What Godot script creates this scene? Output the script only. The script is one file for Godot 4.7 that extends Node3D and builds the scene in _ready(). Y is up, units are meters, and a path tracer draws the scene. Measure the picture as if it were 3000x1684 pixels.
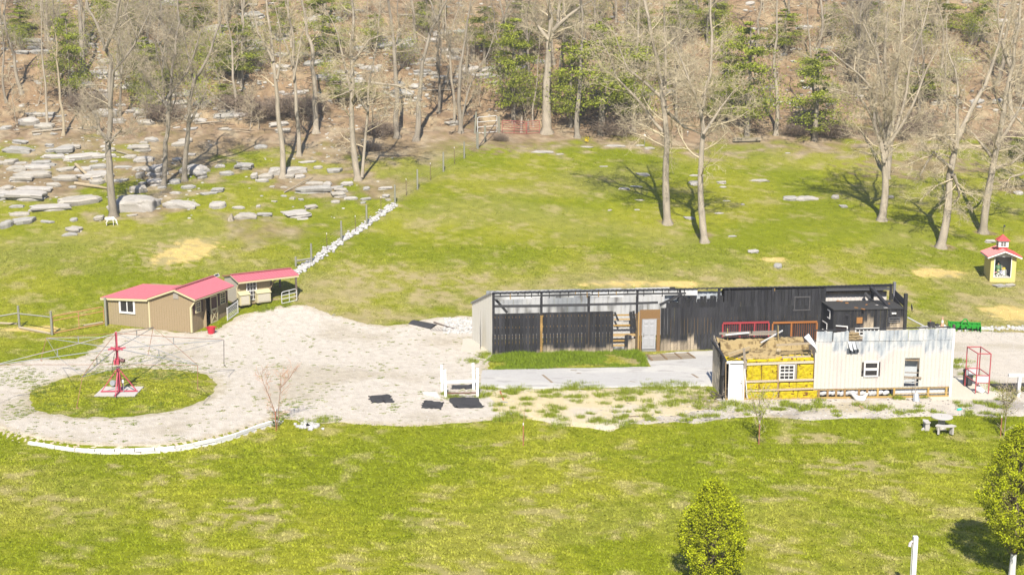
extends Node3D
# A fire-damaged barn yard under a wooded limestone hillside, seen from the air on a sunny spring day.
# Positions are read off the photograph (3000 x 1684 pixels) and put where the sight line meets the modelled ground or wall.

const FOCAL := 4064.0
const TILT := 0.19897
const EYE := Vector3(0, 22, 0)
const SUN_UP := 46.0
const SUN_TURN := 2.0

var names := {}
var tex := {}
var mats := {}
var n_roll := FastNoiseLite.new()
var n_mid := FastNoiseLite.new()
var n_fine := FastNoiseLite.new()
var kerb := PackedVector2Array()
var gravel_area: PackedVector2Array
var sand_area: PackedVector2Array
var strip_area: PackedVector2Array
var yard_area: PackedVector2Array
var ring_centre := Vector3()
var wet_grass: PackedVector2Array
var slab_area: PackedVector2Array

class Shape:
	var v := PackedVector3Array()
	var n := PackedVector3Array()
	var c := PackedColorArray()
	var i := PackedInt32Array()
	var col := Color.WHITE

	func put(p: Vector3, nn: Vector3) -> int:
		v.append(p)
		n.append(nn)
		c.append(col)
		return v.size() - 1

	func quad(a: Vector3, b: Vector3, cc: Vector3, d: Vector3) -> void:  # anticlockwise from outside
		var nn := (b - a).cross(d - a).normalized()
		var s := v.size()
		put(a, nn)
		put(b, nn)
		put(cc, nn)
		put(d, nn)
		i.append_array(PackedInt32Array([s, s + 2, s + 1, s, s + 3, s + 2]))

	func tri(a: Vector3, b: Vector3, cc: Vector3) -> void:
		var nn := (b - a).cross(cc - a).normalized()
		var s := v.size()
		put(a, nn)
		put(b, nn)
		put(cc, nn)
		i.append_array(PackedInt32Array([s, s + 2, s + 1]))

	func hexa(p: Array) -> void:  # p[0..3] bottom ring anticlockwise seen from above, p[4..7] top ring
		quad(p[4], p[5], p[6], p[7])
		quad(p[3], p[2], p[1], p[0])
		for k in 4:
			var m := (k + 1) % 4
			quad(p[k], p[m], p[m + 4], p[k + 4])

	func box(at: Vector3, size: Vector3, turn := Basis()) -> void:
		var h := size / 2.0
		var p := []
		for y in [-h.y, h.y]:
			for q in [Vector2(-h.x, h.z), Vector2(h.x, h.z), Vector2(h.x, -h.z), Vector2(-h.x, -h.z)]:
				p.append(at + turn * Vector3(q.x, y, q.y))
		hexa(p)

	func span(x0: float, x1: float, y0: float, y1: float, z0: float, z1: float) -> void:
		box(Vector3((x0 + x1) / 2, (y0 + y1) / 2, (z0 + z1) / 2), Vector3(absf(x1 - x0), absf(y1 - y0), absf(z1 - z0)))

	func bar(a: Vector3, b: Vector3, w: float, t: float) -> void:
		var d := b - a
		var along := d.normalized()
		var side := along.cross(Vector3.UP)
		if side.length() < 0.05:
			side = Vector3.RIGHT
		side = side.normalized()
		box((a + b) / 2, Vector3(d.length(), t, w), Basis(along, side.cross(along).normalized(), side))

	func tube(p: PackedVector3Array, r: PackedFloat32Array, sides: int, lump := 0.0) -> void:
		var count := p.size()
		var up := Vector3(0.31, 0.2, 0.93)
		var start := v.size()
		for k in count:
			var d := (p[mini(k + 1, count - 1)] - p[maxi(k - 1, 0)]).normalized()
			var x := d.cross(up)
			if x.length() < 0.1:
				x = d.cross(Vector3.RIGHT)
			x = x.normalized()
			var y := d.cross(x)
			for s in sides:
				var a := TAU * s / sides
				var o := x * cos(a) + y * sin(a)
				var rr := r[k]
				if lump > 0.0:
					rr *= 1.0 + lump * sin(a * 3.0 + k * 1.7) * cos(a * 2.0 - k * 0.9)
				if lump > 0.0:
					var keep := col
					var w := sin(p[k].y * 5.1 + a * 2.0 + p[0].x * 3.0) * sin(p[k].y * 2.3 - a * 3.0 + float(start)) + 0.7 * sin(p[k].y * 11.0 + a * 5.0)
					col = keep * (0.9 + 0.17 * w)
					put(p[k] + o * rr, o)
					col = keep
				else:
					put(p[k] + o * rr, o)
		for k in count - 1:
			for s in sides:
				var a := start + k * sides + s
				var b := start + k * sides + (s + 1) % sides
				i.append_array(PackedInt32Array([a, a + sides, b, b, a + sides, b + sides]))

	func rod(a: Vector3, b: Vector3, r: float, sides := 6) -> void:
		tube(PackedVector3Array([a, b]), PackedFloat32Array([r, r]), sides)
		disc(a, (a - b).normalized(), r, sides)
		disc(b, (b - a).normalized(), r, sides)

	func disc(at: Vector3, nn: Vector3, r: float, sides: int) -> void:
		var x := nn.cross(Vector3(0.31, 0.2, 0.93))
		if x.length() < 0.1:
			x = nn.cross(Vector3.RIGHT)
		x = x.normalized()
		var y := nn.cross(x)
		var s := v.size()
		put(at, nn)
		for k in sides:
			put(at + (x * cos(TAU * k / sides) + y * sin(TAU * k / sides)) * r, nn)
		for k in sides:
			i.append_array(PackedInt32Array([s, s + 1 + (k + 1) % sides, s + 1 + k]))

	func lathe(at: Vector3, prof: Array, sides: int, squash := Vector2.ONE) -> void:  # prof: Vector2(radius, height)
		for k in prof.size() - 1:
			var a: Vector2 = prof[k]
			var b: Vector2 = prof[k + 1]
			var slope := Vector2(b.y - a.y, a.x - b.x).normalized()
			var s := v.size()
			for m in sides + 1:
				var g := TAU * m / sides
				var o := Vector3(cos(g) * squash.x, 0, -sin(g) * squash.y)
				var nn := Vector3(cos(g) * slope.x, slope.y, -sin(g) * slope.x).normalized()
				put(at + o * a.x + Vector3.UP * a.y, nn)
				put(at + o * b.x + Vector3.UP * b.y, nn)
			for m in sides:
				var q := s + m * 2
				i.append_array(PackedInt32Array([q, q + 1, q + 2, q + 2, q + 1, q + 3]))

	func mesh() -> ArrayMesh:
		var a := []
		a.resize(Mesh.ARRAY_MAX)
		a[Mesh.ARRAY_VERTEX] = v
		a[Mesh.ARRAY_NORMAL] = n
		a[Mesh.ARRAY_COLOR] = c
		a[Mesh.ARRAY_INDEX] = i
		var m := ArrayMesh.new()
		if i.size():
			m.add_surface_from_arrays(Mesh.PRIMITIVE_TRIANGLES, a)
		return m


func smooth(a: float, b: float, x: float) -> float:
	var t := clampf((x - a) / (b - a), 0.0, 1.0)
	return t * t * (3.0 - 2.0 * t)


func soft(u: float, k: float) -> float:
	return u if u > k * 12.0 else k * log(1.0 + exp(u / k))


func kerb_depth(x: float) -> float:
	if x <= kerb[0].x:
		return kerb[0].y
	for k in kerb.size() - 1:
		if x < kerb[k + 1].x:
			return lerpf(kerb[k].y, kerb[k + 1].y, (x - kerb[k].x) / (kerb[k + 1].x - kerb[k].x))
	return kerb[kerb.size() - 1].y


func height(x: float, z: float) -> float:
	var d := -z
	var y := soft(d - 95.0, 2.6) * 0.176 + soft(d - 145.0, 1.5) * 0.34
	if d > 96.0:
		y += n_roll.get_noise_2d(x, z) * 0.55 * smooth(96.0, 116.0, d)
		if d > 143.0:
			var r := smooth(143.0, 152.0, d)
			y += n_mid.get_noise_2d(x * 0.35, z * 0.9) * 0.9 * r
	elif d < 76.0:
		var e := kerb_depth(x)
		var soften := 0.25 if x < -12.6 else 3.0
		y -= 0.34 * (1.0 - smooth(e - soften, e + 0.02, d))
		y += n_roll.get_noise_2d(x * 0.7, z * 0.7) * 0.12 * (1.0 - smooth(64.0, 70.0, d))
	return y


func sight(px: float, py: float) -> Vector3:
	return Basis(Vector3.RIGHT, -TILT) * Vector3((px - 1500.0) / FOCAL, (842.0 - py) / FOCAL, -1.0)


func level(px: float, py: float, y := 0.0) -> Vector3:
	var d := sight(px, py)
	return EYE + d * ((y - EYE.y) / d.y)


func spot(px: float, py: float) -> Vector3:
	var d := sight(px, py)
	var a := 40.0
	while a < 260.0:
		var p := EYE + d * a
		if p.y < height(p.x, p.z):
			break
		a += 1.0
	var lo := a - 1.0
	for k in 14:
		var m := (lo + a) / 2.0
		var p := EYE + d * m
		if p.y < height(p.x, p.z):
			a = m
		else:
			lo = m
	var q := EYE + d * a
	return Vector3(q.x, height(q.x, q.z), q.z)


func view_spot(x: float, y: float) -> Vector3:
	return spot(x * 1.1646, y * 1.1646)


func per_metre(p: Vector3) -> float:
	var c := Basis(Vector3.RIGHT, TILT) * (p - EYE)
	return FOCAL / -c.z


func outline(list: Array) -> PackedVector2Array:  # pixels of the 2576-wide view -> ground plan (x, z)
	var r := PackedVector2Array()
	for k in list.size() / 2:
		var p := view_spot(list[2 * k], list[2 * k + 1])
		r.append(Vector2(p.x, p.z))
	return r


func edge_distance(poly: PackedVector2Array, p: Vector2) -> float:  # positive inside
	var best := 1e9
	for k in poly.size():
		var q := Geometry2D.get_closest_point_to_segment(p, poly[k], poly[(k + 1) % poly.size()])
		best = minf(best, q.distance_squared_to(p))
	return sqrt(best) * (1.0 if Geometry2D.is_point_in_polygon(p, poly) else -1.0)


func numbered(called: String) -> String:
	if not names.has(called):
		names[called] = 0
		return called
	names[called] += 1
	return "%s_%03d" % [called, names[called]]


func tag(o: Node3D, label: String, category: String, group := "", kind := "") -> void:
	if label:
		o.set_meta("label", label)
	if category:
		o.set_meta("category", category)
	if group:
		o.set_meta("group", group)
	if kind:
		o.set_meta("kind", kind)


func thing(called: String, label: String, category: String, at := Vector3.ZERO, turn := 0.0, group := "") -> Node3D:
	var o := Node3D.new()
	o.name = numbered(called)
	add_child(o)
	o.position = at
	o.rotation.y = turn
	tag(o, label, category, group)
	return o


func part(parent: Node, called: String, s: Shape, m: Material) -> MeshInstance3D:
	return part_mesh(parent, called, s.mesh(), m)


func part_mesh(parent: Node, called: String, mesh: Mesh, m: Material) -> MeshInstance3D:
	var o := MeshInstance3D.new()
	var nm := called
	var k := 0
	while parent.has_node(nm):
		k += 1
		nm = "%s_%03d" % [called, k]
	o.name = nm
	o.mesh = mesh
	o.material_override = m
	parent.add_child(o)
	return o


func solo(called: String, label: String, category: String, s: Shape, m: Material, at := Vector3.ZERO, turn := 0.0, group := "") -> MeshInstance3D:
	var o := part_mesh(self, numbered(called), s.mesh(), m)
	o.position = at
	o.rotation.y = turn
	tag(o, label, category, group)
	return o


func again(o: Node3D, label := "", group := "") -> Node3D:
	var r: Node3D = o.duplicate()
	r.name = numbered(String(o.name).rstrip("0123456789").trim_suffix("_"))
	add_child(r)
	if label:
		r.set_meta("label", label)
	if group:
		r.set_meta("group", group)
	return r


func noise_texture(key: String, freq: float, octaves: int, lo: Color, hi: Color, normal := false, stretch := 1.0) -> Texture2D:
	if tex.has(key):
		return tex[key]
	var n := FastNoiseLite.new()
	n.noise_type = FastNoiseLite.TYPE_SIMPLEX_SMOOTH
	n.seed = key.hash() % 1000
	n.frequency = freq
	n.fractal_octaves = octaves
	var t := NoiseTexture2D.new()
	t.width = 512
	t.height = 512
	t.seamless = true
	t.noise = n
	if normal:
		t.as_normal_map = true
		t.bump_strength = stretch
	else:
		var g := Gradient.new()
		g.set_color(0, lo)
		g.set_color(1, hi)
		t.color_ramp = g
	tex[key] = t
	return t


func grey(v: float) -> Color:
	return Color(v, v, v)


func surface(key: String, c: Color, rough := 0.9, pattern := "fine", tile := 1.0, bump := 0.0, metal := 0.0) -> StandardMaterial3D:
	if mats.has(key):
		return mats[key]
	var m := StandardMaterial3D.new()
	m.resource_name = key
	m.albedo_color = c.linear_to_srgb()
	m.vertex_color_use_as_albedo = true
	m.roughness = rough
	m.metallic = metal
	m.metallic_specular = 0.3
	m.uv1_triplanar = true
	m.uv1_world_triplanar = true
	m.uv1_scale = Vector3.ONE / tile
	match pattern:
		"fine":
			m.albedo_texture = noise_texture("fine", 0.045, 5, grey(0.74), grey(1.0))
		"plain":
			m.albedo_texture = noise_texture("plain", 0.03, 4, grey(0.9), grey(1.0))
		"grain":
			m.albedo_texture = noise_texture("grain", 0.09, 4, grey(0.6), grey(1.0))
		"soil":
			m.albedo_texture = noise_texture("soil", 0.03, 6, Color(0.62, 0.6, 0.56), Color(1.0, 1.0, 1.0))
		"streak":
			m.albedo_texture = noise_texture("streak", 0.02, 5, grey(0.62), grey(1.0))
		_:
			m.uv1_triplanar = false
			m.uv1_world_triplanar = false
	if bump > 0.0:
		m.normal_enabled = true
		m.normal_texture = noise_texture("relief", 0.06, 5, grey(0), grey(1), true, 8.0)
		m.normal_scale = bump
	mats[key] = m
	return m


func plan_grid(xs: PackedFloat32Array, zs: PackedFloat32Array, lift: Callable, tint: Callable, cut: bool) -> Shape:
	# lift(x, z) -> height above the ground; cells wholly below -0.02 are left out when cut is set
	var s := Shape.new()
	var w := xs.size()
	var above := PackedFloat32Array()
	above.resize(w * zs.size())
	var index := PackedInt32Array()
	index.resize(w * zs.size())
	index.fill(-1)
	for r in zs.size():
		for k in w:
			above[r * w + k] = lift.call(xs[k], zs[r])
	var cells := PackedInt32Array()
	for r in zs.size() - 1:
		for k in w - 1:
			var a := r * w + k
			if cut and above[a] < -0.02 and above[a + 1] < -0.02 and above[a + w] < -0.02 and above[a + w + 1] < -0.02:
				continue
			for q in [a, a + 1, a + w, a + w + 1]:
				if index[q] < 0:
					var x := xs[q % w]
					var z := zs[q / w]
					index[q] = s.v.size()
					s.v.append(Vector3(x, height(x, z) + above[q], z))
					s.c.append(tint.call(x, z))
					s.n.append(Vector3.ZERO)
			cells.append_array(PackedInt32Array([index[a], index[a + 1], index[a + w], index[a + w + 1]]))
	for k in cells.size() / 4:
		var a := cells[4 * k]
		var b := cells[4 * k + 1]
		var c := cells[4 * k + 2]
		var d := cells[4 * k + 3]
		# zs run away from the eye (decreasing), so a is near left, c far left
		s.i.append_array(PackedInt32Array([a, c, b, b, c, d]))
		var nn := (s.v[b] - s.v[a]).cross(s.v[c] - s.v[a])
		if nn.y < 0.0:
			nn = -nn
		for q in [a, b, c, d]:
			s.n[q] += nn
	for k in s.n.size():
		s.n[k] = s.n[k].normalized()
	return s


func steps(a: float, b: float, d: float) -> PackedFloat32Array:
	var r := PackedFloat32Array()
	var n := int(ceil(absf(b - a) / d))
	for k in n + 1:
		r.append(lerpf(a, b, float(k) / n))
	return r


# a distance field of tapered capsules, meshed as surface nets
func body(bones: Array, cell: float, melt: float, s: Shape) -> void:  # bones: [Vector3 a, Vector3 b, ra, rb]
	var lo := Vector3.ONE * 1e9
	var hi := -lo
	for b in bones:
		for k in 2:
			var rr: float = b[2 + k] + cell * 2.0
			lo = lo.min(b[k] - Vector3.ONE * rr)
			hi = hi.max(b[k] + Vector3.ONE * rr)
	var nx := int((hi.x - lo.x) / cell) + 2
	var ny := int((hi.y - lo.y) / cell) + 2
	var nz := int((hi.z - lo.z) / cell) + 2
	var f := PackedFloat32Array()
	f.resize(nx * ny * nz)
	for z in nz:
		for y in ny:
			for x in nx:
				f[(z * ny + y) * nx + x] = field(bones, lo + Vector3(x, y, z) * cell, melt)
	var id := PackedInt32Array()
	id.resize(f.size())
	id.fill(-1)
	for z in nz - 1:
		for y in ny - 1:
			for x in nx - 1:
				var sum := Vector3.ZERO
				var n := 0
				for e in 12:
					var ax := e / 4
					var o := [e & 1, (e >> 1) & 1]
					var p := [0, 0, 0]
					p[(ax + 1) % 3] = o[0]
					p[(ax + 2) % 3] = o[1]
					var a := f[((z + p[2]) * ny + y + p[1]) * nx + x + p[0]]
					var q := p.duplicate()
					q[ax] = 1
					var b := f[((z + q[2]) * ny + y + q[1]) * nx + x + q[0]]
					if (a < 0.0) != (b < 0.0):
						var t := a / (a - b)
						sum += Vector3(p[0], p[1], p[2]).lerp(Vector3(q[0], q[1], q[2]), t)
						n += 1
				if n:
					var at := lo + (Vector3(x, y, z) + sum / n) * cell
					var e := cell * 0.5
					var nn := Vector3(field(bones, at + Vector3(e, 0, 0), melt) - field(bones, at - Vector3(e, 0, 0), melt), field(bones, at + Vector3(0, e, 0), melt) - field(bones, at - Vector3(0, e, 0), melt), field(bones, at + Vector3(0, 0, e), melt) - field(bones, at - Vector3(0, 0, e), melt)).normalized()
					id[(z * ny + y) * nx + x] = s.put(at, nn)
	for z in range(1, nz - 1):
		for y in range(1, ny - 1):
			for x in range(1, nx - 1):
				var k := (z * ny + y) * nx + x
				for ax in 3:
					var step: int = [1, nx, nx * ny][ax]
					var u: int = [nx, nx * ny, 1][ax]
					var w: int = [nx * ny, 1, nx][ax]
					if (f[k] < 0.0) != (f[k + step] < 0.0):
						var q := [id[k - u - w], id[k - w], id[k], id[k - u]]
						if q.min() < 0:
							continue
						if f[k] < 0.0:
							q.reverse()
						s.i.append_array(PackedInt32Array([q[0], q[1], q[2], q[0], q[2], q[3]]))


func field(bones: Array, p: Vector3, melt: float) -> float:
	var best := 1e9
	for b in bones:
		var a: Vector3 = b[0]
		var ab: Vector3 = b[1] - a
		var t := clampf((p - a).dot(ab) / maxf(ab.length_squared(), 1e-9), 0.0, 1.0)
		var d := (p - a - ab * t).length() - lerpf(b[2], b[3], t)
		if best > 1e8:
			best = d
		else:
			var h := clampf(0.5 + 0.5 * (best - d) / melt, 0.0, 1.0)
			best = lerpf(best, d, h) - melt * h * (1.0 - h)
	return best


func _ready() -> void:
	var camera := Camera3D.new()
	camera.name = "camera"
	camera.position = EYE
	camera.rotation.x = -TILT
	camera.fov = rad_to_deg(2.0 * atan(842.0 / FOCAL))
	camera.near = 0.5
	camera.far = 2000.0
	add_child(camera)
	camera.current = true
	var sky := ProceduralSkyMaterial.new()
	sky.sky_top_color = Color(0.40, 0.55, 0.80)
	sky.sky_horizon_color = Color(0.80, 0.86, 0.92)
	sky.sky_curve = 0.18
	sky.ground_bottom_color = Color(0.36, 0.37, 0.26)
	sky.ground_horizon_color = Color(0.70, 0.74, 0.72)
	sky.sun_angle_max = 8.0
	sky.sky_energy_multiplier = 0.72
	sky.ground_energy_multiplier = 0.5
	var env := Environment.new()
	env.background_mode = Environment.BG_SKY
	env.sky = Sky.new()
	env.sky.sky_material = sky
	env.tonemap_mode = Environment.TONE_MAPPER_LINEAR
	env.tonemap_exposure = 2.68
	env.sdfgi_enabled = true
	env.ssao_enabled = true
	env.ssil_enabled = true
	var world := WorldEnvironment.new()
	world.name = "world"
	world.environment = env
	env.fog_enabled = true
	env.fog_density = 0.00032
	env.fog_light_color = Color(0.93, 0.94, 0.95)
	add_child(world)
	var sun := DirectionalLight3D.new()
	sun.name = "sun"
	sun.rotation = Vector3(deg_to_rad(-SUN_UP), deg_to_rad(-SUN_TURN), 0)
	sun.light_energy = 1.5
	sun.light_color = Color(1.0, 0.972, 0.925)
	sun.light_angular_distance = 0.5
	sun.shadow_enabled = true
	add_child(sun)

	prepare()
	build_ground()
	build_plots()
	build_barn()
	build_burnt_office()
	build_sheds()
	build_walker()
	build_shrine()
	build_fences()
	build_rocks()
	build_trees()
	build_forest()
	build_lawn_trees()
	build_small_things()
	build_grass()


func prepare() -> void:
	n_roll.seed = 11
	n_roll.frequency = 0.035
	n_roll.fractal_octaves = 3
	n_mid.seed = 5
	n_mid.frequency = 0.13
	n_mid.fractal_octaves = 4
	n_fine.seed = 8
	n_fine.frequency = 0.7
	n_fine.fractal_octaves = 3
	for q in [[-80, 1046], [0, 1078], [30, 1090], [100, 1105], [200, 1120], [300, 1125], [400, 1122], [500, 1108], [600, 1083], [690, 1052], [760, 1060], [1000, 1072], [1240, 1062], [1700, 1062], [2640, 1046]]:
		var p := level(q[0] * 1.1646, q[1] * 1.1646)
		kerb.append(Vector2(p.x, -p.z))
	ring_centre = spot(362, 1147)
	gravel_area = outline([-330, 930, 0, 921, 90, 903, 190, 903, 240, 876, 285, 838, 300, 828, 370, 826, 480, 838, 545, 826, 600, 795, 680, 775, 745, 764, 790, 772, 850, 793, 920, 814, 985, 822, 1030, 814, 1100, 797, 1210, 795, 1236, 850, 1250, 900, 1222, 925, 1215, 975, 1270, 985, 1300, 1030, 1240, 1058, 1100, 1070, 1000, 1072, 860, 1064, 780, 1062, 760, 1064, 700, 1052, 600, 1083, 500, 1108, 400, 1122, 300, 1125, 200, 1120, 100, 1105, 30, 1090, 0, 1078, -80, 1046, -330, 1010])
	sand_area = outline([1215, 985, 1270, 976, 1500, 978, 1780, 974, 1800, 1000, 1830, 1030, 1640, 1055, 1540, 1083, 1400, 1070, 1300, 1044, 1240, 1040])
	strip_area = outline([1480, 1030, 1600, 1012, 1760, 1010, 1830, 1000, 2100, 1000, 2400, 992, 2500, 1000, 2900, 1000, 2900, 1048, 2500, 1046, 2250, 1050, 2050, 1058, 1900, 1048, 1760, 1062, 1600, 1066, 1500, 1050])
	yard_area = outline([2300, 842, 2420, 832, 2480, 832, 2560, 838, 2900, 858, 2900, 1012, 2490, 1004, 2300, 1000])
	wet_grass = outline([1205, 922, 1240, 896, 1300, 888, 1600, 884, 1622, 900, 1630, 925, 1500, 928, 1240, 933])
	slab_area = outline([1210, 932, 1240, 930, 1500, 926, 1640, 923, 1622, 896, 1700, 886, 2200, 868, 2200, 955, 1780, 972, 1500, 976, 1285, 979, 1205, 972])


const GREEN := Color(0.188, 0.216, 0.011)
const LIME := Color(0.255, 0.260, 0.022)
const DRY := Color(0.365, 0.30, 0.145)
const LITTER := Color(0.315, 0.225, 0.140)
const SAND := Color(0.60, 0.455, 0.17)
const STONE := Color(0.575, 0.525, 0.46)


# bare or dry places: pixel of the 2576-wide view, half width and half depth in metres, 0 sand, 1 dry grass, 2 litter
const PLACES := [[492, 618, 1.7, 2.2, 0], [452, 640, 1.8, 1.6, 0], [412, 655, 1.3, 1.1, 0], [420, 640, 4.2, 4.6, 1], [2360, 688, 1.8, 1.1, 0], [2340, 674, 1.6, 1.0, 1],
	[1560, 712, 2.4, 0.6, 0], [1690, 715, 1.8, 0.6, 0], [2560, 790, 2.2, 1.7, 0], [2270, 756, 1.4, 0.6, 1], [60, 828, 2.4, 0.6, 0], [1950, 655, 0.9, 0.7, 0], [2440, 620, 1.0, 0.8, 1],
	[440, 1200, 1.1, 0.9, 1], [960, 1395, 0.7, 0.6, 1], [620, 1290, 2.3, 2.4, 1], [300, 1170, 0.8, 0.6, 1], [1900, 1255, 0.9, 0.5, 1], [2130, 1175, 2.8, 1.6, 1], [2430, 1170, 1.3, 0.5, 1],
	[1780, 1165, 0.5, 0.5, 1], [1240, 1120, 1.0, 0.5, 1], [1120, 720, 5.5, 3.0, 1], [920, 700, 3.0, 3.2, 1], [1780, 588, 0.8, 0.7, 2], [1680, 560, 0.9, 0.7, 2], [2370, 620, 0.9, 0.7, 2], [2480, 582, 0.9, 0.7, 2],
	[2560, 470, 2.5, 2.0, 2], [2330, 420, 6.0, 3.0, 2], [2230, 552, 0.6, 0.4, 2], [1250, 345, 5.0, 5.0, 2], [2050, 1105, 3.5, 0.8, 1]]
var place_list := []


func lawn_tint(x: float, z: float) -> Color:
	if place_list.is_empty():
		for q in PLACES:
			var p := view_spot(q[0], q[1])
			place_list.append([p.x, p.z, q[2], q[3], q[4]])
	var d := -z
	var a := n_mid.get_noise_2d(x * 0.55, z * 0.55)
	var b := n_mid.get_noise_2d(x * 2.1 + 90.0, z * 2.1)
	var f := n_fine.get_noise_2d(x * 1.3, z * 1.3)
	var c := GREEN.lerp(LIME, smooth(-0.35, 0.4, a + f * 0.35))
	var dry := smooth(0.1, 0.6, b * 0.9 + a * 0.25 + f * 0.55) * 0.55
	var w := n_mid.get_noise_2d(x * 0.3 + 40.0, z * 0.45)
	if x > -16.0:
		dry += smooth(82.0, 88.0, d) * (1.0 - smooth(95.0, 112.0, d)) * (0.5 + w * 0.6 + b * 0.7 + f * 0.3)
	if d > 100.0:
		dry += 0.22 * smooth(-0.05, 0.35, w)
	if d < 66.0:
		dry += 0.12 * smooth(0.05, 0.4, w + f * 0.3)
	c = c.lerp(DRY, clampf(dry, 0.0, 0.9))
	var lit := smooth(138.0, 144.0, d + b * 7.0 + a * 4.0)
	if x < -4.0 and d > 104.0:
		var west := smooth(-4.0, -14.0, x - (d - 128.0) * 0.25)
		lit = maxf(lit, west * smooth(-0.28, 0.22, n_mid.get_noise_2d(x * 0.6 + 7.0, z * 0.5) + (d - 131.0) * 0.026 + b * 0.5) * smooth(109.0, 119.0, d + a * 5.0) * 0.92)
	for q in place_list:
		var u := Vector2((x - q[0]) / q[2], (z - q[1]) / q[3]).length_squared()
		if u < 2.5:
			var m := smooth(1.25, 0.6, u + (b + f) * 1.7) if q[4] != 1 else smooth(1.4, 0.1, u) * smooth(-0.12, 0.3, f * 1.2 + b * 0.7)
			if q[4] == 0:
				c = c.lerp(SAND, minf(m * 1.2, 1.0))
			elif q[4] == 1:
				c = c.lerp(DRY, m * 0.75)
			else:
				lit = maxf(lit, m * 0.8)
	var leaf := LITTER.lerp(Color(0.36, 0.285, 0.185), smooth(-0.1, 0.4, b)).lerp(Color(0.17, 0.12, 0.08), 0.85 * smooth(-0.02, 0.45, f * 0.8 - b * 0.7))
	if d > 150.0:
		leaf = leaf.lerp(Color(0.29, 0.20, 0.12), 0.4)
	c = c.lerp(leaf, lit)
	return c * (1.0 + f * (0.16 + 0.2 * lit) + n_fine.get_noise_2d(x * 4.0, z * 4.0) * (0.14 + 0.26 * lit))


func flat_lift(_x: float, _z: float) -> float:
	return 0.0


func build_ground() -> void:
	var xs := PackedFloat32Array([-900, -500, -300, -220])
	xs.append_array(steps(-180, -79, 3.0))
	xs.append_array(steps(-76, 76, 0.36))
	xs.append_array(steps(79, 180, 3.0))
	xs.append_array(PackedFloat32Array([220, 300, 500, 900]))
	var near := PackedFloat32Array([400, 150, 40, -10, -30, -42])
	near.append_array(steps(-46, -66, 0.22))
	near.append_array(steps(-66.12, -75.6, 0.12))
	near.append_array(steps(-75.9, -146, 0.36))
	var m := surface("turf", Color.WHITE, 1.0, "grain", 1.1, 0.0)
	m.metallic_specular = 0.1
	var lawn := part_mesh(self, "lawn", plan_grid(xs, near, flat_lift, lawn_tint, false).mesh(), m)
	tag(lawn, "mown grass running from the front lawn up to the edge of the woods", "lawn", "", "structure")
	var far := steps(-146, -190, 0.45)
	far.append_array(PackedFloat32Array([-194, -200, -210, -240, -300, -420, -700, -1100]))
	var hm := surface("leaf_litter", Color.WHITE, 1.0, "soil", 2.3, 0.0)
	hm.metallic_specular = 0.1
	var hill := part_mesh(self, "wooded_hillside", plan_grid(xs, far, flat_lift, lawn_tint, false).mesh(), hm)
	tag(hill, "steep hillside floor of brown fallen leaves under the trees", "hillside", "", "structure")


func gravel_edge(x: float, z: float) -> float:
	var p := Vector2(x, z)
	var e := edge_distance(gravel_area, p)
	var ring := p.distance_to(Vector2(ring_centre.x, ring_centre.z)) - 5.3
	e = minf(e, ring)
	var at_kerb := -z - kerb_depth(x)
	var rag := 0.35 * n_mid.get_noise_2d(x * 3.0, z * 3.0) + 0.2 * n_fine.get_noise_2d(x, z)
	if x < -12.9 and at_kerb < 0.9:
		rag *= 0.0
	return e + rag


func sheet_lift(e: float, thick: float) -> float:
	return clampf(e * 0.12, -0.05, thick)


func gravel_tint(x: float, z: float) -> Color:
	var a := n_mid.get_noise_2d(x * 0.7 + 3.0, z * 0.7)
	var b := n_fine.get_noise_2d(x * 2.0, z * 2.0)
	var c := STONE.lerp(Color(0.42, 0.37, 0.28), smooth(0.05, 0.5, a) * 0.6)
	var e := edge_distance(gravel_area, Vector2(x, z))
	c = c.lerp(Color(0.43, 0.36, 0.22), smooth(0.9, 0.0, e + b * 0.5) * 0.5)
	var r := Vector2(x, z).distance_to(Vector2(ring_centre.x, ring_centre.z))
	c = c.lerp(Color(0.38, 0.33, 0.2), smooth(6.4, 5.3, r + b * 0.6) * 0.6)
	var rut := absf(r - 7.6 + a * 0.6)
	c = c.lerp(Color(0.45, 0.40, 0.33), 0.4 * smooth(0.55, 0.1, absf(rut - 0.75)) * smooth(-0.4, 0.3, b + a))
	var track := absf(z + 84.0 + 0.05 * (x + 12.0) * (x + 12.0) * 0.3 + a * 1.4)
	c = c.lerp(Color(0.46, 0.415, 0.35), 0.35 * smooth(0.5, 0.1, absf(track - 0.8)) * smooth(-0.3, 0.3, b))
	return c * (1.0 + b * 0.17 + n_fine.get_noise_2d(x * 6.0, z * 6.0) * 0.16)


func yard_tint(x: float, z: float) -> Color:
	var a := n_mid.get_noise_2d(x * 0.9 + 3.0, z * 1.6)
	var b := n_fine.get_noise_2d(x * 2.0, z * 2.0)
	return STONE.lerp(Color(0.40, 0.36, 0.27), smooth(0.0, 0.5, a + b * 0.4) * 0.6) * (1.0 + b * 0.16)


func span_of(poly: PackedVector2Array, d: float) -> Array:
	var lo := Vector2(1e9, 1e9)
	var hi := -lo
	for p in poly:
		lo = lo.min(p)
		hi = hi.max(p)
	return [steps(lo.x - 0.6, hi.x + 0.6, d), steps(hi.y + 0.6, lo.y - 0.6, d)]


func sheet(called: String, label: String, category: String, poly: PackedVector2Array, cell: float, lift: Callable, tint: Callable, m: Material) -> void:
	var g := span_of(poly, cell)
	var o := part_mesh(self, called, plan_grid(g[0], g[1], lift, tint, true).mesh(), m)
	tag(o, label, category, "", "structure")


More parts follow.
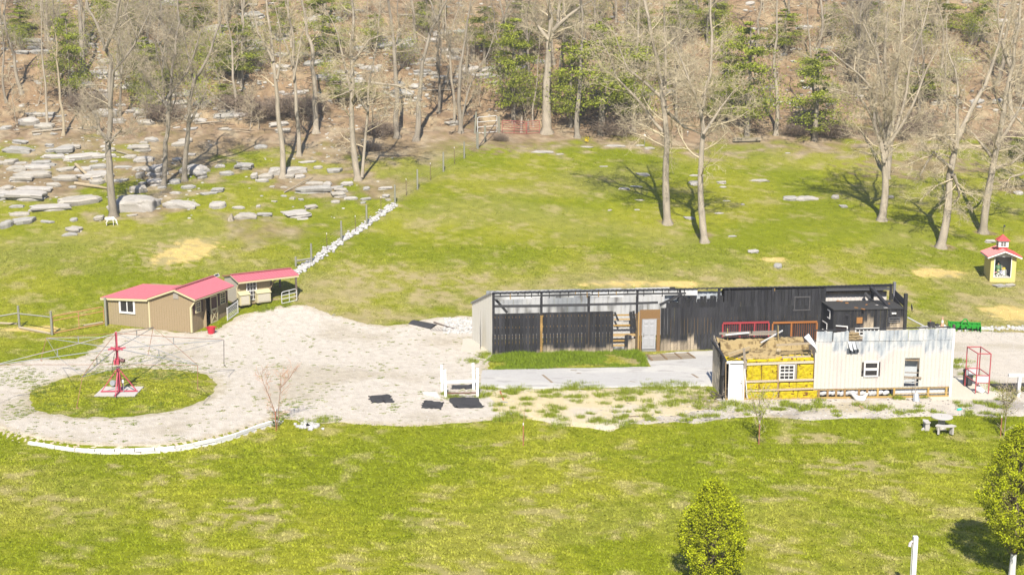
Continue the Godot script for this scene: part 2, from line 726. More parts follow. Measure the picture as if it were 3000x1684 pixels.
func sand_tint(x: float, z: float) -> Color:
	var a := n_mid.get_noise_2d(x * 0.8, z * 0.8)
	var b := n_fine.get_noise_2d(x * 2.0, z * 2.0)
	var c := Color(0.61, 0.52, 0.32).lerp(Color(0.59, 0.535, 0.455), smooth(-0.1, 0.35, a + smooth(-73.5, -71.0, z) * 0.3 + (x - 6.0) * 0.04))
	c = c.lerp(Color(0.20, 0.16, 0.11), smooth(0.25, 0.6, -a + b * 0.5) * smooth(4.0, 9.0, x) * 0.8)
	return c * (1.0 + b * 0.15)


func strip_tint(x: float, z: float) -> Color:
	var a := n_mid.get_noise_2d(x * 1.2 + 20.0, z * 1.2)
	var b := n_fine.get_noise_2d(x * 2.4, z * 2.4)
	var c := STONE.lerp(Color(0.34, 0.31, 0.28), smooth(0.0, 0.5, a))
	c = c.lerp(Color(0.17, 0.155, 0.15), smooth(0.3, 0.6, b - a * 0.3 + (12.0 - x) * 0.03) * 0.7)
	return c.lerp(DRY, smooth(0.1, 0.5, n_mid.get_noise_2d(x * 0.9, z * 1.6)) * 0.5) * (1.0 + b * 0.2)


func slab_tint(x: float, z: float) -> Color:
	var a := n_mid.get_noise_2d(x * 0.5, z * 2.2)
	var b := n_fine.get_noise_2d(x * 0.7, z * 2.0)
	return Color(0.36, 0.345, 0.32).lerp(Color(0.42, 0.40, 0.36), smooth(-0.2, 0.4, a)).lerp(Color(0.24, 0.225, 0.21), smooth(0.22, 0.5, b + a * 0.3) * 0.6) * (1.0 + b * 0.08)


func build_plots() -> void:
	var gm := surface("gravel", Color.WHITE, 0.95, "soil", 0.9, 0.3)
	sheet("gravel_yard", "pale limestone gravel yard and riding ring round the grass circle", "gravel yard", gravel_area, 0.2, func(x, z): return sheet_lift(gravel_edge(x, z), 0.035), gravel_tint, gm)
	sheet("sandy_ground", "yellowish bare soil and straw between the walkway and the front lawn", "bare soil", sand_area, 0.22, func(x, z): return sheet_lift(edge_distance(sand_area, Vector2(x, z)) + 0.5 * n_mid.get_noise_2d(x * 2.5, z * 2.5), 0.05), sand_tint, gm)
	sheet("gravel_strip", "ash-stained gravel strip before the cream metal building", "gravel strip", strip_area, 0.2, func(x, z): return sheet_lift(edge_distance(strip_area, Vector2(x, z)) + 0.5 * n_mid.get_noise_2d(x * 2.5, z * 2.5), 0.03), strip_tint, gm)
	sheet("gravel_lot", "pale gravel lot to the right of the burnt buildings", "gravel lot", yard_area, 0.25, func(x, z): return sheet_lift(edge_distance(yard_area, Vector2(x, z)) + 0.6 * n_mid.get_noise_2d(x * 2.5, z * 2.5), 0.025), yard_tint, gm)
	var cm := surface("concrete", Color.WHITE, 0.85, "plain", 2.0, 0.0)
	sheet("concrete_walkway", "weathered concrete walkway between the two burnt buildings", "walkway", slab_area, 0.16, func(x, z): return clampf(edge_distance(slab_area, Vector2(x, z)) * 0.8, -0.04, 0.07), slab_tint, cm)
	# three small slabs
	var s := Shape.new()
	s.col = Color(0.40, 0.375, 0.34)
	s.box(Vector3(0, -0.02, 0), Vector3(2.35, 0.2, 2.0))
	tag(part_mesh(self, "walker_slab", s.mesh(), cm), "square concrete slab under the red mast in the grass circle", "slab", "", "structure")
	get_node("walker_slab").position = spot(348, 1149)
	s = Shape.new()
	s.col = Color(0.46, 0.42, 0.34)
	var a := spot(2745, 1168)
	s.box(Vector3(1.9, 0.02, -1.9), Vector3(4.6, 0.1, 4.6))
	tag(part_mesh(self, "side_slab", s.mesh(), cm), "tan concrete slab at the right end of the cream building", "slab", "", "structure")
	get_node("side_slab").position = a
	get_node("side_slab").rotation.y = 0.05
	s = Shape.new()
	s.col = Color(0.42, 0.385, 0.32)
	s.box(Vector3(0, 0.03, 0), Vector3(1.9, 0.12, 3.2))
	tag(part_mesh(self, "end_slab", s.mesh(), cm), "small concrete slab at the left end of the long barn", "slab", "", "structure")
	get_node("end_slab").position = spot(1396, 1012)
	# the white timber kerb: two courses of painted beams, each beam a part
	var k := thing("timber_edging", "white painted timber edging, two courses high, curving round the ring", "edging", Vector3.ZERO)
	var wm := surface("white_paint", Color(0.78, 0.77, 0.74), 0.7, "fine", 0.8)
	var line := []
	for q in [[72, 1101], [100, 1106], [150, 1114], [200, 1120.5], [250, 1124], [300, 1125.5], [350, 1125], [400, 1122.5], [450, 1117], [500, 1109], [550, 1098], [600, 1084], [648, 1067], [694, 1053], [740, 1059]]:
		var p := level(q[0] * 1.1646, q[1] * 1.1646)
		line.append(Vector2(p.x, p.z + 0.1))
	for row in 2:
		for q in line.size() - 1:
			var b := Shape.new()
			var p0: Vector2 = line[q].lerp(line[q + 1], -0.2 if row else 0.1) if q else line[q]
			var p1: Vector2 = line[q].lerp(line[q + 1], 0.76 if row else 1.06)
			var sink := 0.13 * smooth(-20.0, -26.0, p0.x) + 0.05 * n_fine.get_noise_1d(q * 17.0 + row * 5.0)
			b.col = Color(1, 1, 1) * (0.93 + 0.25 * n_fine.get_noise_1d(q * 9.0 + row * 31.0))
			b.bar(Vector3(p0.x, -0.29 + row * 0.165 - sink, p0.y), Vector3(p1.x, -0.29 + row * 0.165 - sink + 0.03 * n_fine.get_noise_1d(q * 23.0), p1.y - row * 0.01), 0.18 - row * 0.012, 0.155)
			part(k, "beam", b, wm)


func wall_frame(ax: float, ay: float, bx: float, by: float) -> Array:  # [transform with x along the wall and z towards the eye, length]
	var a := spot(ax, ay)
	var b := level(bx, by, a.y)
	var d := b - a
	d.y = 0.0
	return [Transform3D(Basis(Vector3.UP, atan2(-d.z, d.x)), a), d.length()]


func on_wall(t: Transform3D, px: float, py: float, z := 0.0) -> Vector2:
	var inv := t.affine_inverse()
	var o := inv * EYE
	var d := inv.basis * sight(px, py)
	var p := o + d * ((z - o.z) / d.z)
	return Vector2(p.x, p.y)


func patch(t: Transform3D, x0: float, y0: float, x1: float, y1: float, z := 0.0) -> Rect2:  # pixels -> u, v rectangle
	var a := on_wall(t, x0, y1, z)
	var b := on_wall(t, x1, y0, z)
	return Rect2(a, b - a)


func plank_shape(u0: float, u1: float, v0: float, v1: float, z: float, thick: float, tint: Callable, ragged := 0.0, rng: RandomNumberGenerator = null) -> Shape:
	var s := Shape.new()
	var rows := maxi(1, int((v1 - v0) / 0.22))
	var ra := rng.randf_range(-ragged, ragged) if rng else 0.0
	var rb := rng.randf_range(-ragged, ragged) if rng else 0.0
	for k in rows:
		var y0 := lerpf(v0, v1, float(k) / rows)
		var y1 := lerpf(v0, v1, float(k + 1) / rows)
		var st := s.v.size()
		for q in [[u0, y0, 0], [u1, y0, 0], [u1, y1, 1], [u0, y1, 1]]:
			var yy: float = q[1]
			if k == rows - 1 and q[2] == 1:
				yy += ra if q[0] == u0 else rb
			s.col = tint.call(q[0], yy)
			s.put(Vector3(q[0], yy, z + thick), Vector3.BACK)
		s.i.append_array(PackedInt32Array([st, st + 2, st + 1, st, st + 3, st + 2]))
	var a := v1 + ra
	var b := v1 + rb
	s.col = tint.call(u0, (v0 + v1) / 2)
	s.quad(Vector3(u0, v0, z), Vector3(u0, v0, z + thick), Vector3(u0, a, z + thick), Vector3(u0, a, z))
	s.quad(Vector3(u1, v0, z + thick), Vector3(u1, v0, z), Vector3(u1, b, z), Vector3(u1, b, z + thick))
	s.quad(Vector3(u0, a, z + thick), Vector3(u1, b, z + thick), Vector3(u1, b, z), Vector3(u0, a, z))
	s.quad(Vector3(u1, v0, z), Vector3(u0, v0, z), Vector3(u0, a, z), Vector3(u1, b, z))
	return s


func table_at(t: Array, x: float) -> float:  # t: [x0, y0, x1, y1 ...]
	if x <= t[0]:
		return t[1]
	for k in t.size() / 2 - 1:
		if x < t[2 * k + 2]:
			return lerpf(t[2 * k + 1], t[2 * k + 3], (x - t[2 * k]) / (t[2 * k + 2] - t[2 * k]))
	return t[t.size() - 1]


func scaled_table(tr: Transform3D, list: Array, z := 0.0) -> Array:  # pixel pairs -> u, v pairs
	var r := []
	for k in list.size() / 2:
		var p := on_wall(tr, list[2 * k], list[2 * k + 1], z)
		r.append(p.x)
		r.append(p.y)
	return r


# corrugated sheet: ribs along v, coloured by tint(u, v), with holes cut as rectangles
func ribbed(u0: float, u1: float, v0: float, v1: float, z: float, pitch: float, depth: float, tint: Callable, holes := [], top := []) -> Shape:
	var s := Shape.new()
	var n := maxi(1, int(round((u1 - u0) / pitch)))
	var prof := [[0.0, 0.0], [0.7, 0.0], [0.78, 1.0], [0.92, 1.0], [1.0, 0.0]]
	for k in n:
		for q in 4:
			var a = u0 + (u1 - u0) * (k + prof[q][0]) / n
			var b = u0 + (u1 - u0) * (k + prof[q + 1][0]) / n
			var za: float = z + depth * prof[q][1]
			var zb: float = z + depth * prof[q + 1][1]
			var t := v1
			if top.size():
				t = table_at(top, (a + b) / 2)
			var cuts := [[v0, t]]
			for h: Rect2 in holes:
				if b > h.position.x + 0.01 and a < h.end.x - 0.01:
					var more := []
					for c in cuts:
						if h.position.y > c[0]:
							more.append([c[0], minf(c[1], h.position.y)])
						if h.end.y < c[1]:
							more.append([maxf(c[0], h.end.y), c[1]])
					cuts = more
			for c in cuts:
				if c[1] - c[0] < 0.01:
					continue
				var rows := maxi(1, int((c[1] - c[0]) / 0.16))
				for r in rows:
					var y0 := lerpf(c[0], c[1], float(r) / rows)
					var y1 := lerpf(c[0], c[1], float(r + 1) / rows)
					var nn := Vector3(za - zb, 0, b - a).normalized()
					var st := s.v.size()
					for e in [[a, y0, za], [b, y0, zb], [b, y1, zb], [a, y1, za]]:
						s.col = tint.call(e[0], e[1])
						s.put(Vector3(e[0], e[1], e[2]), nn)
					s.i.append_array(PackedInt32Array([st, st + 2, st + 1, st, st + 3, st + 2]))
	return s


const CHAR := Color(0.036, 0.036, 0.039)
const WOOD := Color(0.42, 0.345, 0.25)
const TAN_WOOD := Color(0.45, 0.28, 0.09)


func rest(parent: Node3D, t: Transform3D) -> void:
	parent.transform = t


func window_on(parent: Node, called: String, r: Rect2, z: float, cols: int, rows: int, frame: Material, glass: Material, border := 0.06, mid := 0.03, rail := -1) -> void:
	var s := Shape.new()
	var x0 := r.position.x
	var x1 := r.end.x
	var y0 := r.position.y
	var y1 := r.end.y
	s.span(x0, x1, y0, y0 + border, z, z + 0.07)
	s.span(x0, x1, y1 - border, y1, z, z + 0.07)
	s.span(x0, x0 + border, y0 + border, y1 - border, z + 0.002, z + 0.068)
	s.span(x1 - border, x1, y0 + border, y1 - border, z + 0.002, z + 0.068)
	for k in range(1, cols):
		var x := lerpf(x0 + border, x1 - border, float(k) / cols)
		s.span(x - mid / 2, x + mid / 2, y0 + border, y1 - border, z + 0.012, z + 0.045)
	for k in range(1, rows):
		var y := lerpf(y0 + border, y1 - border, float(k) / rows)
		var w := mid * (2.0 if k == rail else 1.0)
		s.span(x0 + border, x1 - border, y - w / 2, y + w / 2, z + 0.015, z + 0.05 + (0.01 if k == rail else 0.0))
	var f := part(parent, called, s, frame)
	for k in cols:
		for q in rows:
			var g := Shape.new()
			var a := lerpf(x0 + border, x1 - border, float(k) / cols)
			var b := lerpf(x0 + border, x1 - border, float(k + 1) / cols)
			var c := lerpf(y0 + border, y1 - border, float(q) / rows)
			var d := lerpf(y0 + border, y1 - border, float(q + 1) / rows)
			g.span(a, b, c, d, z + 0.018, z + 0.026)
			part(f, "pane", g, glass)


func glass_dark() -> Material:
	var m := surface("window_glass", Color(0.028, 0.026, 0.027), 0.12, "", 1.0)
	m.metallic_specular = 0.5
	return m


func build_barn() -> void:
	var rng := RandomNumberGenerator.new()
	rng.seed = 21
	var fr := wall_frame(1441, 1041, 2610, 1011)
	var t: Transform3D = fr[0]
	var barn := thing("burnt_barn", "long fire-blackened barn without a roof, black plank front and bare posts", "barn")
	rest(barn, t)
	var wood := surface("charred_wood", Color.WHITE, 0.85, "streak", 0.7, 0.3)
	var tin := surface("scorched_metal", Color.WHITE, 0.55, "fine", 0.9, 0.0)
	var U := func(px: float): return on_wall(t, px, 960).x
	var topline := scaled_table(t, [1441, 857, 1600, 853, 1800, 849, 2000, 845, 2200, 841, 2400, 838, 2610, 832])
	var L: float = U.call(2612.0)
	var char_mix := func(u: float, v: float, low: float) -> Color:
		var f := n_fine.get_noise_2d(u * 4.0, v * 1.3)
		var c := CHAR * (1.0 + 0.45 * n_fine.get_noise_2d(u * 9.0 + 40.0, v * 0.8))
		return c.lerp(WOOD * (1.0 + f * 0.3), smooth(low + 0.12, low - 0.1, v + f * 0.16))
	# back wall of ash-whitened sheets
	var dark_from: float = U.call(2000.0)
	var back_tint := func(u: float, v: float) -> Color:
		var a := n_mid.get_noise_2d(u * 1.4, v * 2.0)
		var b := n_fine.get_noise_2d(u * 1.5, v * 0.5)
		var c := Color(0.50, 0.50, 0.495).lerp(Color(0.27, 0.285, 0.30), smooth(-0.05, 0.5, a))
		c = c.lerp(Color(0.12, 0.115, 0.11), smooth(0.25, 0.5, b + a * 0.3) * 0.8)
		if u > dark_from:
			c = CHAR * (1.2 + a) if v > 1.25 else TAN_WOOD * (0.6 + 0.5 * b)
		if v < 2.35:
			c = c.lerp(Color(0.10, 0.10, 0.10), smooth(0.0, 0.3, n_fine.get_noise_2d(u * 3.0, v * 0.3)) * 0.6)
		return c
	var bz := -4.1
	var bt0: float = on_wall(t, 1600, 868, bz).y
	var x := 0.0
	while x < L - 0.1:
		var w := minf(0.92, L - x)
		part(barn, "metal_sheet", ribbed(x + 0.004, x + w - 0.004, 0.0, bt0 + (0.42 if x < dark_from else 0.1) + 0.05 * rng.randf(), bz, 0.3, 0.03, back_tint), tin)
		x += 0.92
	# floor inside
	var s := Shape.new()
	s.col = Color(0.16, 0.145, 0.12)
	s.span(-0.1, L, -0.12, 0.03, bz, -0.06)
	part(barn, "floor", s, surface("ash_floor", Color.WHITE, 1.0, "soil", 1.4))
	# left end wall of cream metal, its back edge lower
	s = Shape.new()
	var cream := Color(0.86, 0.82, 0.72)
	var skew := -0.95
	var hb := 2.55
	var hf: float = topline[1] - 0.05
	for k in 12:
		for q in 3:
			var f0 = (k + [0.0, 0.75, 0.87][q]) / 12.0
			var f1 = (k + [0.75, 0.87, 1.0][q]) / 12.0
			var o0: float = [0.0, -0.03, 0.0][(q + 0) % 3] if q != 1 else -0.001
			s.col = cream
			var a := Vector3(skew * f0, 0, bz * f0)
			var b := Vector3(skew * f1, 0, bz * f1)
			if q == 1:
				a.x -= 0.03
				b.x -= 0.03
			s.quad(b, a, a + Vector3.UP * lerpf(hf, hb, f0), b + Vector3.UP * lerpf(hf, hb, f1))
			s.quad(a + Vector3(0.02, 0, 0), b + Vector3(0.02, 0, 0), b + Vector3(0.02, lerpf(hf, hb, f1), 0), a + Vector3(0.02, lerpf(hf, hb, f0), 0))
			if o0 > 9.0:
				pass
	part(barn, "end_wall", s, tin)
	s = Shape.new()
	s.col = Color(0.30, 0.30, 0.30)
	s.bar(Vector3(0.02, hf + 0.05, 0.05), Vector3(skew - 0.02, hb + 0.05, bz - 0.1), 0.16, 0.1)
	part(barn, "end_trim", s, tin)
	s = Shape.new()
	s.col = Color(0.80, 0.80, 0.80)
	var pa := Vector3(skew * 0.55 - 0.06, 0.05, bz * 0.52)
	s.quad(pa, pa + Vector3(-0.1, 0, 1.2), pa + Vector3(-0.12, 1.3, 1.2), pa + Vector3(-0.05, 2.7, 0.55))
	s.quad(pa + Vector3(0.01, 0, 0), pa + Vector3(0.0, 2.7, 0.55), pa + Vector3(-0.11, 1.3, 1.2), pa + Vector3(-0.09, 0, 1.2))
	part(barn, "bent_sheet", s, tin)
	# posts and rails of the front
	for q in [[1446, 0.0], [1586, 0.35], [1725, 0.15], [1866, 0.1], [1990, 0.0], [2105, 0.0], [2262, 0.0], [2413, 0.25], [2553, 0.0], [2606, 0.0]]:
		s = Shape.new()
		var u: float = U.call(float(q[0]))
		var tan_to := 2.55 if q[1] > 0.0 else 0.4
		var tall: float = table_at(topline, u) - 0.02
		for k in 8:
			var v0 := tall * k / 8.0
			s.col = CHAR.lerp(TAN_WOOD, float(q[1]) * 2.2 if v0 < tan_to else 0.0) * (1.0 + rng.randf_range(-0.2, 0.3))
			var zf := -0.03 if q[0] == 1725 or q[0] > 1900 and v0 < 2.5 else 0.04
			s.span(u - 0.075, u + 0.075, v0, v0 + tall / 8.0, zf - 0.14, zf)
		part(barn, "post", s, wood)
	var rail := func(called: String, x0: float, y0: float, x1: float, y1: float, h: float, z: float, c: Color) -> void:
		var r := Shape.new()
		r.col = c
		var a := on_wall(t, x0, y0)
		var b := on_wall(t, x1, y1)
		r.bar(Vector3(a.x, a.y, z), Vector3(b.x, b.y, z), 0.05, h)
		part(barn, called, r, wood)
	rail.call("girt", 1446, 899, 1586, 898, 0.17, -0.2, CHAR * 1.8)
	rail.call("girt", 1586, 897, 1725, 895, 0.17, -0.2, CHAR * 1.8)
	rail.call("girt", 1725, 894, 1866, 891, 0.15, -0.2, CHAR * 1.8)
	rail.call("girt", 1866, 890, 1930, 888, 0.15, -0.2, CHAR * 1.6)
	rail.call("plate", 1446, 867, 1586, 865, 0.07, 0.02, CHAR * 1.5)
	rail.call("plate", 1586, 865, 1730, 861, 0.1, 0.02, CHAR * 1.7)
	rail.call("plate", 1730, 863, 1870, 860, 0.08, 0.02, CHAR * 1.5)
	rail.call("plate", 1870, 860, 2010, 858, 0.09, 0.02, CHAR * 1.5)
	rail.call("brace", 1450, 876, 1487, 918, 0.16, -0.24, CHAR * 1.2)
	rail.call("brace", 1933, 893, 1998, 861, 0.17, 0.06, CHAR * 1.3)
	rail.call("brace", 2003, 864, 2016, 876, 0.13, 0.05, CHAR)
	for q in [928, 958, 985, 1003]:
		rail.call("girt", 1446, q + 4, 1586, q + 2, 0.1, -0.2, TAN_WOOD)
		rail.call("girt", 1590, q, 1872, q - 4, 0.1, -0.2, TAN_WOOD)
	# strip of the eave: pale scorched pieces between charred ticks
	x = U.call(1448.0)
	while x < U.call(2000.0):
		var w: float = rng.randf_range(0.5, 1.3)
		var top: float = table_at(topline, x) - 0.04
		if rng.randf() < 0.88:
			var lo = top - rng.randf_range(0.3, 0.44)
			var cc := Color(0.70, 0.70, 0.69).lerp(Color(0.14, 0.14, 0.14), rng.randf() * rng.randf() * 0.7)
			part(barn, "eave_piece", plank_shape(x, x + w - 0.03, lo, top, 0.0, 0.012, func(u, v): return cc.lerp(Color(0.06, 0.06, 0.06), smooth(0.15, 0.45, n_fine.get_noise_2d(u * 3.0, v * 3.0))), 0.03, rng), tin)
		x += w
	x = U.call(1448.0)
	while x < U.call(2415.0):
		s = Shape.new()
		var top: float = table_at(topline, x)
		s.col = CHAR if rng.randf() < 0.75 else TAN_WOOD * 0.7
		var long := rng.randf_range(0.2, 0.5) * (1.0 if x < U.call(2000.0) else 0.6)
		s.span(x - 0.025, x + 0.025, top - long, top - 0.02, -0.02, 0.05)
		part(barn, "rafter_stub", s, wood)
		x += rng.randf_range(0.3, 0.75) if x < U.call(2000.0) else 1.5
	# edge of the roof sheet, wavy and thin, and the roof that is left over the right half
	s = Shape.new()
	s.col = Color(0.035, 0.035, 0.04)
	var u := 0.0
	while u < L:
		var a: float = table_at(topline, u) + 0.015 * sin(u * 21.0)
		var b: float = table_at(topline, u + 0.1) + 0.015 * sin((u + 0.1) * 21.0)
		s.hexa([Vector3(u, a - 0.05, 0.1), Vector3(u + 0.1, b - 0.05, 0.1), Vector3(u + 0.1, b - 0.05, -0.1), Vector3(u, a - 0.05, -0.1), Vector3(u, a, 0.1), Vector3(u + 0.1, b, 0.1), Vector3(u + 0.1, b, -0.1), Vector3(u, a, -0.1)])
		u += 0.1
	part(barn, "eave_edge", s, wood)
	s = Shape.new()
	s.col = Color(0.06, 0.058, 0.056)
	u = U.call(2118.0)
	while u < L - 0.3:
		var a: float = table_at(topline, u) - 0.03
		var up := 0.03 if int(round(u / 0.2)) % 2 == 0 else 0.0
		s.hexa([Vector3(u, a - 0.05, -0.1), Vector3(u + 0.2, a - 0.05, -0.1), Vector3(u + 0.2, 2.62, -2.6), Vector3(u, 2.62, -2.6), Vector3(u, a - 0.03 + up, -0.1), Vector3(u + 0.2, a - 0.03 + up, -0.1), Vector3(u + 0.2, 2.65 + up, -2.6), Vector3(u, 2.65 + up, -2.6)])
		u += 0.2
	part(barn, "roof_sheet", s, wood)
	# planks, bay by bay
	var planks := func(x0: float, x1: float, y0a: float, y0b: float, ytop: Callable, low: Callable, rag: float) -> void:
		var a: float = U.call(x0)
		var b: float = U.call(x1)
		var n := int(round((b - a) / 0.225))
		for k in n:
			var u0 := lerpf(a, b, float(k) / n) + 0.006 + rng.randf() * 0.015
			var u1 := lerpf(a, b, float(k + 1) / n) - 0.005
			var px := lerpf(x0, x1, (k + 0.5) / n)
			var v0: float = on_wall(t, px, lerpf(y0a, y0b, (k + 0.5) / n)).y
			var v1: float = on_wall(t, px, ytop.call(px)).y
			var tone := rng.randf_range(0.72, 1.3)
			var pitted := rng.randf() < 0.06
			part(barn, "plank", plank_shape(u0, u1, v0, v1, rng.randf_range(0.0, 0.02), 0.025, func(uu, vv): return char_mix.call(uu, vv, low.call(px)) * (tone if not pitted else tone * 0.7), rag, rng), wood)
	for q in [[1450.0, 1582.0], [1591.0, 1797.0]]:
		s = Shape.new()
		s.col = CHAR * 0.8  # dark board added behind the planks so their upper gaps look black
		s.span(U.call(q[0]), U.call(q[1]), 1.3, 2.68, -0.3, -0.27)
		part(barn, "added_dark_backing", s, wood)
	planks.call(1450.0, 1582.0, 1043.0, 1041.0, func(_p): return 919.0, func(p): return 0.22 * smooth(1490.0, 1452.0, p) + 0.3 * smooth(1560.0, 1582.0, p) - 0.1, 0.01)
	planks.call(1591.0, 1797.0, 1038.0, 1034.0, func(p): return lerpf(916.0, 913.0, (p - 1591.0) / 206.0), func(p): return 0.28 + 0.25 * smooth(1625.0, 1592.0, p) + 0.12 * sin(p * 0.11), 0.01)
	planks.call(1830.0, 1862.0, 1035.0, 1034.0, func(p): return 981.0 + (12.0 if p > 1846.0 else 0.0), func(p): return 0.25 + 0.7 * smooth(1840.0, 1850.0, p), 0.05)
	var burn := scaled_table(t, [1934, 1001, 1958, 999, 1966, 1002, 2008, 1004, 2014, 988, 2020, 982, 2030, 983, 2036, 1004, 2047, 1026, 2056, 1042, 2395, 1042, 2398, 990, 2413, 986])
	var lowf := func(p: float): return table_at(burn, U.call(p))
	planks.call(1936.0, 2413.0, 1038.0, 1017.0, func(p): return lerpf(902.0, 893.0, (p - 1936.0) / 477.0), lowf, 0.006)
	planks.call(1950.0, 2117.0, 902.0, 899.0, func(p): return 869.0 + 5.0 * sin(p * 0.21) + (13.0 if p < 1990.0 else 0.0), func(_p): return -1.0, 0.06)
	planks.call(2119.0, 2413.0, 899.0, 893.0, func(p): return lerpf(851.0, 845.0, (p - 2119.0) / 294.0), func(_p): return -1.0, 0.01)
	# pale sheet showing through above the ragged planks
	var r := patch(t, 1950, 856, 2118, 876)
	part(barn, "metal_sheet", ribbed(r.position.x, r.end.x, r.position.y - 0.3, r.end.y, -0.26, 0.3, 0.02, func(uu, vv): return Color(0.5, 0.53, 0.56).lerp(Color(0.2, 0.22, 0.25), smooth(-0.2, 0.4, n_fine.get_noise_2d(uu * 2.0, vv * 2.0)))), tin)
	# opening with its rails, then the door in a brown surround
	for q in [[1797, 1868, 983, 0.13], [1797, 1868, 1012, 0.13], [1797, 1868, 1034, 0.12], [1800, 1868, 936, 0.1]]:
		rail.call("girt", q[0], q[2], q[1], q[2] - 1, q[3], -0.05, Color(0.52, 0.36, 0.17))
	rail.call("hanging_board", 1848, 913, 1853, 958, 0.2, 0.02, CHAR)
	rail.call("hanging_board", 1856, 910, 1862, 966, 0.14, 0.05, CHAR * 0.8)
	rail.call("hanging_board", 1801, 914, 1812, 940, 0.12, 0.02, CHAR)
	r = patch(t, 1797, 938, 1866, 976, -0.6)
	part(barn, "inner_sheet", ribbed(r.position.x, r.end.x, 0.0, r.end.y, -0.6, 0.3, 0.02, func(uu, vv): return Color(0.50, 0.49, 0.47).lerp(Color(0.07, 0.07, 0.07), smooth(0.1, 0.3, n_mid.get_noise_2d(uu * 2.5, vv * 2.5) - 0.25 + 0.3 * absf(vv - 1.3)))), tin)
	var brown := surface("brown_board", Color(0.26, 0.15, 0.062), 0.85, "streak", 0.6, 0.2)
	for q in [[1875, 906, 1935, 934], [1922.5, 934, 1935, 1037], [1873, 934, 1880.5, 1037]]:
		r = patch(t, q[0], q[1], q[2], q[3])
		s = Shape.new()
		s.span(r.position.x, r.end.x, r.position.y, r.end.y, 0.0, 0.06)
		part(barn, "door_surround", s, brown)
	r = patch(t, 1864, 914, 1874, 1037)
	s = Shape.new()
	s.col = Color(0.50, 0.32, 0.12)
	s.span(r.position.x, r.end.x, r.position.y, r.end.y, -0.1, 0.03)
	part(barn, "door_stud", s, wood)
	panel_door(barn, patch(t, 1881, 934, 1922, 1022), 0.0, surface("door_white", Color(0.40, 0.40, 0.41), 0.6, "fine", 0.7), true)
	r = patch(t, 1881, 1023, 1922, 1037)
	s = Shape.new()
	s.col = Color(0.3, 0.29, 0.27)
	s.span(r.position.x, r.end.x, r.position.y, r.end.y, -0.02, 0.1)
	part(barn, "door_step", s, wood)
	# square hatch trim on the upper boards
	r = patch(t, 2325, 867, 2375, 910)
	s = Shape.new()
	s.col = Color(0.10, 0.098, 0.095)
	for q in [[r.position.x, r.end.x, r.end.y - 0.09, r.end.y], [r.position.x - 0.03, r.end.x + 0.03, r.position.y, r.position.y + 0.08], [r.position.x + 0.02, r.position.x + 0.08, r.position.y + 0.08, r.end.y - 0.09], [r.end.x - 0.08, r.end.x - 0.02, r.position.y + 0.08, r.end.y - 0.09]]:
		s.span(q[0], q[1], q[2], q[3], 0.05, 0.1)
	part(barn, "hatch_trim", s, wood)
	# red stall front and the rusty one beside it
	var red := surface("stall_red", Color(0.33, 0.045, 0.05), 0.6, "fine", 0.5)
	var rust := surface("rust_frame", Color(0.34, 0.13, 0.035), 0.8, "fine", 0.4)
	for st in [[2116, 940, 2253, 1006, red, [2168, 2210], "stall_front"], [2262, 939, 2394, 1006, rust, [2318], "stall_gate"]]:
		r = patch(t, st[0], st[1], st[2], st[3])
		s = Shape.new()
		s.span(r.position.x, r.end.x, r.end.y - 0.12, r.end.y, 0.06, 0.13)
		s.span(r.position.x, r.end.x, r.position.y, r.position.y + 0.1, 0.06, 0.13)
		for q in [st[0] + 1, st[2] - 1] + st[5]:
			var uu: float = U.call(float(q))
			s.span(uu - 0.05, uu + 0.05, r.position.y + 0.1, r.end.y - 0.12, 0.062, 0.128)
		var frame := part(barn, st[6], s, st[4])
		var bx: float = r.position.x + 0.16
		while bx < r.end.x - 0.1:
			if st[6] == "stall_front" or bx > U.call(2320.0):
				var g := Shape.new()
				g.col = Color(1.0, 0.85, 0.85)
				g.rod(Vector3(bx, r.position.y + 0.1, 0.1), Vector3(bx, r.end.y - 0.12, 0.1), 0.014, 5)
				part(frame, "bar", g, st[4])
			bx += 0.15
	build_annex(barn, t, rng, char_mix, wood, tin)


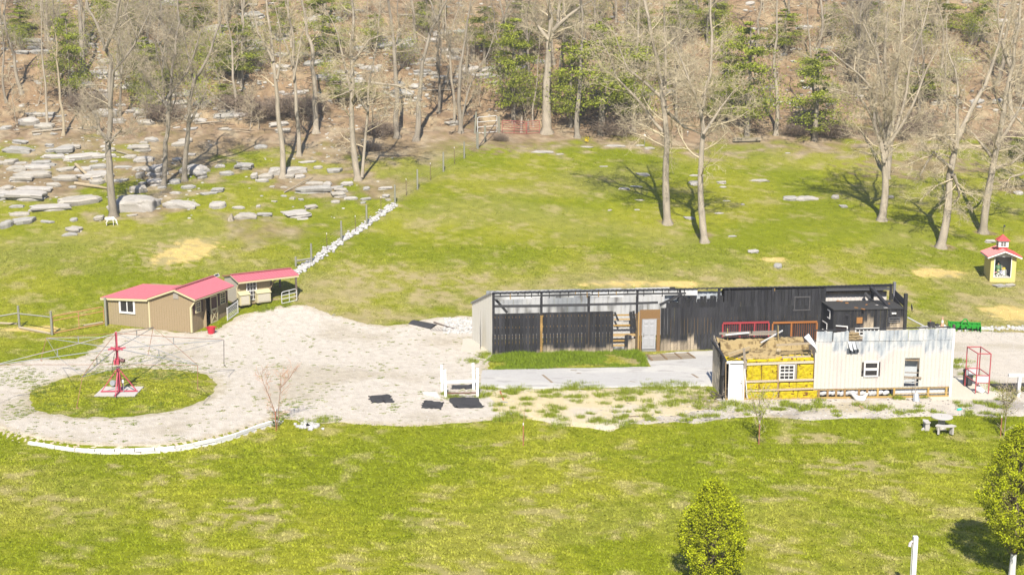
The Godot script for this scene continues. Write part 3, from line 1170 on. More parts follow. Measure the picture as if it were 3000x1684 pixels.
func panel_door(parent: Node, r: Rect2, z: float, m: Material, panels: bool) -> void:
	var s := Shape.new()
	s.span(r.position.x, r.end.x, r.position.y, r.end.y, z, z + 0.045)
	var d := part(parent, "door", s, m)
	if panels:
		var p := Shape.new()
		for q in [[0.12, 0.44, 0.84, 0.94], [0.56, 0.88, 0.84, 0.94], [0.12, 0.44, 0.46, 0.79], [0.56, 0.88, 0.46, 0.79], [0.12, 0.44, 0.08, 0.38], [0.56, 0.88, 0.08, 0.38]]:
			var x0 = r.position.x + r.size.x * q[0]
			var x1 = r.position.x + r.size.x * q[1]
			var y0 = r.position.y + r.size.y * q[2]
			var y1 = r.position.y + r.size.y * q[3]
			p.hexa([Vector3(x0, y0, z + 0.045), Vector3(x1, y0, z + 0.045), Vector3(x1, y0, z + 0.04), Vector3(x0, y0, z + 0.04), Vector3(x0, y1, z + 0.045), Vector3(x1, y1, z + 0.045), Vector3(x1, y1, z + 0.04), Vector3(x0, y1, z + 0.04)])
			p.hexa([Vector3(x0 + 0.03, y0 + 0.03, z + 0.062), Vector3(x1 - 0.03, y0 + 0.03, z + 0.062), Vector3(x1, y0, z + 0.04), Vector3(x0, y0, z + 0.04), Vector3(x0 + 0.03, y1 - 0.03, z + 0.062), Vector3(x1 - 0.03, y1 - 0.03, z + 0.062), Vector3(x1, y1, z + 0.04), Vector3(x0, y1, z + 0.04)])
		part(d, "raised_panels", p, m)
	var k := Shape.new()
	k.col = Color(0.2, 0.17, 0.13)
	var hx: float = (r.end.x - 0.09) if not panels else (r.position.x + 0.09)
	k.rod(Vector3(hx, r.position.y + r.size.y * 0.45, z + 0.04), Vector3(hx, r.position.y + r.size.y * 0.45, z + 0.1), 0.03, 8)
	k.rod(Vector3(hx, r.position.y + r.size.y * 0.52, z + 0.04), Vector3(hx, r.position.y + r.size.y * 0.52, z + 0.07), 0.025, 8)
	part(d, "handle", k, surface("brass", Color(0.5, 0.42, 0.3), 0.4, "", 1.0, 0.0, 0.7))


func build_annex(barn: Node3D, t: Transform3D, rng: RandomNumberGenerator, char_mix: Callable, wood: Material, tin: Material) -> void:
	var Z := 2.5
	var u0: float = on_wall(t, 2446, 905, Z).x
	var u1: float = on_wall(t, 2650, 905, Z).x
	var h: float = on_wall(t, 2540, 906, Z).y
	var s := Shape.new()
	# front boards
	var low := scaled_table(t, [2446, 995, 2486, 995, 2490, 962, 2506, 968, 2528, 960, 2536, 945, 2542, 930, 2550, 928, 2557, 936, 2562, 966, 2590, 985, 2602, 965, 2612, 948, 2640, 938, 2650, 934], Z)
	var n := int((u1 - u0) / 0.21)
	for k in n:
		var a := lerpf(u0, u1, float(k) / n) + 0.006
		var b := lerpf(u0, u1, float(k + 1) / n) - 0.006
		var l := table_at(low, (a + b) / 2)
		var tone := rng.randf_range(0.8, 1.5)
		part(barn, "plank", plank_shape(a, b, 0.0, h, Z - 0.03 + rng.randf() * 0.012, 0.025, func(uu, vv): return char_mix.call(uu, vv, l) * tone, 0.01, rng), wood)
	# side boards
	for side in [0, 1]:
		for k in 11:
			s = Shape.new()
			s.col = CHAR * rng.randf_range(0.7, 1.6)
			var z0 := Z - 0.05 - k * 0.222
			var ux := u0 if side == 0 else u1
			s.span(ux - 0.012, ux + 0.012, 0.0, h - 0.02, z0 - 0.212, z0)
			part(barn, "side_plank", s, wood)
	# flat roof deck, sagging a little
	s = Shape.new()
	s.col = Color(0.058, 0.056, 0.056)
	s.hexa([Vector3(u0 - 0.08, h - 0.02, Z + 0.08), Vector3(u1 + 0.08, h - 0.02, Z + 0.08), Vector3(u1 + 0.05, h - 0.02, 0.05), Vector3(u0 - 0.05, h - 0.02, 0.05), Vector3(u0 - 0.08, h + 0.05, Z + 0.08), Vector3(u1 + 0.08, h + 0.03, Z + 0.08), Vector3(u1 + 0.05, h + 0.05, 0.05), Vector3(u0 - 0.05, h + 0.06, 0.05)])
	part(barn, "roof_deck", s, surface("roof_felt", Color.WHITE, 0.95, "soil", 0.5, 0.4))
	for q in [[2456, 882], [2482, 888], [2510, 902], [2540, 893], [2596, 902], [2530, 906], [2570, 894], [2466, 883], [2606, 890]]:
		s = Shape.new()
		s.col = Color(0.45, 0.2, 0.06) if rng.randf() < 0.6 else Color(0.4, 0.38, 0.35)
		var p := deck_point(t, q[0], q[1], h + 0.05)
		s.box(p + Vector3(0, 0.02, 0), Vector3(rng.randf_range(0.1, 0.3), 0.03, rng.randf_range(0.08, 0.2)), Basis(Vector3.UP, rng.randf() * 3.0))
		part(barn, "debris_chip", s, wood)
	# charred beams fallen across the deck
	for q in [[2552, 840, 0.0, 2613, 908, 2.45, 0.2], [2549, 881, 0.5, 2481, 926, 2.62, 0.16], [2554, 876, 0.2, 2598, 901, 2.2, 0.07], [2491, 891, 1.0, 2497, 900, 1.7, 0.05], [2557, 892, 1.1, 2566, 900, 1.8, 0.06], [2535, 858, -0.1, 2550, 876, 0.2, 0.18], [2610, 905, 2.5, 2611, 925, 2.62, 0.09]]:
		s = Shape.new()
		s.col = CHAR * rng.randf_range(0.8, 2.2)
		var a := on_wall(t, q[0], q[1], q[2])
		var b := on_wall(t, q[3], q[4], q[5])
		s.bar(Vector3(a.x, a.y, q[2]), Vector3(b.x, b.y, q[5]), q[6], q[6] * 0.8)
		part(barn, "fallen_beam", s, wood)
	# top rails above the opening and the sheet behind
	for q in [[2415, 842, 2608, 838, 0.12, 1.9], [2415, 849, 2608, 846, 0.16, 2.6]]:
		s = Shape.new()
		s.col = CHAR * q[5]
		var a := on_wall(t, q[0], q[1])
		var b := on_wall(t, q[2], q[3])
		s.bar(Vector3(a.x, a.y, 0.0), Vector3(b.x, b.y, 0.0), 0.06, q[4])
		part(barn, "top_rail", s, wood)
	var r := patch(t, 2418, 850, 2600, 882, -0.5)
	part(barn, "scorched_sheet", ribbed(r.position.x, r.end.x, r.position.y - 0.3, r.end.y - 0.05, -0.5, 0.3, 0.03, func(uu, vv): return Color(0.62, 0.58, 0.54).lerp(Color(0.35, 0.42, 0.55), smooth(0.0, 0.12, vv - r.position.y - 0.3 - 0.3 * absf(sin((uu - r.position.x) * 0.75)))).lerp(Color(0.33, 0.22, 0.12), smooth(0.3, 0.42, vv - r.position.y - 0.05))), tin)
	# rusty hatch, white-framed window, bars, lamp and hole
	r = patch(t, 2510, 929, 2528, 947, Z)
	s = Shape.new()
	s.span(r.position.x, r.end.x, r.position.y, r.end.y, Z, Z + 0.05)
	part(barn, "hatch", s, surface("rust_panel", Color(0.40, 0.20, 0.07), 0.9, "soil", 0.3))
	var white := surface("trim_white", Color(0.74, 0.73, 0.70), 0.65, "fine", 0.6)
	window_on(barn, "window", patch(t, 2505, 959, 2577, 984, Z), Z, 6, 2, white, glass_dark(), 0.07, 0.04)
	r = patch(t, 2604, 930, 2637, 943, Z)
	s = Shape.new()
	s.col = Color(0.2, 0.2, 0.21)
	for k in 3:
		s.rod(Vector3(r.position.x, lerpf(r.position.y, r.end.y, k / 2.0), Z + 0.08), Vector3(r.end.x, lerpf(r.position.y, r.end.y, k / 2.0), Z + 0.08), 0.02)
	for k in 2:
		s.rod(Vector3(lerpf(r.position.x, r.end.x, k), r.position.y, Z + 0.08), Vector3(lerpf(r.position.x, r.end.x, k), r.end.y, Z + 0.08), 0.02)
	part(barn, "hay_rack", s, wood)
	r = patch(t, 2613, 915, 2626, 919.5, Z)
	s = Shape.new()
	for k in 2:
		s.span(r.position.x + r.size.x * 0.53 * k, r.position.x + r.size.x * (0.47 + 0.53 * k), r.position.y, r.end.y, Z, Z + 0.1)
	part(barn, "lamp", s, white)
	r = patch(t, 2450, 955, 2483, 975, Z)
	s = Shape.new()
	s.col = Color(0.02, 0.012, 0.012)
	s.span(r.position.x, r.end.x, r.position.y, r.end.y, Z, Z + 0.02)
	var hole := part(barn, "hatch_opening", s, wood)
	s = Shape.new()
	s.bar(Vector3(r.position.x - 0.03, r.end.y + 0.05, Z + 0.03), Vector3(r.end.x + 0.03, r.end.y - 0.03, Z + 0.03), 0.05, 0.06)
	s.span(r.end.x - 0.02, r.end.x + 0.04, r.position.y, r.end.y, Z + 0.005, Z + 0.05)
	part(hole, "frame", s, white)
	# little windows in the left side of the annex
	for q in [[0.7, 1.2, h - 0.75, h - 0.2], [1.2, 2.1, h - 1.75, h - 1.15]]:
		s = Shape.new()
		s.span(u0 - 0.05, u0 - 0.013, q[2], q[3], Z - q[0] - 0.05, Z - q[0])
		s.span(u0 - 0.05, u0 - 0.013, q[2], q[2] + 0.05, Z - q[1], Z - q[0] - 0.05)
		s.span(u0 - 0.05, u0 - 0.013, q[3] - 0.05, q[3], Z - q[1], Z - q[0] - 0.05)
		part(barn, "side_window", s, white)
	# posts left standing at the right corner, loose sheets and rods
	for q in [[2657, 860, 2.5, 0.2, 1.2], [2624, 826, 0.1, 0.16, 5.5]]:
		s = Shape.new()
		s.col = CHAR * q[4]
		var p := on_wall(t, q[0], q[1], q[2])
		s.box(Vector3(p.x, p.y / 2, q[2]), Vector3(q[3], p.y, q[3]), Basis(Vector3.BACK, 0.015))
		part(barn, "corner_post", s, wood)
	for q in [[2612, 858, 0.0, 2652, 892, 2.2, 0.5], [2605, 866, -0.3, 2640, 905, 2.0, 0.35], [2663, 895, 2.55, 2670, 907, 2.9, 0.3]]:
		s = Shape.new()
		s.col = Color(0.05, 0.05, 0.055)
		var a := on_wall(t, q[0], q[1], q[2])
		var b := on_wall(t, q[3], q[4], q[5])
		s.bar(Vector3(a.x + 0.2, a.y, q[2]), Vector3(b.x + 0.1, b.y, q[5]), 0.03, q[6])
		part(barn, "torn_sheet", s, tin)
	s = Shape.new()
	s.col = Color(0.45, 0.45, 0.45)
	var a := on_wall(t, 2661, 930, 2.6)
	var b := on_wall(t, 2712, 957, 3.6)
	s.rod(Vector3(a.x, a.y, 2.6), Vector3(b.x, b.y, 3.6), 0.045)
	part(barn, "leaning_pipe", s, tin)


func deck_point(t: Transform3D, px: float, py: float, y: float) -> Vector3:
	var inv := t.affine_inverse()
	var o := inv * EYE
	var d := inv.basis * sight(px, py)
	return o + d * ((y - o.y) / d.y)


func foam_shape(r: Rect2, z: float, seed_at: float) -> Shape:
	var s := Shape.new()
	var nx := maxi(2, int(r.size.x / 0.07))
	var ny := maxi(2, int(r.size.y / 0.07))
	var grid := []
	for y in ny + 1:
		for x in nx + 1:
			var u := r.position.x + r.size.x * x / nx
			var v := r.position.y + r.size.y * y / ny
			var lump := 0.05 + 0.045 * n_fine.get_noise_2d(u * 4.0 + seed_at, v * 4.0) + 0.02 * n_fine.get_noise_2d(u * 12.0, v * 12.0)
			if x == 0 or y == 0 or x == nx or y == ny:
				lump = 0.0
			grid.append(Vector3(u, v, z + lump))
	for y in ny:
		for x in nx:
			var a := y * (nx + 1) + x
			var k := n_fine.get_noise_2d(grid[a].x * 5.0 + 7.0, grid[a].y * 5.0)
			var c := Color(0.52, 0.415, 0.012).lerp(Color(0.42, 0.31, 0.012), smooth(-0.1, 0.4, k))
			if n_fine.get_noise_2d(grid[a].x * 2.2 + 31.0, grid[a].y * 3.5 + seed_at) > 0.53:
				c = Color(0.16, 0.07, 0.02)
			s.col = c
			s.quad(grid[a], grid[a + 1], grid[a + nx + 2], grid[a + nx + 1])
	return s


func build_burnt_office() -> void:
	var rng := RandomNumberGenerator.new()
	rng.seed = 77
	var fr := wall_frame(2125, 1172, 2780, 1164)
	var t: Transform3D = fr[0]
	var o := thing("burnt_building", "half-stripped building with yellow foam wall, white door and cream metal siding", "building")
	rest(o, t)
	var wood := surface("charred_wood", Color.WHITE)
	var tin := surface("cream_siding", Color.WHITE, 0.5, "fine", 1.3)
	var white := surface("trim_white", Color.WHITE)
	var lumber := surface("lumber", Color.WHITE, 0.85, "streak", 0.5, 0.15)
	var foam := surface("foam", Color.WHITE, 0.95, "fine", 0.4, 0.3)
	var fluff := surface("fluff", Color.WHITE, 1.0, "grain", 0.35, 0.8)
	var ux := func(px: float): return on_wall(t, px, 1120).x
	var L: float = ux.call(2784.0)
	var uf: float = ux.call(2385.0)
	var back := -3.3
	var board := func(called: String, x0: float, y0: float, x1: float, y1: float, hgt: float, z: float, c: Color, z1 := 99.0, w := 0.05) -> void:
		var s := Shape.new()
		s.col = c
		var ze := z if z1 > 90.0 else z1
		var a := on_wall(t, x0, y0, z)
		var b := on_wall(t, x1, y1, ze)
		s.bar(Vector3(a.x, a.y, z), Vector3(b.x, b.y, ze), w, hgt)
		part(o, called, s, lumber)
	var s := Shape.new()
	s.col = Color(0.40, 0.37, 0.32)
	s.span(-0.1, L + 0.05, -0.3, 0.06, back - 0.1, 0.02)
	part(o, "foundation", s, surface("concrete", Color.WHITE))
	# sills and studs along the bottom
	board.call("sill", 2125, 1170, 2784, 1160, 0.12, 0.03, Color(0.50, 0.33, 0.11))
	board.call("sill", 2384, 1142, 2784, 1134, 0.07, -0.02, Color(0.50, 0.36, 0.18))
	board.call("sill", 2620, 1154, 2784, 1150, 0.05, 0.0, Color(0.50, 0.36, 0.18))
	for q in [2400, 2426, 2451, 2476, 2518, 2542, 2573, 2621, 2721, 2774]:
		var r := patch(t, q - 3.5, 1138, q + 3.5, 1162)
		s = Shape.new()
		s.col = Color(0.54, 0.36, 0.11) if q > 2560 else Color(0.34, 0.21, 0.09)
		s.span(r.position.x, r.end.x, 0.08, 0.62, -0.08, 0.02)
		part(o, "stud", s, lumber)
	var rr := patch(t, 2620, 1134, 2780, 1160)
	part(o, "skirting_sheet", ribbed(rr.position.x, rr.end.x, 0.08, 0.62, -0.14, 0.25, 0.02, func(_u, v): return Color(0.62, 0.64, 0.66) * (0.8 + 0.2 * sin(v * 30.0))), tin)
	s = Shape.new()
	s.col = Color(0.07, 0.045, 0.03)
	s.span(ux.call(2386.0), ux.call(2620.0), 0.06, 0.6, -0.4, -0.35)
	part(o, "back_board", s, lumber)
	for k in 15:
		s = Shape.new()
		var cx: float = ux.call(2400.0 + k * 14.0 + rng.randf() * 6.0)
		s.col = Color(0.66, 0.65, 0.64) * rng.randf_range(0.75, 1.05)
		body([[Vector3(cx - 0.08, 0.2 + rng.randf() * 0.1, -0.16), Vector3(cx + 0.1, 0.26 + rng.randf() * 0.12, -0.14), 0.13, 0.11], [Vector3(cx, 0.35, -0.16), Vector3(cx + 0.04, 0.46, -0.16), 0.08, 0.05]], 0.05, 0.06, s)
		part(o, "stuffing", s, fluff)
	# yellow foam between the boards
	for q in [[2188, 1067, 2232, 1116], [2232, 1067, 2278, 1116], [2336, 1066, 2385, 1114], [2186, 1120, 2230, 1142], [2230, 1120, 2280, 1142], [2284, 1120, 2334, 1141], [2334, 1119, 2385, 1139], [2188, 1146, 2232, 1170], [2232, 1146, 2280, 1170], [2284, 1144, 2338, 1170], [2338, 1144, 2396, 1169], [2190, 1052, 2250, 1063], [2250, 1050, 2310, 1062], [2310, 1048, 2385, 1061]]:
		part(o, "foam_panel", foam_shape(patch(t, q[0], q[1], q[2], q[3]), 0.0, q[0] * 0.37), foam)
	s = Shape.new()
	s.col = Color(0.13, 0.06, 0.02)
	s.span(ux.call(2186.0), uf, 0.1, 2.35, -0.08, -0.02)
	part(o, "back_board", s, lumber)
	board.call("batten", 2188, 1067, 2385, 1060, 0.13, 0.07, Color(0.62, 0.55, 0.43))
	board.call("batten", 2185, 1118, 2385, 1112, 0.12, 0.07, Color(0.58, 0.48, 0.36))
	board.call("batten", 2187, 1145, 2385, 1138, 0.11, 0.07, Color(0.56, 0.44, 0.30))
	board.call("stud", 2280, 1066, 2280, 1150, 0.1, 0.05, Color(0.52, 0.35, 0.16))
	s = Shape.new()
	s.col = Color(0.36, 0.33, 0.28)
	var r := patch(t, 2278, 1064, 2335, 1116)
	for q in [[r.position.x, r.position.x + 0.08, r.position.y, r.end.y], [r.end.x - 0.13, r.end.x, r.position.y, r.end.y], [r.position.x + 0.08, r.end.x - 0.13, r.position.y, r.position.y + 0.1]]:
		s.span(q[0], q[1], q[2], q[3], 0.02, 0.075)
	part(o, "window_casing", s, lumber)
	window_on(o, "window", patch(t, 2282, 1067, 2328, 1112), 0.06, 3, 4, white, glass_dark(), 0.06, 0.035, 2)
	# white door in its frame
	r = patch(t, 2128, 1057, 2186, 1170)
	s = Shape.new()
	s.col = Color(1, 0.99, 0.97)
	s.span(r.position.x - 0.05, r.end.x + 0.02, r.end.y - 0.13, r.end.y, -0.02, 0.09)
	s.span(r.position.x + 0.09, r.position.x + 0.16, 0.1, r.end.y - 0.13, -0.02, 0.07)
	s.span(r.end.x - 0.13, r.end.x - 0.06, 0.1, r.end.y - 0.13, -0.02, 0.07)
	s.span(r.position.x + 0.09, r.end.x - 0.06, 0.03, 0.1, -0.02, 0.08)
	part(o, "door_frame", s, white)
	r = patch(t, 2133, 1067, 2178, 1166)
	panel_door(o, r, 0.0, white, false)
	board.call("stud", 2127, 1060, 2126, 1172, 0.12, 0.0, Color(0.36, 0.26, 0.15))
	board.call("stud", 2182, 1070, 2182, 1170, 0.06, 0.03, Color(0.52, 0.36, 0.18))
	board.call("loose_trim", 2183, 1080, 2190, 1168, 0.05, 0.12, Color(0.8, 0.79, 0.76))
	board.call("loose_post", 2180, 1020, 2185, 1082, 0.14, 0.1, Color(0.33, 0.28, 0.22))
	# charred gable boards on the left, leaning low to the front
	for k in 15:
		s = Shape.new()
		var f := k / 15.0
		var z0 := -0.02 - f * 3.2
		var hgt := lerpf(2.35, 3.0, f) + rng.randf_range(-0.12, 0.1)
		var burnt := smooth(0.55, 0.12, f + rng.randf_range(-0.2, 0.2))
		var rows := 6
		for q in rows:
			var bb := clampf(burnt + smooth(0.6, 0.95, q / 6.0) * 0.7 + rng.randf_range(-0.15, 0.15), 0.0, 1.0)
			s.col = Color(0.72, 0.62, 0.48).lerp(CHAR * 0.6, bb)
			s.span(-0.15 - 0.02 * rng.randf(), -0.1, hgt * q / rows, hgt * (q + 1) / rows, z0 - 0.2, z0)
		part(o, "gable_plank", s, wood)
	for q in [[2120, 1045, 0.0, 2088, 1000, -3.2, 0.14], [2128, 1060, 0.05, 2100, 1010, -2.6, 0.16], [2122, 1052, 0.0, 2118, 1100, 0.0, 0.15], [2114, 1040, -1.0, 2120, 1120, -0.3, 0.12]]:
		board.call("charred_rafter", q[0], q[1], q[3], q[4], q[6], q[2], CHAR * rng.randf_range(0.6, 1.4), q[5], 0.1)
	s = Shape.new()
	for k in 22:
		s.col = Color(0.10, 0.085, 0.07).lerp(Color(0.3, 0.24, 0.17), rng.randf() * rng.randf())
		var p := Vector3(-0.7 + rng.randf() * 0.75, 0.06 + rng.randf() * 0.25, rng.randf_range(-0.7, 0.35))
		s.bar(p, p + Vector3(rng.randf_range(-0.5, 0.5), rng.randf_range(-0.1, 0.3), rng.randf_range(-0.4, 0.4)), 0.05, 0.03)
	part(o, "charred_heap", s, wood)
	# collapsed ceiling: lumpy brown insulation rising to the back
	s = Shape.new()
	var nx := 84
	var nz := 34
	var grid := PackedVector3Array()
	for z in nz + 1:
		for x in nx + 1:
			var f := float(z) / nz
			var u := lerpf(0.0, uf + 0.05, float(x) / nx)
			var zz := lerpf(-0.06, back + 0.2, f)
			var y := lerpf(2.3, 2.86, smooth(0.0, 1.0, f)) + 0.13 * n_mid.get_noise_2d(u * 3.0, zz * 5.0) + 0.06 * n_fine.get_noise_2d(u * 4.0, zz * 4.0)
			y += 0.09 * sin(zz * 5.2 + 1.2 * sin(u * 1.1)) + 0.22 * smooth(0.1, 0.0, absf(f - 0.62 - 0.09 * sin(u * 0.9)))
			grid.append(Vector3(u, y, zz))
	for z in nz:
		for x in nx:
			var a := z * (nx + 1) + x
			var k := n_fine.get_noise_2d(grid[a].x * 3.0, grid[a].z * 6.0)
			s.col = Color(0.42, 0.315, 0.15).lerp(Color(0.20, 0.14, 0.065), smooth(-0.05, 0.4, k + 0.35 * n_mid.get_noise_2d(grid[a].x * 2.0, grid[a].z * 7.0)))
			if z < 7 and n_mid.get_noise_2d(grid[a].x * 4.0, grid[a].z * 6.0) > 0.0:
				s.col = Color(0.60, 0.44, 0.02)
			s.quad(grid[a], grid[a + 1], grid[a + nx + 2], grid[a + nx + 1])
	part(o, "insulation", s, fluff)
	# back wall, beams and loose lumber over the insulation
	for k in 26:
		s = Shape.new()
		var w := L / 26.0
		s.col = CHAR.lerp(Color(0.3, 0.24, 0.18), rng.randf() * 0.5)
		s.span(k * w, (k + 1) * w - 0.012, 0.0, 2.9 if k * w < uf else 2.7, back - 0.03, back)
		part(o, "back_plank", s, wood)
	board.call("beam", 2108, 977, 2276, 971, 0.13, back + 0.1, Color(0.30, 0.26, 0.22))
	board.call("beam", 2118, 982, 2276, 978, 0.1, back + 0.3, Color(0.36, 0.31, 0.25))
	board.call("bent_strip", 2126, 981, 2196, 974, 0.09, back + 0.45, Color(0.72, 0.72, 0.72))
	board.call("bent_strip", 2230, 1004, 2294, 968, 0.07, -1.6, Color(0.70, 0.70, 0.69), -2.6)
	board.call("post", 2132, 962, 2132, 1042, 0.14, back + 0.15, Color(0.40, 0.29, 0.12))
	board.call("post", 2203, 957, 2203, 982, 0.13, back + 0.12, CHAR)
	board.call("post", 2280, 953, 2281, 1046, 0.16, -1.9, Color(0.40, 0.30, 0.13))
	board.call("loose_board", 2133, 1038, 2197, 1017, 0.1, -0.2, Color(0.5, 0.40, 0.25), -1.0)
	board.call("loose_board", 2136, 1045, 2197, 1022, 0.1, -0.15, Color(0.48, 0.36, 0.2), -0.9)
	board.call("loose_board", 2275, 1011, 2384, 1005, 0.12, -0.9, Color(0.44, 0.35, 0.24))
	board.call("loose_board", 2276, 1025, 2288, 1025, 0.16, -0.7, Color(0.55, 0.45, 0.3))
	board.call("loose_board", 2292, 1047, 2376, 1043, 0.1, -0.1, Color(0.52, 0.44, 0.32))
	board.call("loose_board", 2290, 1033, 2380, 1028, 0.1, -0.6, Color(0.34, 0.26, 0.13))
	board.call("loose_board", 2188, 1052, 2206, 1051, 0.16, -0.05, Color(0.56, 0.45, 0.24))
	for q in [2312, 2331, 2351, 2370]:
		board.call("rung", q, 1030, q, 1042, 0.05, -0.35, Color(0.34, 0.25, 0.13))
	# cream siding with a zinc-burnt top, one sheet after another
	var w_hole := patch(t, 2531, 1060, 2574, 1102)
	var d_hole := patch(t, 2653, 1048, 2694, 1131)
	var line := scaled_table(t, [2385, 1004, 2436, 1006, 2440, 1030, 2476, 1032, 2480, 1034, 2516, 1034, 2524, 1044, 2532, 1034, 2566, 1028, 2580, 1048, 2592, 1050, 2598, 1034, 2620, 1022, 2706, 1016, 2712, 1040, 2722, 1048, 2730, 1032, 2784, 1032])
	var skin := func(u: float, v: float) -> Color:
		var e := table_at(line, u) + 0.04 * n_fine.get_noise_2d(u * 6.0, v * 3.0)
		var a := n_fine.get_noise_2d(u * 5.0, v * 0.9)
		var c := Color(0.585, 0.565, 0.505)
		if n_mid.get_noise_2d(u * 3.0 + 9.0, v * 1.3) > 0.34:
			c = Color(0.585, 0.52, 0.48)
		var zinc := Color(0.40, 0.43, 0.46).lerp(Color(0.58, 0.58, 0.57), smooth(-0.1, 0.35, a)).lerp(Color(0.26, 0.29, 0.33), smooth(0.15, 0.5, -a))
		var rim := Color(0.62, 0.57, 0.545)
		var d := v - e
		if d < -0.14:
			return c
		if d < 0.0:
			return c.lerp(rim, smooth(-0.14, -0.04, d))
		return rim.lerp(zinc, smooth(0.0, 0.14, d))
	var topv := scaled_table(t, [2385, 970, 2580, 967, 2786, 960])
	var seam := scaled_table(t, [2385, 1001, 2786, 996])
	var x := uf
	var k := 0
	while x < L - 0.05:
		var w := minf(0.91, L - x)
		var b := on_wall(t, 2385, 1139).y
		b = lerpf(b, on_wall(t, 2784, 1131).y, (x - uf) / (L - uf))
		part(o, "siding_sheet", ribbed(x + 0.002, x + w - 0.002, b, table_at(seam, x), 0.03, 0.228, 0.025, skin, [w_hole, d_hole]), tin)
		x += 0.91
	for q in [[2387, 2433], [2436, 2481], [2521, 2570], [2571, 2612], [2613, 2654], [2655, 2698], [2699, 2740], [2741, 2785]]:
		var a: float = ux.call(float(q[0]))
		var e: float = ux.call(float(q[1]))
		var tilt := rng.randf_range(-0.02, 0.02)
		part(o, "cap_sheet", ribbed(a, e, table_at(seam, a) + 0.015, table_at(topv, a) - 0.02, 0.05 + tilt, 0.228, 0.02, skin, [], [a, table_at(topv, a) - rng.randf() * 0.05 - (0.1 if q[0] == 2436 else 0.0), e, table_at(topv, e) - rng.randf() * 0.05]), tin)
	# curled sheet hanging from the gap, with the brown stuffing behind it
	s = Shape.new()
	var ga := on_wall(t, 2484, 1000)
	var gb := on_wall(t, 2517, 999)
	for q in 3:
		s.col = Color(0.50, 0.52, 0.54) * (1.0 - 0.12 * q)
		var x0 := lerpf(ga.x, gb.x, q / 3.0)
		var x1 := lerpf(ga.x, gb.x, (q + 1) / 3.0) - 0.02
		var y := ga.y
		s.quad(Vector3(x0 + 0.1, y - 0.42, 0.30), Vector3(x1 + 0.05, y - 0.5 + 0.1 * q, 0.36), Vector3(x1, y + 0.02, 0.09), Vector3(x0, y + 0.02, 0.07))
	part(o, "curled_sheet", s, tin)
	s = Shape.new()
	s.col = Color(0.10, 0.11, 0.13)
	s.span(ga.x - 0.02, gb.x - 0.02, ga.y - 0.72, ga.y - 0.4, 0.058, 0.064)
	part(o, "scorch_hole", s, tin)
	for q in [[2483, 978], [2486, 986], [2484, 994]]:
		s = Shape.new()
		var p0 := on_wall(t, q[0], q[1], -0.1)
		var p1 := on_wall(t, q[0] + 33, q[1] - 1, -0.1)
		s.col = Color(0.36, 0.27, 0.15)
		body([[Vector3(p0.x, p0.y, -0.1), Vector3(p1.x, p1.y, -0.14), 0.09, 0.08], [Vector3(lerpf(p0.x, p1.x, 0.4), p0.y + 0.03, -0.05), Vector3(lerpf(p0.x, p1.x, 0.7), p0.y, -0.05), 0.1, 0.07]], 0.05, 0.05, s)
		part(o, "insulation_roll", s, fluff)
	window_on(o, "window", patch(t, 2530, 1058, 2575, 1103), 0.04, 1, 2, white, glass_dark(), 0.08, 0.07, 1)
	# opening where a window was, with broken boards
	s = Shape.new()
	s.col = Color(0.52, 0.55, 0.57)
	s.span(d_hole.position.x - 0.1, d_hole.end.x + 0.1, 0.7, d_hole.end.y + 0.1, -0.5, -0.46)
	part(o, "inner_panel", s, tin)
	board.call("broken_board", 2651, 1104, 2701, 1107, 0.1, 0.1, Color(0.36, 0.28, 0.2))
	board.call("broken_board", 2651, 1110, 2700, 1108, 0.06, 0.08, Color(0.5, 0.45, 0.38))
	board.call("broken_board", 2653, 1091, 2693, 1092, 0.05, -0.1, Color(0.32, 0.25, 0.18))
	board.call("broken_board", 2653, 1054, 2694, 1055, 0.08, -0.06, Color(0.36, 0.27, 0.17))
	board.call("broken_board", 2654, 1120, 2692, 1119, 0.05, -0.08, Color(0.42, 0.40, 0.37))
	# the torn sheet at the joint and the right end
	s = Shape.new()
	s.col = Color(0.66, 0.69, 0.72)
	var q0 := on_wall(t, 2357, 988, 0.3)
	var q1 := on_wall(t, 2370, 977, 0.1)
	var q2 := on_wall(t, 2388, 1004, 0.15)
	var q3 := on_wall(t, 2397, 1026, 0.25)
	var q4 := on_wall(t, 2372, 1003, 0.4)
	s.quad(Vector3(q0.x, q0.y, 0.3), Vector3(q4.x, q4.y, 0.4), Vector3(q2.x, q2.y, 0.15), Vector3(q1.x, q1.y, 0.1))
	s.tri(Vector3(q4.x, q4.y, 0.4), Vector3(q3.x, q3.y, 0.25), Vector3(q2.x, q2.y, 0.15))
	part(o, "torn_sheet", s, tin)
	s = Shape.new()
	s.col = Color(0.84, 0.83, 0.81)
	var hr := table_at(topv, L) - 0.05
	s.hexa([Vector3(L - 0.02, 0.05, 0.09), Vector3(L + 0.1, 0.05, 0.09), Vector3(L + 0.1, 0.05, back), Vector3(L - 0.02, 0.05, back), Vector3(L - 0.02, hr, 0.09), Vector3(L + 0.1, hr, 0.09), Vector3(L + 0.1, 2.5, back), Vector3(L - 0.02, 2.5, back)])
	part(o, "end_wall", s, tin)
	s = Shape.new()
	s.col = Color(0.12, 0.08, 0.09)
	s.span(L + 0.02, L + 0.13, 2.3, table_at(topv, L) + 0.16, -0.2, -0.02)
	part(o, "scorched_corner", s, tin)
	s = Shape.new()
	s.col = Color(0.045, 0.045, 0.05)
	var e0 := on_wall(t, 2388, 968)
	var e1 := on_wall(t, 2786, 958)
	s.bar(Vector3(e0.x, e0.y, -0.02), Vector3(e1.x, e1.y, -0.02), 0.1, 0.05)
	part(o, "burnt_edge", s, wood)


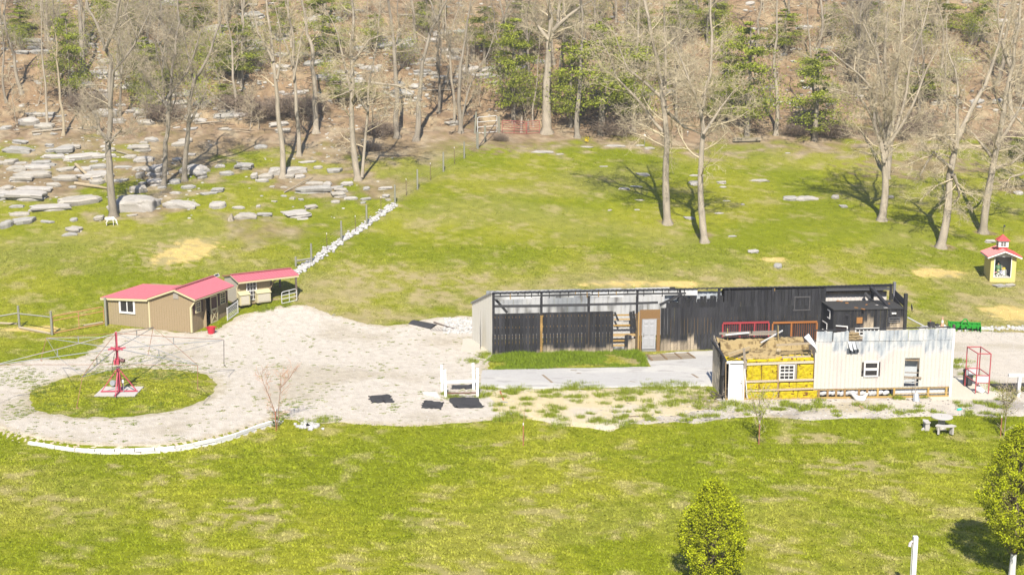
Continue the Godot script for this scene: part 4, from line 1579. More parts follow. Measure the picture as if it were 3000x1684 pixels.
# boards with grooves: a wall as one mesh of narrow strips, pieces proud of the grooves; tops follow a table
func groove_wall(u0: float, u1: float, v0: float, top: Array, z: float, pitch: float, holes := [], c := Color.WHITE) -> Shape:
	var s := Shape.new()
	s.col = c
	var n := int(round((u1 - u0) / pitch))
	for k in n:
		var a := lerpf(u0, u1, float(k) / n)
		var b := lerpf(u0, u1, float(k + 1) / n)
		for q in [[a, a + 0.014, -0.012], [a + 0.014, b, 0.0]]:
			var cuts := [[v0, 0]]
			var ta := table_at(top, q[0])
			var tb := table_at(top, q[1])
			var done := false
			for h: Rect2 in holes:
				var m: float = (q[0] + q[1]) / 2
				if m > h.position.x and m < h.end.x:
					if h.position.y > v0:
						s.quad(Vector3(q[0], v0, z + q[2]), Vector3(q[1], v0, z + q[2]), Vector3(q[1], h.position.y, z + q[2]), Vector3(q[0], h.position.y, z + q[2]))
					s.quad(Vector3(q[0], h.end.y, z + q[2]), Vector3(q[1], h.end.y, z + q[2]), Vector3(q[1], tb, z + q[2]), Vector3(q[0], ta, z + q[2]))
					done = true
			if not done:
				s.quad(Vector3(q[0], v0, z + q[2]), Vector3(q[1], v0, z + q[2]), Vector3(q[1], tb, z + q[2]), Vector3(q[0], ta, z + q[2]))
			if cuts.is_empty():
				pass
	return s


# standing-seam roof plane between four corners (eave a-b, ridge d-c), ribs run from eave to ridge
func ribbed_roof(s: Shape, a: Vector3, b: Vector3, c: Vector3, d: Vector3, pitch: float, thick: float) -> void:
	var up := (b - a).cross(d - a).normalized()
	if up.y < 0.0:
		up = -up
	var lo := [a - up * thick, b - up * thick, c - up * thick, d - up * thick]
	s.hexa([lo[0], lo[1], lo[2], lo[3], a, b, c, d])
	var n := int(round(a.distance_to(b) / pitch))
	for k in range(0, n + 1):
		var f := float(k) / n
		var p := a.lerp(b, f)
		var q := d.lerp(c, f)
		var e := (b - a).normalized() * 0.022
		var h := up * 0.028
		s.hexa([p - e, p + e, q + e, q - e, p - e * 0.5 + h, p + e * 0.5 + h, q + e * 0.5 + h, q - e * 0.5 + h])


func build_sheds() -> void:
	var tan := surface("tan_siding", Color(0.275, 0.208, 0.122), 0.85, "plain", 1.6)
	var pale := surface("pale_siding", Color(0.44, 0.40, 0.32), 0.85, "plain", 1.6)
	var trim := surface("cream_trim", Color(0.47, 0.415, 0.25), 0.75, "plain", 0.7)
	var roof := surface("red_roof", Color(0.41, 0.108, 0.13), 0.42, "plain", 2.0)
	roof.metallic_specular = 0.5
	var dark := surface("brown_trim", Color(0.10, 0.055, 0.045), 0.7, "fine", 0.6)
	var white := surface("trim_white", Color.WHITE)
	var fr := wall_frame(439, 963, 562, 974)
	var t: Transform3D = fr[0]
	t.origin.y += 0.03
	var w: float = fr[1]
	var depth := 4.75
	var o := thing("tan_shed", "tan plank shed with red metal roof, lean-to on its left and open half door", "shed")
	rest(o, t)
	var peak := on_wall(t, 512, 848)
	var el := on_wall(t, 435, 873)
	var er := on_wall(t, 573, 876)
	var knee := on_wall(t, 560, 899)
	var s := groove_wall(0.0, w, -0.05, [0.0, el.y - 0.03, peak.x, peak.y - 0.05, w, lerpf(peak.y, er.y, (w - peak.x) / (er.x - peak.x)) - 0.06], 0.0, 0.2)
	s.quad(Vector3(w, knee.y, 0.0), Vector3(er.x - 0.04, er.y - 0.08, 0.0), Vector3(w, er.y + 0.02, 0.0), Vector3(w - 0.02, er.y - 0.1, 0.0))
	part(o, "front_wall", s, tan)
	# wall with the door, along local x = w
	var t2 := t * Transform3D(Basis(Vector3.UP, PI / 2), Vector3(w, 0, 0))
	var side := Node3D.new()
	side.name = "door_wall"
	o.add_child(side)
	side.transform = Transform3D(Basis(Vector3.UP, PI / 2), Vector3(w, 0, 0))
	var door := patch(t2, 598, 866, 614, 950)
	door.position.y = 0.05
	s = groove_wall(0.0, depth, -0.05, [0.0, er.y - 0.02, depth, er.y - 0.02], 0.0, 0.2, [Rect2(door.position, Vector2(door.size.x, 1.95))])
	part(side, "boards", s, tan)
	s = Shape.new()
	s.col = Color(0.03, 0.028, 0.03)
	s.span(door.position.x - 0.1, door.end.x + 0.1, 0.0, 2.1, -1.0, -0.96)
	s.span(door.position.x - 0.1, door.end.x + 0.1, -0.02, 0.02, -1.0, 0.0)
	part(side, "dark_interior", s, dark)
	s = Shape.new()
	s.col = Color(0.5, 0.5, 0.5)
	for k in 4:
		s.span(door.position.x, door.end.x, 0.35 + k * 0.42, 0.38 + k * 0.42, -0.25, -0.22)
	part(side, "inner_rail", s, dark)
	s = Shape.new()
	s.span(door.position.x - 0.1, door.position.x, 0.0, 2.06, 0.0, 0.05)
	s.span(door.end.x, door.end.x + 0.08, 0.0, 2.06, 0.0, 0.05)
	s.span(door.position.x - 0.1, door.end.x + 0.08, 2.0, 2.1, 0.002, 0.055)
	part(side, "door_frame", s, trim)
	s = Shape.new()
	s.box(Vector3(door.position.x - 0.1, 1.02, 0.14), Vector3(0.05, 1.95, 0.2))
	part(side, "open_door", s, tan)
	var hd := patch(t2, 615.5, 864, 633, 949)
	s = Shape.new()
	s.col = Color(0.72, 0.62, 0.58)
	s.span(hd.position.x, hd.end.x, 0.1, 2.02, 0.01, 0.05)
	var leaf := part(side, "half_door", s, tan)
	s = Shape.new()
	for q in [[0.1, 0.2], [0.98, 1.1], [1.93, 2.03]]:
		s.span(hd.position.x, hd.end.x, q[0], q[1], 0.05, 0.075)
	for q in [hd.position.x, hd.end.x - 0.09]:
		s.span(q, q + 0.09, 0.2, 0.98, 0.05, 0.073)
		s.span(q, q + 0.09, 1.1, 1.93, 0.05, 0.073)
	s.bar(Vector3(hd.position.x + 0.1, 0.2, 0.06), Vector3(hd.end.x - 0.1, 0.98, 0.06), 0.02, 0.08)
	s.bar(Vector3(hd.position.x + 0.1, 0.98, 0.062), Vector3(hd.end.x - 0.1, 0.2, 0.062), 0.02, 0.08)
	part(leaf, "cross_trim", s, trim)
	s = Shape.new()
	s.span(hd.position.x + 0.1, hd.end.x - 0.1, 1.12, 1.92, 0.051, 0.06)
	part(leaf, "dark_panel", s, dark)
	for q in [[570, 880, 584, 918], [642, 853, 656, 893]]:
		var r := patch(t2, q[0], q[1], q[2], q[3])
		window_on(side, "window", r, 0.02, 2, 4, trim, glass_dark(), 0.07, 0.03, 2)
		for e in [r.position.x - 0.28, r.end.x + 0.03]:
			s = Shape.new()
			s.span(e, e + 0.25, r.position.y - 0.03, r.end.y + 0.05, 0.005, 0.04)
			for k in 9:
				s.span(e + 0.03, e + 0.22, r.position.y + 0.02 + k * r.size.y / 9.5, r.position.y + 0.06 + k * r.size.y / 9.5, 0.041, 0.05)
			part(side, "shutter", s, dark)
	# rear and far walls
	s = Shape.new()
	s.span(-3.0, w - 0.02, -0.05, 2.1, -depth - 0.03, -depth)
	s.span(-2.98, -2.95, -0.05, 1.9, -depth, -0.02)
	s.hexa([Vector3(0, 2.1, -depth), Vector3(w, 2.1, -depth), Vector3(w, 2.1, -depth - 0.03), Vector3(0, 2.1, -depth - 0.03), Vector3(peak.x - 0.01, peak.y - 0.06, -depth), Vector3(peak.x + 0.01, peak.y - 0.06, -depth), Vector3(peak.x + 0.01, peak.y - 0.06, -depth - 0.03), Vector3(peak.x - 0.01, peak.y - 0.06, -depth - 0.03)])
	part(o, "rear_wall", s, tan)
	# lean-to front
	var lw := on_wall(t, 312, 952)
	var lt := on_wall(t, 330, 872)
	s = groove_wall(lw.x, 0.0, -0.12, [lw.x, lt.y, 0.0, el.y - 0.1], 0.012, 0.2)
	part(o, "lean_to_wall", s, surface("lean_to_siding", Color(0.28, 0.222, 0.132), 0.85, "plain", 1.6))
	window_on(o, "window", patch(t, 350, 877.5, 394, 916), 0.02, 2, 1, white, glass_dark(), 0.13, 0.07)
	# roofs
	s = Shape.new()
	var f := 0.14
	ribbed_roof(s, Vector3(el.x - 0.12, el.y, f), Vector3(el.x - 0.12, el.y, -depth - f), Vector3(peak.x, peak.y + 0.04, -depth - f), Vector3(peak.x, peak.y + 0.04, f), 0.23, 0.05)
	part(o, "roof", s, roof)
	s = Shape.new()
	ribbed_roof(s, Vector3(er.x + 0.05, er.y, -depth - f), Vector3(er.x + 0.05, er.y, f), Vector3(peak.x, peak.y + 0.04, f), Vector3(peak.x, peak.y + 0.04, -depth - f), 0.23, 0.05)
	var rf := part(o, "roof", s, roof)
	s = Shape.new()
	s.col = Color(0.75, 0.7, 0.7)
	s.bar(Vector3(peak.x, peak.y + 0.075, f), Vector3(peak.x, peak.y + 0.075, -depth - f), 0.26, 0.04)
	part(rf, "ridge_cap", s, roof)
	s = Shape.new()
	var le := on_wall(t, 296, 870)
	ribbed_roof(s, Vector3(le.x, le.y, -depth - f), Vector3(le.x, le.y, f), Vector3(0.0, el.y - 0.05, f), Vector3(0.0, el.y - 0.05, -depth - f), 0.23, 0.04)
	part(o, "lean_to_roof", s, roof)
	s = Shape.new()
	s.bar(Vector3(le.x, le.y - 0.1, f + 0.03), Vector3(-0.02, el.y - 0.14, f + 0.03), 0.03, 0.15)
	s.bar(Vector3(-0.02, el.y - 0.07, f + 0.04), Vector3(peak.x, peak.y - 0.04, f + 0.04), 0.03, 0.11)
	s.bar(Vector3(peak.x, peak.y - 0.04, f + 0.042), Vector3(er.x + 0.03, er.y - 0.07, f + 0.042), 0.03, 0.11)
	s.bar(Vector3(er.x - 0.02, er.y - 0.09, 0.02), Vector3(w + 0.01, knee.y, 0.02), 0.03, 0.1)
	s.bar(Vector3(er.x + 0.04, er.y - 0.09, f), Vector3(er.x + 0.04, er.y - 0.09, -depth - f), 0.1, 0.03)
	s.span(-0.05, 0.06, -0.05, el.y - 0.15, 0.013, 0.045)
	s.span(w - 0.1, w + 0.03, -0.05, knee.y, 0.005, 0.035)
	s.span(w + 0.002, w + 0.03, -0.05, knee.y, -0.1, 0.004)
	part(o, "corner_trim", s, trim)
	# overhang underside and vent
	s = Shape.new()
	s.quad(Vector3(w, er.y - 0.1, 0.0), Vector3(w, er.y - 0.1, -depth), Vector3(er.x + 0.03, er.y - 0.1, -depth), Vector3(er.x + 0.03, er.y - 0.1, 0.0))
	part(o, "soffit", s, dark)
	var vr := patch(t, 507, 856, 521, 874.5)
	s = Shape.new()
	s.col = Color(0.55, 0.5, 0.45)
	s.span(vr.position.x, vr.end.x, vr.position.y, vr.end.y, 0.0, 0.04)
	for k in 5:
		s.span(vr.position.x + 0.02, vr.end.x - 0.02, vr.position.y + 0.05 + k * 0.07, vr.position.y + 0.09 + k * 0.07, 0.04, 0.06)
	part(o, "vent", s, white)
	s = Shape.new()
	s.col = Color(0.06, 0.05, 0.04)
	s.span(0.1, w - 0.1, -0.3, -0.052, -depth, -0.15)
	part(o, "skids", s, dark)

	# playhouse with porch
	fr = wall_frame(697, 903, 864, 882)
	t = fr[0]
	t.origin.y += 0.02
	var L: float = fr[1]
	o = thing("porch_shed", "cream shed with red roof, nest boxes on its front and an open porch", "shed")
	rest(o, t)
	var ridge := on_wall(t, 688, 804, -0.95)
	var eave := on_wall(t, 711, 824, 0.42)
	var dep := 2.4
	var fl := 0.28
	var wall_end := on_wall(t, 793, 880).x
	s = groove_wall(0.0, wall_end, fl, [0.0, eave.y - 0.05, wall_end, eave.y - 0.05], 0.0, 0.2)
	part(o, "front_wall", s, surface("lean_to_siding", Color.WHITE))
	side = Node3D.new()
	side.name = "gable_wall"
	o.add_child(side)
	side.transform = Transform3D(Basis(Vector3.UP, -PI / 2), Vector3(0, 0, -dep))
	s = groove_wall(0.0, dep, fl, [0.0, eave.y - 0.1, dep - 0.95, ridge.y - 0.06, dep, eave.y - 0.02], 0.0, 0.2)
	s.quad(Vector3(dep, eave.y - 0.55, 0.0), Vector3(dep + 0.36, eave.y - 0.06, 0.0), Vector3(dep, eave.y + 0.02, 0.0), Vector3(dep - 0.02, eave.y - 0.3, 0.0))
	part(side, "boards", s, pale)
	s = Shape.new()
	s.bar(Vector3(dep - 0.04, fl, 0.02), Vector3(dep - 0.04, eave.y - 0.5, 0.02), 0.03, 0.1)
	s.bar(Vector3(dep - 0.02, eave.y - 0.55, 0.02), Vector3(dep + 0.36, eave.y - 0.08, 0.02), 0.03, 0.1)
	part(side, "corner_trim", s, trim)
	s = Shape.new()
	s.span(0.0, wall_end, fl, eave.y - 0.1, -dep - 0.03, -dep)
	s.span(wall_end - 0.03, wall_end, fl, eave.y - 0.05, -dep, -0.01)
	s.span(0.0, L, fl - 0.1, fl - 0.002, -dep, -0.02)
	part(o, "rear_wall", s, tan)
	s = Shape.new()
	s.col = Color(0.4, 0.4, 0.4)
	for x in [0.3, 1.6, wall_end - 0.1]:
		for z in [-0.3, -dep + 0.2]:
			s.span(x - 0.15, x + 0.15, -0.3, fl - 0.1, z - 0.12, z + 0.12)
	part(o, "block", s, dark)
	s = Shape.new()
	ribbed_roof(s, Vector3(-0.1, eave.y, 0.45), Vector3(L + 0.15, eave.y, 0.45), Vector3(L + 0.15, ridge.y, -0.95), Vector3(-0.1, ridge.y, -0.95), 0.23, 0.05)
	rf = part(o, "roof", s, roof)
	s = Shape.new()
	s.col = Color(0.75, 0.7, 0.7)
	s.bar(Vector3(-0.1, ridge.y + 0.035, -0.95), Vector3(L + 0.15, ridge.y + 0.035, -0.95), 0.26, 0.035)
	part(rf, "ridge_cap", s, roof)
	s = Shape.new()
	ribbed_roof(s, Vector3(L + 0.15, eave.y - 0.05, -dep - 0.2), Vector3(-0.1, eave.y - 0.05, -dep - 0.2), Vector3(-0.1, ridge.y, -0.95), Vector3(L + 0.15, ridge.y, -0.95), 0.23, 0.05)
	part(o, "roof", s, roof)
	s = Shape.new()
	s.bar(Vector3(-0.1, eave.y - 0.1, 0.44), Vector3(L + 0.15, eave.y - 0.1, 0.44), 0.03, 0.12)
	s.bar(Vector3(-0.09, eave.y - 0.07, 0.44), Vector3(-0.09, ridge.y - 0.06, -0.93), 0.1, 0.03)
	part(o, "fascia", s, trim)
	# tall window, two nest boxes, arch bracket
	window_on(o, "window", patch(t, 721, 822, 749, 880), 0.02, 3, 4, white, glass_dark(), 0.06, 0.03, 2)
	for q in [[703, 862, 731, 896], [753, 855, 792, 888]]:
		var r := patch(t, q[0], q[1], q[2], q[3], 0.45)
		s = Shape.new()
		s.span(r.position.x, r.end.x, r.position.y, r.end.y, 0.0, 0.45)
		var b := part(o, "nest_box", s, trim)
		s = Shape.new()
		s.span(r.position.x + 0.08, r.end.x - 0.08, r.position.y + 0.07, r.end.y - 0.08, 0.45, 0.475)
		part(b, "panel", s, pale)
		s = Shape.new()
		s.hexa([Vector3(r.position.x - 0.04, r.end.y - 0.02, 0.52), Vector3(r.end.x + 0.04, r.end.y - 0.02, 0.52), Vector3(r.end.x + 0.04, r.end.y + 0.16, 0.0), Vector3(r.position.x - 0.04, r.end.y + 0.16, 0.0), Vector3(r.position.x - 0.04, r.end.y + 0.02, 0.52), Vector3(r.end.x + 0.04, r.end.y + 0.02, 0.52), Vector3(r.end.x + 0.04, r.end.y + 0.2, 0.0), Vector3(r.position.x - 0.04, r.end.y + 0.2, 0.0)])
		part(b, "lid", s, trim)
	for q in [[L - 0.05, 0.35], [L - 0.1, -dep], [wall_end + 0.5, -dep], [wall_end + 1.1, -dep]]:
		s = Shape.new()
		s.col = Color(0.55, 0.5, 0.48)
		s.span(q[0] - 0.06, q[0] + 0.06, -0.1, eave.y - 0.1, q[1] - 0.06, q[1] + 0.06)
		part(o, "porch_post", s, surface("grey_wood", Color(0.34, 0.30, 0.25), 0.9, "streak", 0.5))
	s = Shape.new()
	s.bar(Vector3(wall_end, eave.y - 0.75, 0.02), Vector3(wall_end + 0.2, eave.y - 0.4, 0.02), 0.1, 0.08)
	s.bar(Vector3(wall_end + 0.2, eave.y - 0.4, 0.021), Vector3(wall_end + 0.55, eave.y - 0.14, 0.021), 0.1, 0.08)
	part(o, "arch_brace", s, tan)
	s = Shape.new()
	s.col = Color(0.4, 0.4, 0.4)
	for k in 6:
		s.span(wall_end + 0.2, L - 0.1, 0.32 + k * 0.2, 0.34 + k * 0.2, -dep + 0.02, -dep + 0.05)
	part(o, "porch_rail", s, dark)
	# small solar lamp behind the ridge
	var lamp := thing("solar_lamp", "small solar lamp panel tilted above the porch shed roof", "solar lamp", t * Vector3(-0.55, eave.y - 0.05, -dep - 0.1), t.basis.get_euler().y)
	s = Shape.new()
	s.col = Color(0.75, 0.75, 0.75)
	s.box(Vector3(0, 0.1, 0), Vector3(0.36, 0.03, 0.26), Basis(Vector3(1, 0, 0.4).normalized(), 0.7))
	part(lamp, "frame", s, white)
	s = Shape.new()
	s.box(Vector3(0, 0.118, 0.015), Vector3(0.28, 0.012, 0.19), Basis(Vector3(1, 0, 0.4).normalized(), 0.7))
	part(lamp, "solar_cell", s, glass_dark())
	s = Shape.new()
	s.rod(Vector3(0, -0.2, -0.02), Vector3(0, 0.09, -0.01), 0.02)
	part(lamp, "bracket", s, white)
	# white plastic lattice closing the gap between the sheds
	var a := spot(665, 940)
	var b := spot(697, 917)
	var d := b - a
	var lat := thing("lattice_panel", "white lattice panel closing the gap between the two sheds", "lattice", a, atan2(-d.z, d.x))
	var ln := Vector2(d.x, d.z).length()
	var lift := d.y
	s = Shape.new()
	for q in [[0.0, 0.06], [0.82, 0.88]]:
		s.bar(Vector3(0, q[0] + 0.05, 0), Vector3(ln, q[0] + 0.05 + lift, 0), 0.03, 0.06)
	for x in [0.03, ln - 0.03]:
		s.span(x - 0.03, x + 0.03, 0.0 + lift * x / ln, 0.95 + lift * x / ln, -0.02, 0.02)
	part(lat, "frame", s, white)
	s = Shape.new()
	var x := -0.8
	while x < ln:
		for sg in [0, 1]:
			var x0 := clampf(x, 0.0, ln)
			var x1 := clampf(x + 0.8, 0.0, ln)
			var y0 := 0.08 + (x0 - x) / 0.8 * 0.78
			var y1 := 0.08 + (x1 - x) / 0.8 * 0.78
			if sg:
				y0 = 0.94 - y0
				y1 = 0.94 - y1
			s.bar(Vector3(x0, y0 + lift * x0 / ln, 0.004 * sg), Vector3(x1, y1 + lift * x1 / ln, 0.004 * sg), 0.006, 0.026)
		x += 0.23
	part(lat, "lattice", s, white)
	# light tube gate leaning before the porch
	var g0 := spot(825, 893)
	var g1 := spot(869, 883)
	gate("porch_gate", "pale grey tube gate leaning open before the shed porch", g0, g1, 0.95, 4, surface("pale_tube", Color(0.62, 0.62, 0.60), 0.5, "fine", 0.5), 1, 0.028)
	# rubber bucket
	var bk := thing("feed_bucket", "red rubber feed tub standing outside the tan shed door", "bucket", spot(618, 978), 0.3)
	var red := surface("red_rubber", Color(0.56, 0.035, 0.06), 0.6, "fine", 0.4)
	s = Shape.new()
	s.lathe(Vector3.ZERO, [Vector2(0.0, 0.0), Vector2(0.21, 0.0), Vector2(0.29, 0.46), Vector2(0.31, 0.47), Vector2(0.31, 0.49), Vector2(0.27, 0.48), Vector2(0.19, 0.04), Vector2(0.0, 0.04)], 20)
	part(bk, "tub", s, red)
	for sg in [-1.0, 1.0]:
		s = Shape.new()
		s.tube(PackedVector3Array([Vector3(sg * 0.29, 0.44, -0.08), Vector3(sg * 0.36, 0.47, -0.04), Vector3(sg * 0.36, 0.47, 0.04), Vector3(sg * 0.29, 0.44, 0.08)]), PackedFloat32Array([0.018, 0.018, 0.018, 0.018]), 5)
		part(bk, "handle", s, red)


func gate(called: String, label: String, a: Vector3, b: Vector3, high: float, rails: int, m: Material, uprights: int, r: float, category := "gate", bend := 0.9) -> Node3D:
	var d := b - a
	var o := thing(called, label, category, a, atan2(-d.z, d.x))
	var n := Vector2(d.x, d.z).length()
	var lift := d.y
	var s := Shape.new()
	var c := 0.14
	var low := 0.1
	s.tube(PackedVector3Array([Vector3(0, low, 0), Vector3(0, high - c, 0), Vector3(c * 0.3, high - c * 0.3, 0), Vector3(c, high, 0), Vector3(n - c, high + lift, 0), Vector3(n - c * 0.3, high - c * 0.3 + lift, 0), Vector3(n, high - c + lift, 0), Vector3(n, low + lift, 0), Vector3(0, low, 0)]), PackedFloat32Array([r, r, r, r, r, r, r, r, r]), 6)
	part(o, "frame", s, m)
	for k in range(1, rails - 1):
		s = Shape.new()
		var f := pow(float(k) / (rails - 1), bend)
		s.rod(Vector3(0.02, lerpf(low, high, f), 0), Vector3(n - 0.02, lerpf(low, high, f) + lift, 0), r * 0.85)
		part(o, "rail", s, m)
	for k in uprights:
		var f := float(k + 1) / (uprights + 1)
		s = Shape.new()
		s.rod(Vector3(n * f, low + lift * f, 0.01), Vector3(n * f, high + lift * f, 0.01), r * 0.85)
		part(o, "upright", s, m)
	return o


func build_walker() -> void:
	var red := surface("walker_red", Color(0.50, 0.075, 0.115), 0.5, "fine", 0.5)
	var zinc := surface("zinc_tube", Color(0.52, 0.53, 0.54), 0.4, "fine", 0.5, 0.0, 0.6)
	var rust := surface("rust_rod", Color(0.33, 0.17, 0.10), 0.8, "fine", 0.5)
	var black := surface("black_rubber", Color(0.02, 0.02, 0.022), 0.7, "fine", 0.5)
	var base := spot(348, 1152)
	base.y = height(base.x, base.z) + 0.08
	var o := thing("horse_walker", "horse walker: red mast with six long silver arms and hanging rods", "horse walker", base)
	var s := Shape.new()
	s.box(Vector3(0, 0.75, 0), Vector3(0.16, 1.5, 0.16), Basis(Vector3.UP, 0.5))
	s.box(Vector3(0, 2.2, 0), Vector3(0.13, 1.0, 0.13), Basis(Vector3.UP, 0.5))
	s.box(Vector3(0, 3.1, 0), Vector3(0.11, 0.95, 0.11), Basis(Vector3.UP, 0.5))
	var mast := part(o, "mast", s, red)
	s = Shape.new()
	s.rod(Vector3(0, 1.75, 0), Vector3(0, 2.02, 0), 0.15, 12)
	s.box(Vector3(0.0, 1.82, 0.16), Vector3(0.3, 0.28, 0.24))
	part(mast, "gearbox", s, red)
	s = Shape.new()
	s.rod(Vector3(0.2, 1.9, 0.0), Vector3(0.42, 1.88, 0.05), 0.11, 12)
	part(mast, "motor", s, surface("motor_grey", Color(0.2, 0.1, 0.1), 0.6, "fine", 0.5))
	s = Shape.new()
	s.tube(PackedVector3Array([Vector3(-0.1, 2.35, 0.12), Vector3(-0.28, 1.6, 0.18), Vector3(-0.22, 1.2, 0.2), Vector3(-0.08, 1.05, 0.2), Vector3(0.1, 1.5, 0.2), Vector3(0.36, 1.75, 0.15), Vector3(0.34, 2.0, 0.1), Vector3(0.1, 2.15, 0.1)]), PackedFloat32Array([0.016, 0.016, 0.016, 0.016, 0.016, 0.016, 0.016, 0.016]), 5)
	part(mast, "cable", s, black)
	for k in 4:
		var g := TAU * k / 4.0 + 0.06
		var d := Vector3(cos(g), 0, -sin(g))
		s = Shape.new()
		s.bar(d * 0.1 + Vector3(0, 0.06, 0), d * 1.06 + Vector3(0, 0.05, 0), 0.07, 0.06)
		part(o, "foot", s, red)
		s = Shape.new()
		s.bar(d * 0.98 + Vector3(0, 0.09, 0), d * 0.1 + Vector3(0, 1.32, 0), 0.055, 0.05)
		part(o, "strut", s, red)
	s = Shape.new()
	s.rod(Vector3(0, 2.52, 0), Vector3(0, 2.66, 0), 0.18, 12)
	for k in 6:
		var g := deg_to_rad(27.0 + 60.0 * k)
		s.bar(Vector3(0, 2.6, 0), Vector3(cos(g), 0, -sin(g)) * 0.5 + Vector3(0, 2.6, 0), 0.08, 0.07)
	part(o, "hub", s, red)
	var tips := []
	var kinks := []
	for k in 6:
		var g := deg_to_rad(27.0 + 60.0 * k + [0, -2, 0, 0, 0, 3][k])
		var d := Vector3(cos(g), 0, -sin(g))
		var len: float = [6.3, 6.2, 6.2, 6.6, 5.6, 6.2][k]
		var tip := d * len + Vector3(0, 2.42, 0)
		var mid := d * 3.3 + Vector3(0, 2.5, 0)
		var king := d * 3.3 + Vector3(0, 2.92, 0)
		tips.append(tip)
		kinks.append(mid)
		s = Shape.new()
		s.rod(d * 0.3 + Vector3(0, 2.6, 0), mid, 0.024)
		s.rod(mid, tip, 0.022)
		var arm := part(o, "arm", s, zinc)
		s = Shape.new()
		s.rod(mid, king, 0.028)
		part(arm, "king_post", s, zinc)
		s = Shape.new()
		s.rod(Vector3(0, 3.5, 0) + d * 0.06, king, 0.017, 5)
		s.rod(king, tip + Vector3(0, 0.02, 0), 0.017, 5)
		part(arm, "tie_rod", s, rust if k % 2 == 0 else zinc)
		s = Shape.new()
		var lean := Vector3(-0.35 if d.x < 0.3 else 0.0, -1.5 - 0.2 * sin(k * 2.1), 0.25)
		s.rod(tip, tip + lean, 0.018, 5)
		s.rod(tip + lean, tip + lean + Vector3(0.1, -0.02, 0.0), 0.03, 5)
		part(arm, "lead_rod", s, rust if k % 3 else black)
	for k in 6:
		s = Shape.new()
		s.rod(tips[k], kinks[(k + 1) % 6], 0.014, 5)
		part(o, "cross_tie", s, rust if k % 2 else zinc)
		s = Shape.new()
		s.rod(kinks[k], tips[(k + 1) % 6], 0.014, 5)
		part(o, "cross_tie", s, zinc if k % 2 else rust)
	# little post with a switch box, and a floodlight lying by the mast
	var sw := thing("switch_post", "thin grey post with a small white switch box beside the red mast", "switch post", spot(361, 1153))
	s = Shape.new()
	s.rod(Vector3(0, 0, 0), Vector3(0, 0.75, 0), 0.025)
	part(sw, "post", s, zinc)
	s = Shape.new()
	s.box(Vector3(0, 0.75, 0.03), Vector3(0.1, 0.18, 0.07))
	part(sw, "switch_box", s, surface("trim_white", Color.WHITE))
	var fl := thing("floodlight", "round grey floodlight on a short stake left of the red mast", "floodlight", spot(331, 1137))
	s = Shape.new()
	s.rod(Vector3(0, 0, 0), Vector3(0, 0.22, 0), 0.02)
	part(fl, "stake", s, zinc)
	s = Shape.new()
	s.rod(Vector3(0.02, 0.3, -0.08), Vector3(-0.03, 0.34, 0.1), 0.17, 14)
	part(fl, "lamp_head", s, zinc)


